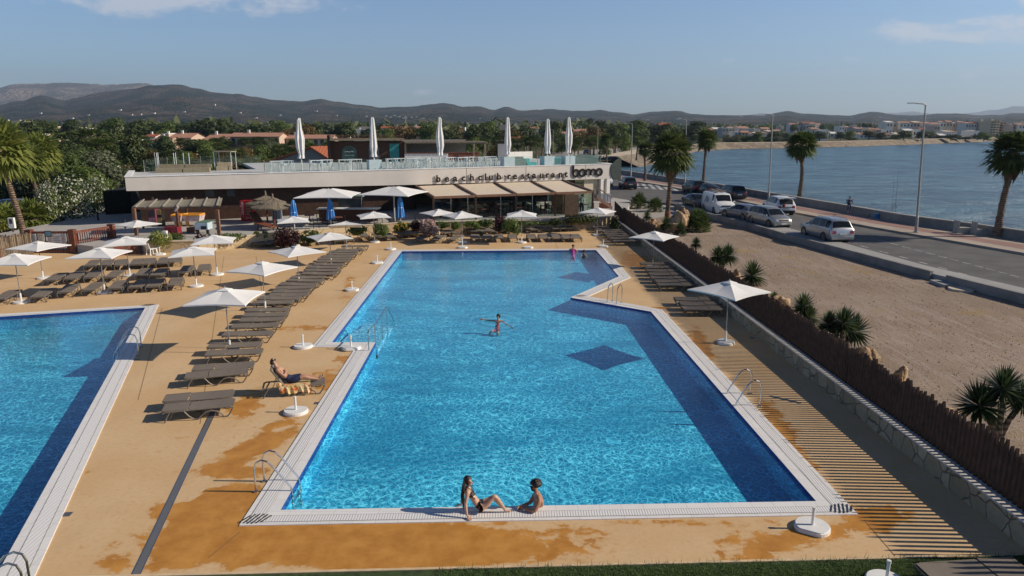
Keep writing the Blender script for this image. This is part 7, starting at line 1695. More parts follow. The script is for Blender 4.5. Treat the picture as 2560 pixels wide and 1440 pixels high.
t = thing('sea_wall_seat', 'L-shaped concrete seat by the sea wall, left one near the right palm', 'seat', tuple(P(2395, 582, PZ)), 0, 'concrete seats by the sea wall')
def cseat(px_, by, label):
 a = P(px_, by, PZ); t = thing('concrete_seat', label, 'seat', tuple(a), 0, 'concrete seats by the sea wall'); w = MB(); w.box(a.x, a.y, PZ, a.x + .9, a.y + .6, PZ + .45); w.build('seat', m_concr, t, world=True)
 w = MB(); w.box(a.x - .12, a.y, PZ, a.x, a.y + .6, PZ + 1.0); w.build('backrest', m_concr, t, world=True)
bpy.data.objects.remove(t)
cseat(2397, 584, 'L-shaped concrete seat by the sea wall, left of the right palm'); cseat(2441, 588, 'L-shaped concrete seat by the sea wall, right next to the palm foot'); cseat(1636, 449, 'distant L-shaped concrete seat by the sea wall near the large palm')
q = P(2192, 546, PZ); t = thing('cooler_box', 'blue round cooler box with white lid by the sea wall', 'cooler', tuple(q)); MB().cyl((0, 0, 0), (0, 0, .42), .22, .26, 14).build('body', M('cooler_blue', (.02, .14, .36), .4), t); MB().cyl((0, 0, .42), (0, 0, .5), .27, .25, 14).build('lid', M('cooler_lid', (.20, .38, .42), .5), t)
q = P(2176, 542, PZ); t = thing('tackle_bag', 'small pale tackle bag beside the blue cooler', 'bag', tuple(q)); MB().box(-.25, -.12, 0, .2, .12, .22).build('body', m_greyf, t); MB().tube([(-.15, 0, .22), (-.05, 0, .34), (.1, 0, .22)], .015, 5).build('handle', m_black, t)
for k, (x, y, tx, ty) in enumerate(((2231, 530, 2236, 432), (2238, 531, 2246, 428))):
 b = P(x, y, 1.07); top = atY(tx, ty, b.y + .5); t = thing('fishing_rod', 'thin fishing rod leaning upright at the sea wall, %s one' % ('left', 'right')[k], 'fishing rod', tuple(b), 0, 'fishing rods'); w = MB(); w.tube([b - Z * .5, top], [.022, .008], 5); w.build('rod', m_black, t, world=True)
 w = MB(); w.cyl(b + Z * .5, b + Z * .55 + Vector((.08, 0, 0)), .05, n=8); w.build('reel', m_steel, t, world=True)
t = thing('litter_slab', 'flat stone slab lying at the kerb wall end on the gravel', 'slab', tuple(P(2402, 725))); MB().lathe((0, 0, 0), [(.62, 0), (.6, .1)], 14).build('slab', m_sandcap, t)
# ---------------------------------------------------------------- houses at the left
def house(label, px0, px1, yb, yt, Yd, wall_m, roof_m, depth=9, pitch=.28, wins=3, storeys=2, grp='houses beyond the club', name='house', flat=False, side=0, arches=False, chim=1):
 a = atY(px0, yb, Yd); c = atY(px1, yb, Yd); zt_ = atY(px0, yt, Yd).z; zb = min(a.z, 0) - .3; W_ = c.x - a.x
 t = thing(name, label, 'house', ((a.x + c.x) / 2, Yd, 0), 0, grp); sd = Vector((side, depth, 0))
 ridge = 0 if flat else min(depth, W_) * pitch * .5; ze = zt_ - ridge
 w = MB(); A = [Vector((a.x, Yd, zb)), Vector((c.x, Yd, zb)), Vector((c.x, Yd, zb)) + sd, Vector((a.x, Yd, zb)) + sd]; B_2 = [Vector((q.x, q.y, ze)) for q in A]
 w.hexa(A, B_2)
 if not flat:
  m1, m2 = (B_2[0] + B_2[3]) / 2 + Z * ridge, (B_2[1] + B_2[2]) / 2 + Z * ridge
  w.tri(B_2[0], m1, B_2[3]); w.tri(B_2[1], B_2[2], m2)
 w.build('wall', wall_m, t, world=True)
 w = MB()
 if flat: w.hexa([q + Z * 0 for q in B_2], [q + Z * .25 for q in B_2])
 else:
  o_ = Vector((.4, 0, 0)); f_ = Vector((0, -.5, -.15))
  for e0, e1, r0, r1 in ((B_2[0], B_2[1], m1, m2), (B_2[3], B_2[2], m1, m2)):
   s_ = f_ if e0 is B_2[0] else Vector((0, .5, -.15)); w.quad(e0 - o_ + s_ + Z * .05, e1 + o_ + s_ + Z * .05, r1 + o_ + Z * .12, r0 - o_ + Z * .12); w.quad(e0 - o_ + s_ - Z * .12, e1 + o_ + s_ - Z * .12, e1 + o_ + s_ + Z * .05, e0 - o_ + s_ + Z * .05)
 w.build('roof', roof_m, t, world=True)
 hs_ = (ze - max(zb, 0)) / storeys
 for k in range(storeys):
  for i in range(wins):
   x = a.x + W_ * (i + .5) / wins; z = max(zb, 0) + hs_ * k + hs_ * .38; ww = W_ / wins * (.20 if not arches else .28); w = MB(); w.box(x - ww, Yd - .05, z, x + ww, Yd + .0, z + hs_ * .34)
   if arches: w.add([(x + ww * math.cos(q), Yd - .05, z + hs_ * .34 + ww * .6 * math.sin(q)) for q in [math.pi * j / 8 for j in range(9)]], [tuple(range(9))[::-1]])
   w.build('window', m_window, t, world=True)
 for k in range(chim): w = MB(); x = a.x + W_ * (.3 + .4 * k); w.box(x - .3, Yd + depth * .4, zt_ - ridge * .6, x + .3, Yd + depth * .4 + .6, zt_ + .9); w.build('chimney', m_hwhite, t, world=True)
 return t
house('salmon house with bright red porch roof seen between the left trees', 226, 300, 382, 352, 175, m_salmon, m_terra, 8, .3, 3, 1)
house('plain tan roofed house behind left palms', 205, 268, 365, 341, 200, m_hcream, m_terra2, 9, .2, 3, 1); house('tan house wall left of the twin palms', 385, 425, 366, 344, 210, m_salmon, m_terra2, 8, .2, 2, 1)
house('terracotta roofed house right of the tan wall', 428, 480, 372, 334, 215, m_salmon, m_terra2, 10, .35, 3, 2); house('pink house with large gable and balconies', 505, 590, 372, 336, 205, m_hcream, m_terra2, 9, .35, 4, 2, side=4); house('terracotta house with pale arches behind the gabled one', 578, 700, 376, 333, 200, m_salmon, m_terra2, 8, .2, 8, 2, arches=True)
house('long pink arcaded terrace row left of the first roof parasol', 690, 830, 378, 338, 205, m_salmon, m_terra2, 8, .2, 9, 2, arches=True)
house('white house with brown roof and chimneys on the far left slope', 454, 505, 332, 317, 420, m_hwhite, m_terra2, 9, .3, 3, 1, chim=2); house('row of white flat houses with small chimneys', 508, 612, 334, 322, 430, m_hwhite, m_hwhite, 9, .2, 7, 1, flat=True, chim=2)
house('house with grey slate roof and solar panels', 612, 662, 335, 313, 400, m_hwhite, M('slate', (.16, .17, .18), .5), 12, .5, 3, 1); house('cream house at the upper left frame edge', -10, 64, 318, 303, 420, m_hcream, m_hcream, 9, .1, 6, 1, flat=True, chim=3)
house('pair of orange-roofed houses, left one, behind the rooftop bar', 975, 1026, 334, 317, 330, m_salmon, m_terra2, 9, .3, 3, 1); house('pair of orange-roofed houses, right one, behind the rooftop bar', 1028, 1062, 332, 316, 332, m_salmon, m_terra2, 9, .3, 2, 1); house('small red-roofed house left of the second roof parasol', 838, 868, 338, 323, 330, m_hwhite, m_terra, 8, .3, 2, 1); house('low white flat house right behind the rooftop bar roof', 884, 925, 334, 324, 340, m_hwhite, m_hwhite, 8, .1, 3, 1, flat=True); house('small pink cube house beside the slim right roof parasol', 1249, 1264, 325, 313, 340, m_salmon, m_salmon, 6, .1, 1, 1, flat=True)
house('tiny white house low in the grove behind the palms', 1600, 1636, 330, 323, 420, m_hwhite, m_hwhite, 8, .1, 3, 1, flat=True); house('villa with terracotta tower roof behind the large palm', 1650, 1676, 326, 307, 430, m_hcream, m_terra, 8, .4, 2, 2)
house('pink-walled house behind the palms right of the roof parasols', 1275, 1300, 372, 342, 240, m_salmon, m_terra, 8, .3, 2, 2); house('small pale house by the coast road', 1398, 1420, 350, 330, 300, m_hwhite, m_terra2, 8, .3, 2, 2)
# ---------------------------------------------------------------- small pale houses among the groves
rh = random.Random(19); xs_ = sorted(list(range(70, 700, 42)) + list(range(705, 1500, 62)))
for i, x in enumerate(xs_):
 x += rh.randint(-14, 14); wd2 = rh.randint(14, 30); Yd = rh.choice((380, 400, 250 if x < 500 else 390)); yt = 315 + 8 * rh.random(); fl = rh.random() < .35
 if Yd == 250: yt = 334 + 8 * rh.random()
 house('small %s house among the trees of the plain, %s from the left' % ('white flat-roofed' if fl else 'terracotta-roofed', nth(i)), x, x + wd2, yt + 14, yt, Yd, rh.choice((m_hwhite, m_hcream, m_salmon, m_hwhite)), m_hwhite if fl else rh.choice((m_terra2, m_terra)), 8, .35, 2 + wd2 // 9, 1, 'small houses among the groves', flat=fl, chim=rh.randint(0, 1))
# ---------------------------------------------------------------- the town across the bay
rt = random.Random(55); wm = [m_hwhite, m_hcream, m_hwhite, m_hwhite, M('house_pink', (.56, .42, .36), .9, var=.1), M('house_grey2', (.40, .39, .38), .9, var=.1)]; rm = [m_terra2, m_terra, m_terra2, m_hwhite, m_hcream]
town = [(1738, 1748, 322, 312, 480, 1), (1762, 1786, 336, 318, 430, 0), (1786, 1806, 330, 320, 520, 0), (1806, 1838, 334, 318, 500, 0), (1836, 1872, 344, 328, 420, 0), (1848, 1872, 334, 316, 520, 0), (1870, 1902, 332, 320, 500, 0), (1872, 1915, 342, 330, 440, 0), (1738, 1752, 350, 336, 380, 1), (1920, 1950, 336, 324, 520, 0),
  (1952, 1960, 326, 314, 560, 1), (1976, 2056, 316, 307, 760, 1), (2050, 2072, 345, 326, 430, 1), (2060, 2070, 332, 322, 520, 1), (2098, 2112, 330, 317, 600, 1), (2132, 2142, 332, 314, 620, 1), (2140, 2172, 328, 318, 560, 0), (2110, 2140, 322, 316, 700, 1), (2172, 2190, 334, 320, 600, 0), (2190, 2216, 336, 322, 560, 0),
  (2216, 2300, 322, 304, 680, 0), (2262, 2302, 336, 322, 520, 1), (2308, 2346, 324, 306, 680, 0), (2336, 2350, 328, 313, 560, 1), (2350, 2412, 322, 303, 690, 0), (2366, 2392, 338, 326, 470, 0), (2300, 2330, 334, 322, 600, 0), (2196, 2240, 346, 334, 470, 1), (2240, 2262, 340, 330, 500, 0), (2412, 2440, 334, 306, 640, 1), (2422, 2444, 340, 328, 520, 0), (2434, 2450, 338, 328, 470, 1),
  (2150, 2190, 342, 332, 480, 1), (2512, 2530, 332, 308, 640, 1), (2530, 2560, 338, 310, 600, 1), (2120, 2140, 340, 330, 500, 0), (1820, 1840, 326, 316, 600, 0), (1905, 1925, 326, 318, 620, 0), (2030, 2048, 330, 320, 640, 0), (1690, 1712, 338, 328, 430, 1), (2000, 2024, 336, 326, 520, 1), (2076, 2096, 336, 328, 520, 0), (2556, 2600, 336, 304, 620, 1), (2330, 2366, 344, 334, 460, 1)]
t2_ = []
for a_, c_, yb_, yt_, Y_, f_ in town:
 n_ = max(1, round((c_ - a_) / 17))
 for k_ in range(n_): j_ = rt.random(); t2_.append((a_ + (c_ - a_) * (k_ - .05) / n_, a_ + (c_ - a_) * (k_ + .92) / n_, yb_, yt_ + (j_ - .4) * 5, Y_ + 8 * j_, f_ if n_ == 1 else int(j_ > .72)))
town = sorted(t2_)
for i, (x0, x1, yb, yt, Yd, fl) in enumerate(town):
 wmi = wm[i % len(wm)]; cn = {m_hwhite: 'white', m_hcream: 'cream', m_salmon: 'salmon'}.get(wmi, 'pinkish' if i % 6 == 4 else 'grey'); st_n = 2 if yb - yt > 12 else 1
 house('%s %s house in the far town, %s building from its left end' % (cn, 'flat-roofed' if fl else 'tile-roofed', nth(i)), x0, x1, yb + 2, yt, Yd, wmi, m_hwhite if fl else rm[(i * 7) % 5 if i % 3 else 0], 12 if x1 - x0 < 50 else 16, .35, max(2, int((x1 - x0) / 7)), st_n, 'houses of the far town', flat=bool(fl), chim=1 if i % 2 else 0, side=rt.random() * 4 - 2)
def block(label, x0, x1, yb, yt, Yd, mt, fl=5, bays=4):
 a = atY(x0, yb, Yd); c = atY(x1, yb, Yd); z1 = atY(x0, yt, Yd).z; t = thing('apartment_block', label, 'apartment block', ((a.x + c.x) / 2, Yd, 0), 0, 'apartment blocks of the far town'); w = MB(); w.box(a.x, Yd, -1, c.x, Yd + 14, z1); w.build('wall', mt, t, world=True)
 w = MB(); w.box(a.x + 2, Yd + 3, z1, a.x + (c.x - a.x) * .5, Yd + 8, z1 + 2); w.build('stair_house', mt, t, world=True); h = z1 / fl
 for k in range(fl):
  for b_ in range(bays):
   xa = a.x + (c.x - a.x) * (b_ + .15) / bays; xb = a.x + (c.x - a.x) * (b_ + .85) / bays; w = MB(); w.box(xa, Yd - .1, k * h + h * .4, xb, Yd - .02, k * h + h * .85); w.build('window', m_window, t, world=True)
  w = MB(); w.box(a.x, Yd - 1.4, k * h + h * .95, c.x, Yd - .12, k * h + h * 1.25 - .3); w.build('balcony', mt, t, world=True)
block('cream apartment block with stacked balconies, tallest in the far town', 2472, 2494, 344, 303, 600, m_hcream, 6, 3); block('cream apartment block just left of the tallest one', 2446, 2470, 340, 304, 640, m_hcream, 6, 3); block('beige apartment block right of the tallest one', 2494, 2512, 345, 306, 620, M('beige_block', (.52, .44, .34), .9), 6, 2); block('greyish apartment block beside the long tiled roofs', 2418, 2440, 330, 304, 720, MATS['house_grey2'], 5, 3)
t = thing('radio_mast', 'thin white radio mast standing in the far plain', 'mast', tuple(atY(1014, 310, 900))); q = atY(1014, 306, 900); q2 = atY(1014, 289, 900); w = MB(); w.tube([q, q2], [.5, .3], 4); w.build('shaft', m_hwhite, t, world=True); w = MB(); w.box(q2.x - 1.5, 899, q2.z - 3, q2.x + 1.5, 901, q2.z - 2.2); w.build('crossbar', m_hwhite, t, world=True)
rt = random.Random(8); fx = [(102, 284), (180, 297), (222, 289), (330, 288), (352, 287), (384, 284), (437, 298), (460, 281), (536, 263), (600, 283), (700, 289), (790, 279), (842, 290), (965, 291), (975, 294), (985, 290), (996, 293), (1008, 296), (1028, 294), (1040, 293), (1056, 297), (1225, 303), (1620, 300), (1700, 297), (1853, 293), (2130, 295), (2200, 295), (2262, 300), (300, 276), (640, 296), (1200, 297), (915, 292)]
hill1 = bpy.data.objects['hills']
bpy.context.view_layer.update()
for i, (x, y) in enumerate(sorted(fx)):
 o0 = Vector((0, 0, CAM_H)); d = (atY(x, y, 100) - o0).normalized(); ok, loc, nrm, idx = hill1.ray_cast(o0, d)
 if not ok: loc = atY(x, y, 1600)
 k = loc.y / FOC; w_ = (4 + 4 * rt.random()) * k; h_ = 2.2 * k
 t = thing('farmhouse', 'tiny white farmhouse on the hill slopes, %s from the left' % nth(i), 'house', tuple(loc), 0, 'white farmhouses on the slopes'); w = MB(); w.box(-w_ / 2, -w_ * .4, -h_, w_ / 2, w_ * .4, h_); w.build('wall', m_hwhite, t)
 w = MB(); w.prism([(-w_ * .55, -w_ * .45), (w_ * .55, -w_ * .45), (w_ * .55, w_ * .45), (-w_ * .55, w_ * .45)], h_, h_ * 1.25); w.build('roof', m_terra2, t)
# ---------------------------------------------------------------- people: one skinned surface each, clothes cut from it and lifted a little
def skin_mat(name, c):
 m, g = newmat(name); tc = g.n('ShaderNodeTexCoord').outputs['Object']; n_ = g.noise(tc, 6, 4, .6)
 col = g.mix(g.ramp(n_, .3, .7), tuple(q * .92 for q in c), tuple(q * 1.06 for q in c))
 p = g.n('ShaderNodeBsdfPrincipled'); g.set(p.inputs['Base Color'], col); p.inputs['Roughness'].default_value = .45
 p.inputs['Subsurface Weight'].default_value = .12; p.inputs['Subsurface Radius'].default_value = (.02, .008, .004); outp(g, p.outputs[0]); return m
sk_light = skin_mat('skin_light', (.56, .34, .23)); sk_tan = skin_mat('skin_tan', (.38, .19, .11)); sk_mid = skin_mat('skin_medium', (.46, .25, .155))
m_hair = M('hair_dark', (.022, .014, .010), .5, var=.5, sc_=30, bmp=.5, bsc=60); m_bk = M('cloth_black', (.014, .014, .016), .6); m_pink = M('cloth_pink', (.62, .05, .26), .6); m_redc = M('cloth_red', (.42, .03, .04), .6)
m_navy = M('cloth_navy', (.02, .028, .075), .7, var=.6, sc_=18); m_lens = M('sunglass_lens', (.01, .01, .012), .08)
def hand(J, Eg, wrist_key, wrist, d, side, curl, sc__=1.0, thumb=1, spread=.16):
 """palm and five fingers; d: pointing direction, side: across the palm towards the thumb, curl: bending direction"""
 d = Vector(d).normalized(); side = Vector(side); side = (side - d * side.dot(d)).normalized() * thumb; curl = Vector(curl).normalized()
 k = wrist_key; wr = Vector(wrist); pm = wr + d * .045 * sc__; J[k + '_palm'] = (pm, .030 * sc__); Eg.append((k, k + '_palm'))
 for i, (off, ln) in enumerate(((.030, .070), (.010, .078), (-.010, .073), (-.029, .058))):
  kn = wr + d * .088 * sc__ + side * off * sc__; J['%s_k%d' % (k, i)] = (kn, .0105 * sc__); Eg.append((k + '_palm', '%s_k%d' % (k, i)))
  dd = (d + side * off * spread * 40).normalized(); m1 = kn + (dd * .6 + curl * .15).normalized() * ln * .5 * sc__; m2 = m1 + (dd * .5 + curl * .5).normalized() * ln * .5 * sc__
  J['%s_m%d' % (k, i)] = (m1, .0088 * sc__); J['%s_t%d' % (k, i)] = (m2, .0075 * sc__); Eg += [('%s_k%d' % (k, i), '%s_m%d' % (k, i)), ('%s_m%d' % (k, i), '%s_t%d' % (k, i))]
 th = wr + d * .03 * sc__ + side * .036 * sc__; t2 = th + (d * .5 + side * .7 + curl * .2).normalized() * .034 * sc__; t3 = t2 + (d * .85 + side * .3 + curl * .2).normalized() * .028 * sc__
 J[k + '_th0'] = (th, .012 * sc__); J[k + '_th1'] = (t2, .0105 * sc__); J[k + '_th2'] = (t3, .0085 * sc__); Eg += [(k + '_palm', k + '_th0'), (k + '_th0', k + '_th1'), (k + '_th1', k + '_th2')]
def skin_body(name, J, Eg, root, mt, parent, sub=2):
 keys = list(J); idx = {k: i for i, k in enumerate(keys)}
 me = bpy.data.meshes.new(name); me.from_pydata([tuple(J[k][0]) for k in keys], [(idx[a], idx[b]) for a, b in Eg], []); ob = bpy.data.objects.new(name, me); COL.objects.link(ob)
 sm = ob.modifiers.new('skin', 'SKIN'); sm.use_smooth_shade = True; sm.branch_smoothing = .6
 for i, k in enumerate(keys):
  r = J[k][1]; v = me.skin_vertices[0].data[i]; v.radius = (r, r) if not isinstance(r, tuple) else r; v.use_root = (k == root)
 ss = ob.modifiers.new('sub', 'SUBSURF'); ss.levels = ss.render_levels = sub
 dg = bpy.context.evaluated_depsgraph_get(); m2 = bpy.data.meshes.new_from_object(ob.evaluated_get(dg)); bpy.data.objects.remove(ob)
 m2.materials.clear(); m2.materials.append(mt); m2.name = name; o = bpy.data.objects.new(name, m2); COL.objects.link(o); o.parent = parent
 for p_ in m2.polygons: p_.use_smooth = True
 return o
def cloth(body, name, pred, mt, off=.006, parent=None):
 me = body.data; vs = [v.co + v.normal * off for v in me.vertices]; use = [p_.vertices[:] for p_ in me.polygons if pred(p_.center)]
 if not use: return None
 w = MB(); ids = sorted({i for f in use for i in f}); mp = {i: k for k, i in enumerate(ids)}; w.add([vs[i] for i in ids], [tuple(mp[i] for i in f) for f in use]); return w.build(name, mt, parent or body.parent, smooth=True)
def tube_cloth(name, pts, r, mt, parent): w = MB(); w.tube(pts, r, 10); return w.build(name, mt, parent, smooth=True)
def head(J, Eg, neck_key, c, face, up, s=1.0):
 """head vertices: c is the centre of the skull, face the look direction"""
 face = Vector(face).normalized(); up = Vector(up).normalized(); c = Vector(c)
 J['jaw'] = (c - up * .065 * s + face * .028 * s, .058 * s); J['skull'] = (c + up * .005, .088 * s); J['crown_v'] = (c + up * .062 * s - face * .012 * s, .074 * s)
 J['nose0'] = (c - up * .018 * s + face * .080 * s, .014 * s); J['nose'] = (c - up * .032 * s + face * .102 * s, .010 * s)
 Eg += [(neck_key, 'jaw'), ('jaw', 'skull'), ('skull', 'crown_v'), ('skull', 'nose0'), ('nose0', 'nose')]
def face_bits(par, c, face, up, s=1.0, shades=False):
 face = Vector(face).normalized(); up = Vector(up).normalized(); sd = face.cross(up).normalized(); c = Vector(c)
 for k in (-1, 1):
  if shades: w = MB(); q = c + face * .094 * s + sd * k * .032 * s + up * .004; w.ball(q, .026 * s, .026 * s, .02 * s, 10, 6); w.build('sunglass_lens', m_lens, par)
  else: w = MB(); q = c + face * .083 * s + sd * k * .030 * s + up * .004; w.ball(q, .009 * s, .009 * s, .007 * s, 8, 5); w.build('eye', m_lens, par)
  w = MB(); q = c + sd * k * .088 * s - up * .012 * s; w.ball(q, .012 * s, .022 * s, .028 * s, 8, 6); w.build('ear', par.get('_sk'), par) if False else None
 if shades: w = MB(); w.bar(c + face * .10 * s - sd * .05 * s, c + face * .10 * s + sd * .05 * s, .01, .01); w.build('sunglass_frame', m_lens, par)
 w = MB(); q = c + face * .088 * s - up * .062 * s; w.bar(q - sd * .022 * s, q + sd * .022 * s, .012, .010); w.build('mouth', M('lips', (.35, .12, .09), .5), par)
def lumpy_hair(name, par, c, rx, ry, rz, face, up, seed, mt=None, cut=None, amp=.10):
 """hair shell over the skull, curls as noise, open at the face"""
 face = Vector(face).normalized(); up = Vector(up).normalized(); sd = face.cross(up).normalized(); c = Vector(c); w = MB(); n, k = 26, 18; vs = []; fs = []
 for i in range(k + 1):
  ph = math.pi * i / k
  for j in range(n):
   t_ = 2 * math.pi * j / n; q = Vector((math.sin(ph) * math.cos(t_), math.sin(ph) * math.sin(t_), math.cos(ph))); a = 1 + amp * noise.noise(q * 4.5 + Vector((seed, 0, 0))) + amp * .6 * noise.noise(q * 11)
   vs.append((q, c + (face * q.x * rx + sd * q.y * ry + up * q.z * rz) * a))
 for i in range(k):
  for j in range(n):
   f = (i * n + j, (i + 1) * n + j, (i + 1) * n + (j + 1) % n, i * n + (j + 1) % n); m_ = sum((vs[q][0] for q in f), Vector()) / 4
   if cut and cut(m_): continue
   fs.append(f)
 w.add([v[1] for v in vs], fs); return w.build(name, mt or m_hair, par, smooth=True)
V_ = Vector
# --- woman leaning back on the coping
q = P(1196, 1277, .03)
wo = thing('person', 'woman in black bikini with long dark hair leaning back on the near pool edge', 'person', tuple(q))
J = {}; Eg = []
J['pelvis'] = (V_((0, 0, .125)), (.135, .115)); J['waist'] = (V_((-.085, .0, .265)), (.105, .09)); J['chest'] = (V_((-.18, 0, .42)), (.125, .10)); J['uchest'] = (V_((-.225, 0, .515)), (.12, .085)); J['neck'] = (V_((-.235, 0, .60)), .048)
J['shR'] = (V_((-.225, -.155, .525)), .052); J['elR'] = (V_((-.275, -.235, .29)), .038); J['wrR'] = (V_((-.235, -.30, .055)), .026)
J['shL'] = (V_((-.245, .155, .525)), .052); J['elL'] = (V_((-.36, .20, .29)), .038); J['wrL'] = (V_((-.40, .20, .03)), .026)
J['hipR'] = (V_((.05, -.095, .11)), .105); J['thR'] = (V_((.20, -.10, .24)), .085); J['knR'] = (V_((.37, -.09, .43)), .060); J['caR'] = (V_((.47, -.08, .28)), .054); J['anR'] = (V_((.60, -.06, .07)), .034); J['hlR'] = (V_((.60, -.06, .035)), .03); J['toR'] = (V_((.74, -.05, .02)), .022)
J['hipL'] = (V_((.05, .095, .11)), .105); J['thL'] = (V_((.20, .12, .17)), .085); J['knL'] = (V_((.34, .17, .24)), .058); J['caL'] = (V_((.44, .17, .12)), .052); J['anL'] = (V_((.56, .16, -.02)), .034); J['toL'] = (V_((.68, .16, -.08)), .024)
Eg += [('pelvis', 'waist'), ('waist', 'chest'), ('chest', 'uchest'), ('uchest', 'neck'), ('uchest', 'shR'), ('shR', 'elR'), ('elR', 'wrR'), ('uchest', 'shL'), ('shL', 'elL'), ('elL', 'wrL'), ('pelvis', 'hipR'), ('hipR', 'thR'), ('thR', 'knR'), ('knR', 'caR'), ('caR', 'anR'), ('anR', 'hlR'), ('hlR', 'toR'), ('pelvis', 'hipL'), ('hipL', 'thL'), ('thL', 'knL'), ('knL', 'caL'), ('caL', 'anL'), ('anL', 'toL')]
J['bR'] = (V_((-.115, -.065, .445)), .058); J['bL'] = (V_((-.115, .065, .445)), .058); Eg += [('chest', 'bR'), ('chest', 'bL')]
hc = V_((-.215, 0, .735)); fc = V_((.93, -.25, -.05)); up = V_((-.05, 0, 1)); head(J, Eg, 'neck', hc, fc, up, 1.0)
hand(J, Eg, 'wrR', J['wrR'][0], (.55, -.7, -.25), (.7, .6, 0), (0, 0, -1), 1.0); hand(J, Eg, 'wrL', J['wrL'][0], (-.7, .3, -.15), (0, -1, 0), (0, 0, -1), 1.0)
bo_ = skin_body('body', J, Eg, 'pelvis', sk_light, wo)
cloth(bo_, 'bikini_top', lambda c: .40 < c.z + (c.x + .12) * -.35 < .50 and c.x > -.165 and abs(c.y) < .125, m_bk, .006)
cloth(bo_, 'bikini_top', lambda c: abs((c.z - .405) + .45 * (c.x + .18)) < .012 and c.x < -.08 and abs(c.y) < .14, m_bk, .005)
cloth(bo_, 'bikini_bottom', lambda c: abs(c.y) < .15 and abs((c.z - .17) - .75 * (c.x + .0)) < .045 and c.x > -.16 and c.x < .10 or (abs(c.y) < .05 and c.x < .16 and c.x > -.02 and c.z < .24), m_bk, .006)
tube_cloth('bikini_strap', [V_((-.10, -.07, .50)), V_((-.17, -.07, .575)), V_((-.27, -.03, .615))], .006, m_bk, wo); tube_cloth('bikini_strap', [V_((-.10, .07, .50)), V_((-.17, .07, .575)), V_((-.27, .03, .615))], .006, m_bk, wo)
lumpy_hair('hair', wo, hc + V_((-.012, 0, .022)), .105, .094, .112, fc, up, 3, cut=lambda q: q.x > .32 and q.z < .55, amp=.04)
rn = random.Random(4); w = MB()
for i in range(46):
 a = rn.random(); y0 = (rn.random() - .5) * .15; p0 = hc + V_((-.06 - .03 * rn.random(), y0, .04 - .05 * rn.random())); l = .40 + .28 * rn.random()
 w.tube([p0, p0 + V_((-.045, y0 * .2 - .01, -.16)), p0 + V_((-.075 + .02 * rn.random(), y0 * .35 - .02, -.34)), p0 + V_((-.07 + .05 * rn.random(), y0 * .4 - .03 * rn.random(), -l))], [.016, .018, .014, .004], 5)
w.build('long_hair', m_hair, wo, smooth=True); face_bits(wo, hc, fc, up)
# --- man in the water resting on the edge
q = P(1342, 1274, .03); mn = thing('person', 'man with curly black hair and sunglasses in the pool, leaning his elbow on the edge', 'person', tuple(q)); J = {}; Eg = []
J['pelvis'] = (V_((.05, .42, -.42)), (.15, .12)); J['waist'] = (V_((.05, .33, -.20)), (.135, .105)); J['chest'] = (V_((.05, .20, .05)), (.185, .14)); J['uchest'] = (V_((.03, .14, .25)), (.18, .12)); J['neck'] = (V_((.005, .13, .375)), .068)
J['shR'] = (V_((.07, -.06, .27)), .078); J['elR'] = (V_((-.06, -.17, .05)), .052); J['wrR'] = (V_((-.30, -.03, .04)), .030)
J['shL'] = (V_((.02, .33, .27)), .072); J['elL'] = (V_((-.15, .24, .03)), .046); J['wrL'] = (V_((-.36, .06, .05)), .030)
J['hipR'] = (V_((.10, .45, -.52)), .10); J['knR'] = (V_((.08, .60, -.80)), .07); J['hipL'] = (V_((-.05, .48, -.52)), .10); J['knL'] = (V_((-.06, .62, -.80)), .07)
Eg += [('pelvis', 'waist'), ('waist', 'chest'), ('chest', 'uchest'), ('uchest', 'neck'), ('uchest', 'shR'), ('shR', 'elR'), ('elR', 'wrR'), ('uchest', 'shL'), ('shL', 'elL'), ('elL', 'wrL'), ('pelvis', 'hipR'), ('hipR', 'knR'), ('pelvis', 'hipL'), ('hipL', 'knL')]
hc = V_((-.03, .12, .51)); fc = V_((-.96, -.22, -.12)); up = V_((-.12, 0, .98)); head(J, Eg, 'neck', hc, fc, up, 1.12)
hand(J, Eg, 'wrR', J['wrR'][0], (-.85, .35, -.02), (0, .3, 1), (-.2, .8, -.3)); hand(J, Eg, 'wrL', J['wrL'][0], (-.6, -.7, -.05), (0, 0, 1), (.4, -.5, -.3))
bo_ = skin_body('body', J, Eg, 'pelvis', sk_tan, mn)
lumpy_hair('curly_hair', mn, hc + V_((.012, 0, .065)), .135, .125, .115, fc, up, 8, cut=lambda q: q.z < -.35 or (q.x > .55 and q.z < .1), amp=.22)
lumpy_hair('beard', mn, hc + V_((-.03, -.004, -.062)), .072, .072, .055, fc, up, 9, cut=lambda q: q.z > .35 or q.x < -.1, amp=.1); face_bits(mn, hc, fc, up, 1.04, True)
# --- man lying on the raised lounger (built in the lounger's frame: head at -X)
mr = thing('person', 'man in navy shorts and sunglasses reclining with folded arms on a raised sun lounger', 'person'); mr.matrix_world = ML_mat; J = {}; Eg = []
bx, bz = -.30, .35; ub = V_((-math.cos(R(58)), 0, math.sin(R(58)))); nb_ = V_((math.sin(R(58)), 0, math.cos(R(58))))
def T(l, o_, y=0): return V_((bx, y, bz)) + ub * l + nb_ * o_
J['pelvis'] = (V_((-.17, 0, .48)), (.165, .125)); J['waist'] = (T(.20, .13), (.14, .11)); J['chest'] = (T(.38, .145), (.165, .125)); J['uchest'] = (T(.53, .13), (.16, .10)); J['neck'] = (T(.645, .135), .058)
J['shR'] = (T(.52, .12, -.20), .062); J['elR'] = (T(.27, .20, -.27), .046); J['wrR'] = (T(.30, .29, -.05), .030); J['shL'] = (T(.52, .12, .20), .062); J['elL'] = (T(.27, .20, .27), .046); J['wrL'] = (T(.33, .29, .06), .030)
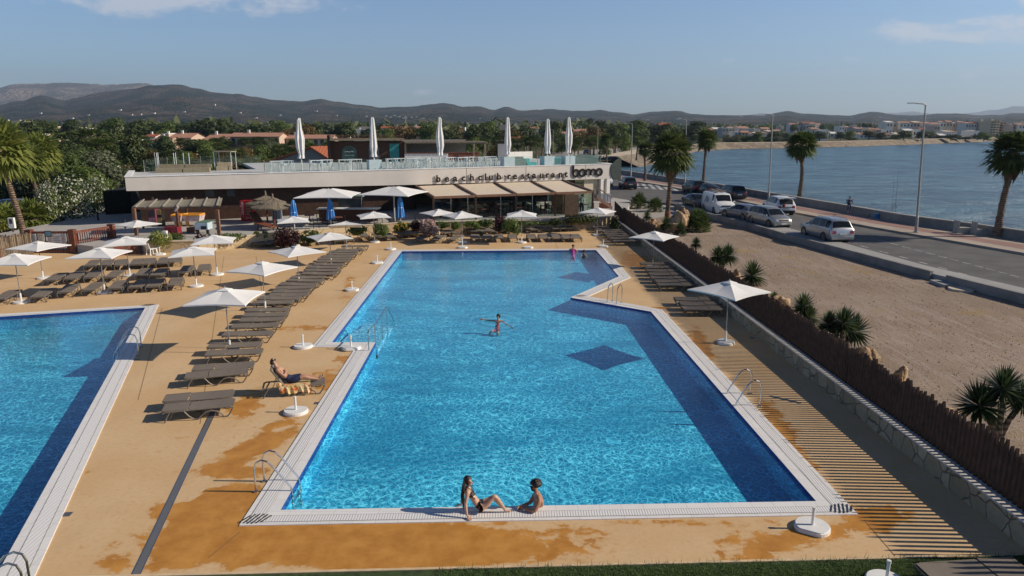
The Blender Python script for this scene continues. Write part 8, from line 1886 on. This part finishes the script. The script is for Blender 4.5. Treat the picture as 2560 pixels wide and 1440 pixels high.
J['hipR'] = (V_((-.06, -.10, .46)), .105); J['thR'] = (V_((.15, -.12, .52)), .088); J['knR'] = (V_((.34, -.13, .57)), .062); J['caR'] = (V_((.50, -.12, .50)), .058); J['anR'] = (V_((.76, -.09, .43)), .036); J['hlR'] = (V_((.80, -.09, .41)), .032); J['toR'] = (V_((.88, -.07, .56)), .028)
J['hipL'] = (V_((-.06, .10, .46)), .105); J['thL'] = (V_((.15, .11, .50)), .088); J['knL'] = (V_((.36, .11, .51)), .062); J['caL'] = (V_((.54, .09, .46)), .058); J['anL'] = (V_((.80, .06, .41)), .036); J['hlL'] = (V_((.84, .05, .40)), .032); J['toL'] = (V_((.95, .03, .55)), .028)
Eg += [('pelvis', 'waist'), ('waist', 'chest'), ('chest', 'uchest'), ('uchest', 'neck'), ('uchest', 'shR'), ('shR', 'elR'), ('elR', 'wrR'), ('uchest', 'shL'), ('shL', 'elL'), ('elL', 'wrL')] + [e for s in 'RL' for e in (('pelvis', 'hip' + s), ('hip' + s, 'th' + s), ('th' + s, 'kn' + s), ('kn' + s, 'ca' + s), ('ca' + s, 'an' + s), ('an' + s, 'hl' + s), ('hl' + s, 'to' + s))]
hc = T(.79, .145); up = (ub * .95 + nb_ * .12).normalized(); fc = (nb_ * .95 + ub * .28).normalized(); head(J, Eg, 'neck', hc, fc, up, 1.02)
hand(J, Eg, 'wrR', J['wrR'][0], (.1, 1, .1), tuple(ub), (-.5, .2, -.4)); hand(J, Eg, 'wrL', J['wrL'][0], (.1, -1, .1), tuple(ub), (-.5, -.2, -.4))
bo_ = skin_body('body', J, Eg, 'pelvis', sk_mid, mr)
cloth(bo_, 'swim_shorts', lambda c: -.34 < c.x < .22 and c.z < .66 and (c - T(.13, .1)).dot(ub) < 0.02 or (-.2 < c.x < .22 and c.z < .62), m_navy, .016)
lumpy_hair('hair', mr, hc + up * .03 - fc * .02, .100, .092, .088, fc, up, 5, cut=lambda q: q.x > .35 and q.z < .6, amp=.08); face_bits(mr, hc, fc, up, 1.0, True)
tw = thing('towel', 'yellow towel with orange pattern draped over the side of the raised lounger', 'towel'); tw.matrix_world = ML_mat
def mat_towel():
 m, g = newmat('towel_print'); tc = g.n('ShaderNodeTexCoord').outputs['Object']; n_ = g.noise(tc, 5.5, 3, .5, .8); c = g.mix(g.ramp(n_, .40, .44), (.62, .44, .13), (.66, .54, .32)); c = g.mix(g.ramp(n_, .56, .59), c, (.60, .12, .03)); c = g.mix(g.ramp(g.noise(tc, 9, 2), .60, .63), c, (.40, .16, .04)); outp(g, princ(g, c, .9, 0, bump(g, g.noise(tc, 60, 2), .4, .01), .1)); return m
w = MB(); n_ = 16
for i in range(n_):
 for j in range(6):
  def tp(i, j):
   x = -.46 + .98 * i / n_; wv = .016 * math.sin(i * 1.9) + .01 * math.sin(i * 3.7)
   if j == 0: return (x, .1, .365)
   if j == 1: return (x, -.20, .37)
   if j == 2: return (x, -.345, .365)
   return (x + .02 * (j - 2), -.365 - wv * (j - 2) * .8, .365 - .085 * (j - 2) * (1 - .12 * math.sin(i * .8)))
  if j < 5: w.quad(tp(i, j), tp(i + 1, j), tp(i + 1, j + 1), tp(i, j + 1))
w.build('cloth', mat_towel(), tw); w = MB(); w.ball((-.44, -.33, .42), .09, .07, .08, 12, 8, jit=.25, seed=2); w.build('bundle', MATS['towel_print'], tw)
# --- swimmer floating upright with spread arms
sw = thing('person', 'swimmer in a red swimsuit standing in the middle of the main pool with arms spread', 'person', tuple(P(1243, 803, WZ) - Vector((0, 0, .36)))); J = {}; Eg = []
J['pelvis'] = (V_((.0, -.10, -.05)), (.13, .11)); J['waist'] = (V_((.0, -.03, .10)), (.10, .085)); J['chest'] = (V_((.02, .03, .24)), (.125, .095)); J['uchest'] = (V_((.03, .06, .35)), (.12, .08)); J['neck'] = (V_((.035, .06, .43)), .045)
J['shR'] = (V_((-.12, .06, .36)), .045); J['elR'] = (V_((-.40, .08, .38)), .034); J['wrR'] = (V_((-.64, .10, .41)), .024); J['shL'] = (V_((.19, .06, .36)), .045); J['elL'] = (V_((.40, -.02, .24)), .034); J['wrL'] = (V_((.60, -.14, .13)), .024)
J['hipR'] = (V_((-.08, -.16, -.05)), .09); J['knR'] = (V_((-.30, -.24, -.04)), .06); J['anR'] = (V_((-.34, .1, -.28)), .035); J['hipL'] = (V_((.08, -.18, -.08)), .09); J['knL'] = (V_((.02, -.38, -.10)), .06); J['anL'] = (V_((.0, -.1, -.34)), .035)
Eg += [('pelvis', 'waist'), ('waist', 'chest'), ('chest', 'uchest'), ('uchest', 'neck'), ('uchest', 'shR'), ('shR', 'elR'), ('elR', 'wrR'), ('uchest', 'shL'), ('shL', 'elL'), ('elL', 'wrL'), ('pelvis', 'hipR'), ('hipR', 'knR'), ('knR', 'anR'), ('pelvis', 'hipL'), ('hipL', 'knL'), ('knL', 'anL')]
hc = V_((.045, .05, .56)); fc = V_((-.55, -.8, .05)); up = V_((0, 0, 1)); head(J, Eg, 'neck', hc, fc, up, .98); hand(J, Eg, 'wrR', J['wrR'][0], (-1, .05, .05), (0, .3, 1), (0, -.2, -.3)); hand(J, Eg, 'wrL', J['wrL'][0], (.8, -.5, -.3), (0, 0, 1), (0, 0, -1))
bo_ = skin_body('body', J, Eg, 'pelvis', sk_mid, sw)
cloth(bo_, 'swimsuit', lambda c: abs(c.x - .01) < .15 and c.z < .32 and c.z > -.14 and c.y > -.26, m_redc, .007); lumpy_hair('hair', sw, hc + V_((.01, .02, .03)), .102, .094, .10, fc, up, 6, cut=lambda q: q.x > .35 and q.z < .6, amp=.05); face_bits(sw, hc, fc, up)
# --- woman in pink at the far edge and the child beside her
pk = thing('person', 'person in pink swimsuit standing in the water at the far pool edge, leaning back', 'person', tuple(P(1432, 630, WZ) - Vector((0, 0, .38)))); J = {}; Eg = []
J['pelvis'] = (V_((0, -.1, .02)), (.16, .13)); J['waist'] = (V_((0, 0, .22)), (.14, .11)); J['chest'] = (V_((0, .06, .42)), (.16, .11)); J['uchest'] = (V_((0, .08, .55)), (.15, .09)); J['neck'] = (V_((0, .07, .64)), .05)
for s, k in ((-1, 'R'), (1, 'L')):
 J['sh' + k] = (V_((.19 * s, .08, .56)), .052); J['el' + k] = (V_((.33 * s, .16, .34)), .04); J['wr' + k] = (V_((.40 * s, .20, .12)), .028); J['hip' + k] = (V_((.09 * s, -.14, -.05)), .10); J['kn' + k] = (V_((.12 * s, -.30, -.4)), .06); J['an' + k] = (V_((.12 * s, -.25, -.85)), .04)
 Eg += [('uchest', 'sh' + k), ('sh' + k, 'el' + k), ('el' + k, 'wr' + k), ('pelvis', 'hip' + k), ('hip' + k, 'kn' + k), ('kn' + k, 'an' + k)]
 hand(J, Eg, 'wr' + k, J['wr' + k][0], (.3 * s, .3, -.8), (-s, 0, 0), (0, -.3, -.3))
Eg += [('pelvis', 'waist'), ('waist', 'chest'), ('chest', 'uchest'), ('uchest', 'neck')]; hc = V_((.02, .04, .77)); fc = V_((.3, -.95, -.1)); up = V_((0, 0, 1)); head(J, Eg, 'neck', hc, fc, up)
bo_ = skin_body('body', J, Eg, 'pelvis', sk_mid, pk); cloth(bo_, 'pink_swimsuit', lambda c: abs(c.x) < .17 and -.2 < c.z < .56, m_pink, .008); lumpy_hair('hair', pk, hc + V_((0, .02, .03)), .102, .095, .10, fc, up, 7, cut=lambda q: q.x > .35 and q.z < .6, amp=.05); face_bits(pk, hc, fc, up)
kd = thing('person', 'small curly-haired child in dark top sitting in the water beside the pink figure', 'person', tuple(P(1460, 636, WZ) - Vector((0, 0, .2)))); J = {}; Eg = []
J['pelvis'] = (V_((0, 0, -.1)), (.11, .10)); J['chest'] = (V_((0, .02, .14)), (.11, .08)); J['neck'] = (V_((0, .02, .25)), .04)
for s, k in ((-1, 'R'), (1, 'L')):
 J['sh' + k] = (V_((.12 * s, .02, .19)), .038); J['el' + k] = (V_((.20 * s, -.08, .08)), .03); J['wr' + k] = (V_((.10 * s, -.20, .10)), .022); J['kn' + k] = (V_((.1 * s, -.25, -.12)), .05); Eg += [('chest', 'sh' + k), ('sh' + k, 'el' + k), ('el' + k, 'wr' + k), ('pelvis', 'kn' + k)]; hand(J, Eg, 'wr' + k, J['wr' + k][0], (-.7 * s, -.6, 0), (0, 0, 1), (0, 0, -1), .75)
Eg += [('pelvis', 'chest'), ('chest', 'neck')]; hc = V_((0, .0, .36)); fc = V_((-.3, -.9, -.1)); head(J, Eg, 'neck', hc, fc, up, .92); bo_ = skin_body('body', J, Eg, 'pelvis', sk_light, kd)
cloth(bo_, 'dark_top', lambda c: abs(c.x) < .12 and -.15 < c.z < .2, m_bk, .008); lumpy_hair('curly_hair', kd, hc + V_((0, .02, .03)), .12, .13, .12, fc, up, 9, M('hair_brown', (.05, .025, .015), .6, var=.5, sc_=20), cut=lambda q: q.x > .45 and q.z < .6, amp=.2); face_bits(kd, hc, fc, up, .92)
# --- angler seated on the sea wall, waiter inside the pavilion
an = thing('person', 'person in dark clothes and cap seated on the sea wall, arms folded', 'person', tuple(P(2122, 516, 1.07))); J = {}; Eg = []
J['pelvis'] = (V_((0, 0, .12)), (.17, .14)); J['waist'] = (V_((0, 0, .30)), (.16, .12)); J['chest'] = (V_((0, -.02, .48)), (.18, .13)); J['uchest'] = (V_((0, -.02, .60)), (.17, .10)); J['neck'] = (V_((0, -.03, .69)), .055)
for s, k in ((-1, 'R'), (1, 'L')):
 J['sh' + k] = (V_((.22 * s, -.02, .60)), .065); J['el' + k] = (V_((.28 * s, -.16, .36)), .055); J['wr' + k] = (V_((.06 * s, -.28, .38)), .03); J['hip' + k] = (V_((.1 * s, -.08, .10)), .11); J['kn' + k] = (V_((.10 * s - .12, -.45, .05)), .07); J['an' + k] = (V_((.12 * s - .2, -.5, -.40)), .045); J['to' + k] = (V_((.12 * s - .24, -.68, -.50)), .04)
 Eg += [('uchest', 'sh' + k), ('sh' + k, 'el' + k), ('el' + k, 'wr' + k), ('pelvis', 'hip' + k), ('hip' + k, 'kn' + k), ('kn' + k, 'an' + k), ('an' + k, 'to' + k)]; hand(J, Eg, 'wr' + k, J['wr' + k][0], (-s, 0, .1), (0, 0, 1), (0, .3, -.3))
Eg += [('pelvis', 'waist'), ('waist', 'chest'), ('chest', 'uchest'), ('uchest', 'neck')]; hc = V_((0, -.04, .83)); fc = V_((.2, -.95, -.1)); up = V_((0, 0, 1)); head(J, Eg, 'neck', hc, fc, up); bo_ = skin_body('body', J, Eg, 'pelvis', sk_tan, an)
cloth(bo_, 'dark_clothes', lambda c: c.z < .66 and (c - V_((0, -.3, .38))).length > .14 and c.z > -.42, m_navy, .01); lumpy_hair('cap', an, hc + V_((0, 0, .05)), .105, .1, .075, fc, up, 2, m_bk, cut=lambda q: q.z < -.2, amp=.02); face_bits(an, hc, fc, up)
wt = thing('person', 'person in light top and dark trousers standing inside the pavilion right end', 'person', tuple(P(1459, 540, TZ) + V_((0, 2.0, 0)))); J = {}; Eg = []
J['pelvis'] = (V_((0, 0, .92)), (.15, .12)); J['waist'] = (V_((0, 0, 1.08)), (.13, .10)); J['chest'] = (V_((0, 0, 1.26)), (.16, .11)); J['uchest'] = (V_((0, 0, 1.40)), (.15, .09)); J['neck'] = (V_((0, 0, 1.50)), .05)
for s, k in ((-1, 'R'), (1, 'L')):
 J['sh' + k] = (V_((.20 * s, 0, 1.41)), .055); J['el' + k] = (V_((.25 * s, -.03, 1.12)), .042); J['wr' + k] = (V_((.22 * s, -.15, .90)), .03); J['hip' + k] = (V_((.09 * s, 0, .86)), .10); J['kn' + k] = (V_((.10 * s, -.03 * s, .48)), .065); J['an' + k] = (V_((.11 * s, .02, .09)), .042); J['to' + k] = (V_((.12 * s, -.15, .04)), .035)
 Eg += [('uchest', 'sh' + k), ('sh' + k, 'el' + k), ('el' + k, 'wr' + k), ('pelvis', 'hip' + k), ('hip' + k, 'kn' + k), ('kn' + k, 'an' + k), ('an' + k, 'to' + k)]; hand(J, Eg, 'wr' + k, J['wr' + k][0], (0, -.2, -1), (0, -1, 0), (-s * .5, -.2, 0))
Eg += [('pelvis', 'waist'), ('waist', 'chest'), ('chest', 'uchest'), ('uchest', 'neck')]; hc = V_((0, -.02, 1.64)); fc = V_((-.3, -.95, 0)); head(J, Eg, 'neck', hc, fc, up); bo_ = skin_body('body', J, Eg, 'pelvis', sk_mid, wt)
cloth(bo_, 'light_top', lambda c: .98 < c.z < 1.47, m_white, .01); cloth(bo_, 'trousers', lambda c: .08 < c.z <= .98 and abs(c.x) < .2, m_navy, .012); lumpy_hair('hair', wt, hc + V_((0, .02, .03)), .1, .094, .1, fc, up, 4, cut=lambda q: q.x > .35 and q.z < .6, amp=.05); face_bits(wt, hc, fc, up)
# ---------------------------------------------------------------- air: thin haze that fades the hills
hz = MB(); hz.box(-9000, -40, -5.5, 12000, 14500, 900); o = hz.build('haze', (lambda mg: (mg[1].n('ShaderNodeOutputMaterial'), mg[0])[1])(newmat('haze_air')))
o['kind'] = 'stuff'; nt = MATS['haze_air'].node_tree; pv = nt.nodes.new('ShaderNodeVolumePrincipled'); pv.inputs['Density'].default_value = 8e-5; pv.inputs['Color'].default_value = (.62, .78, 1.0, 1); pv.inputs['Anisotropy'].default_value = .2
nt.links.new(pv.outputs[0], [n for n in nt.nodes if n.type == 'OUTPUT_MATERIAL'][0].inputs['Volume'])
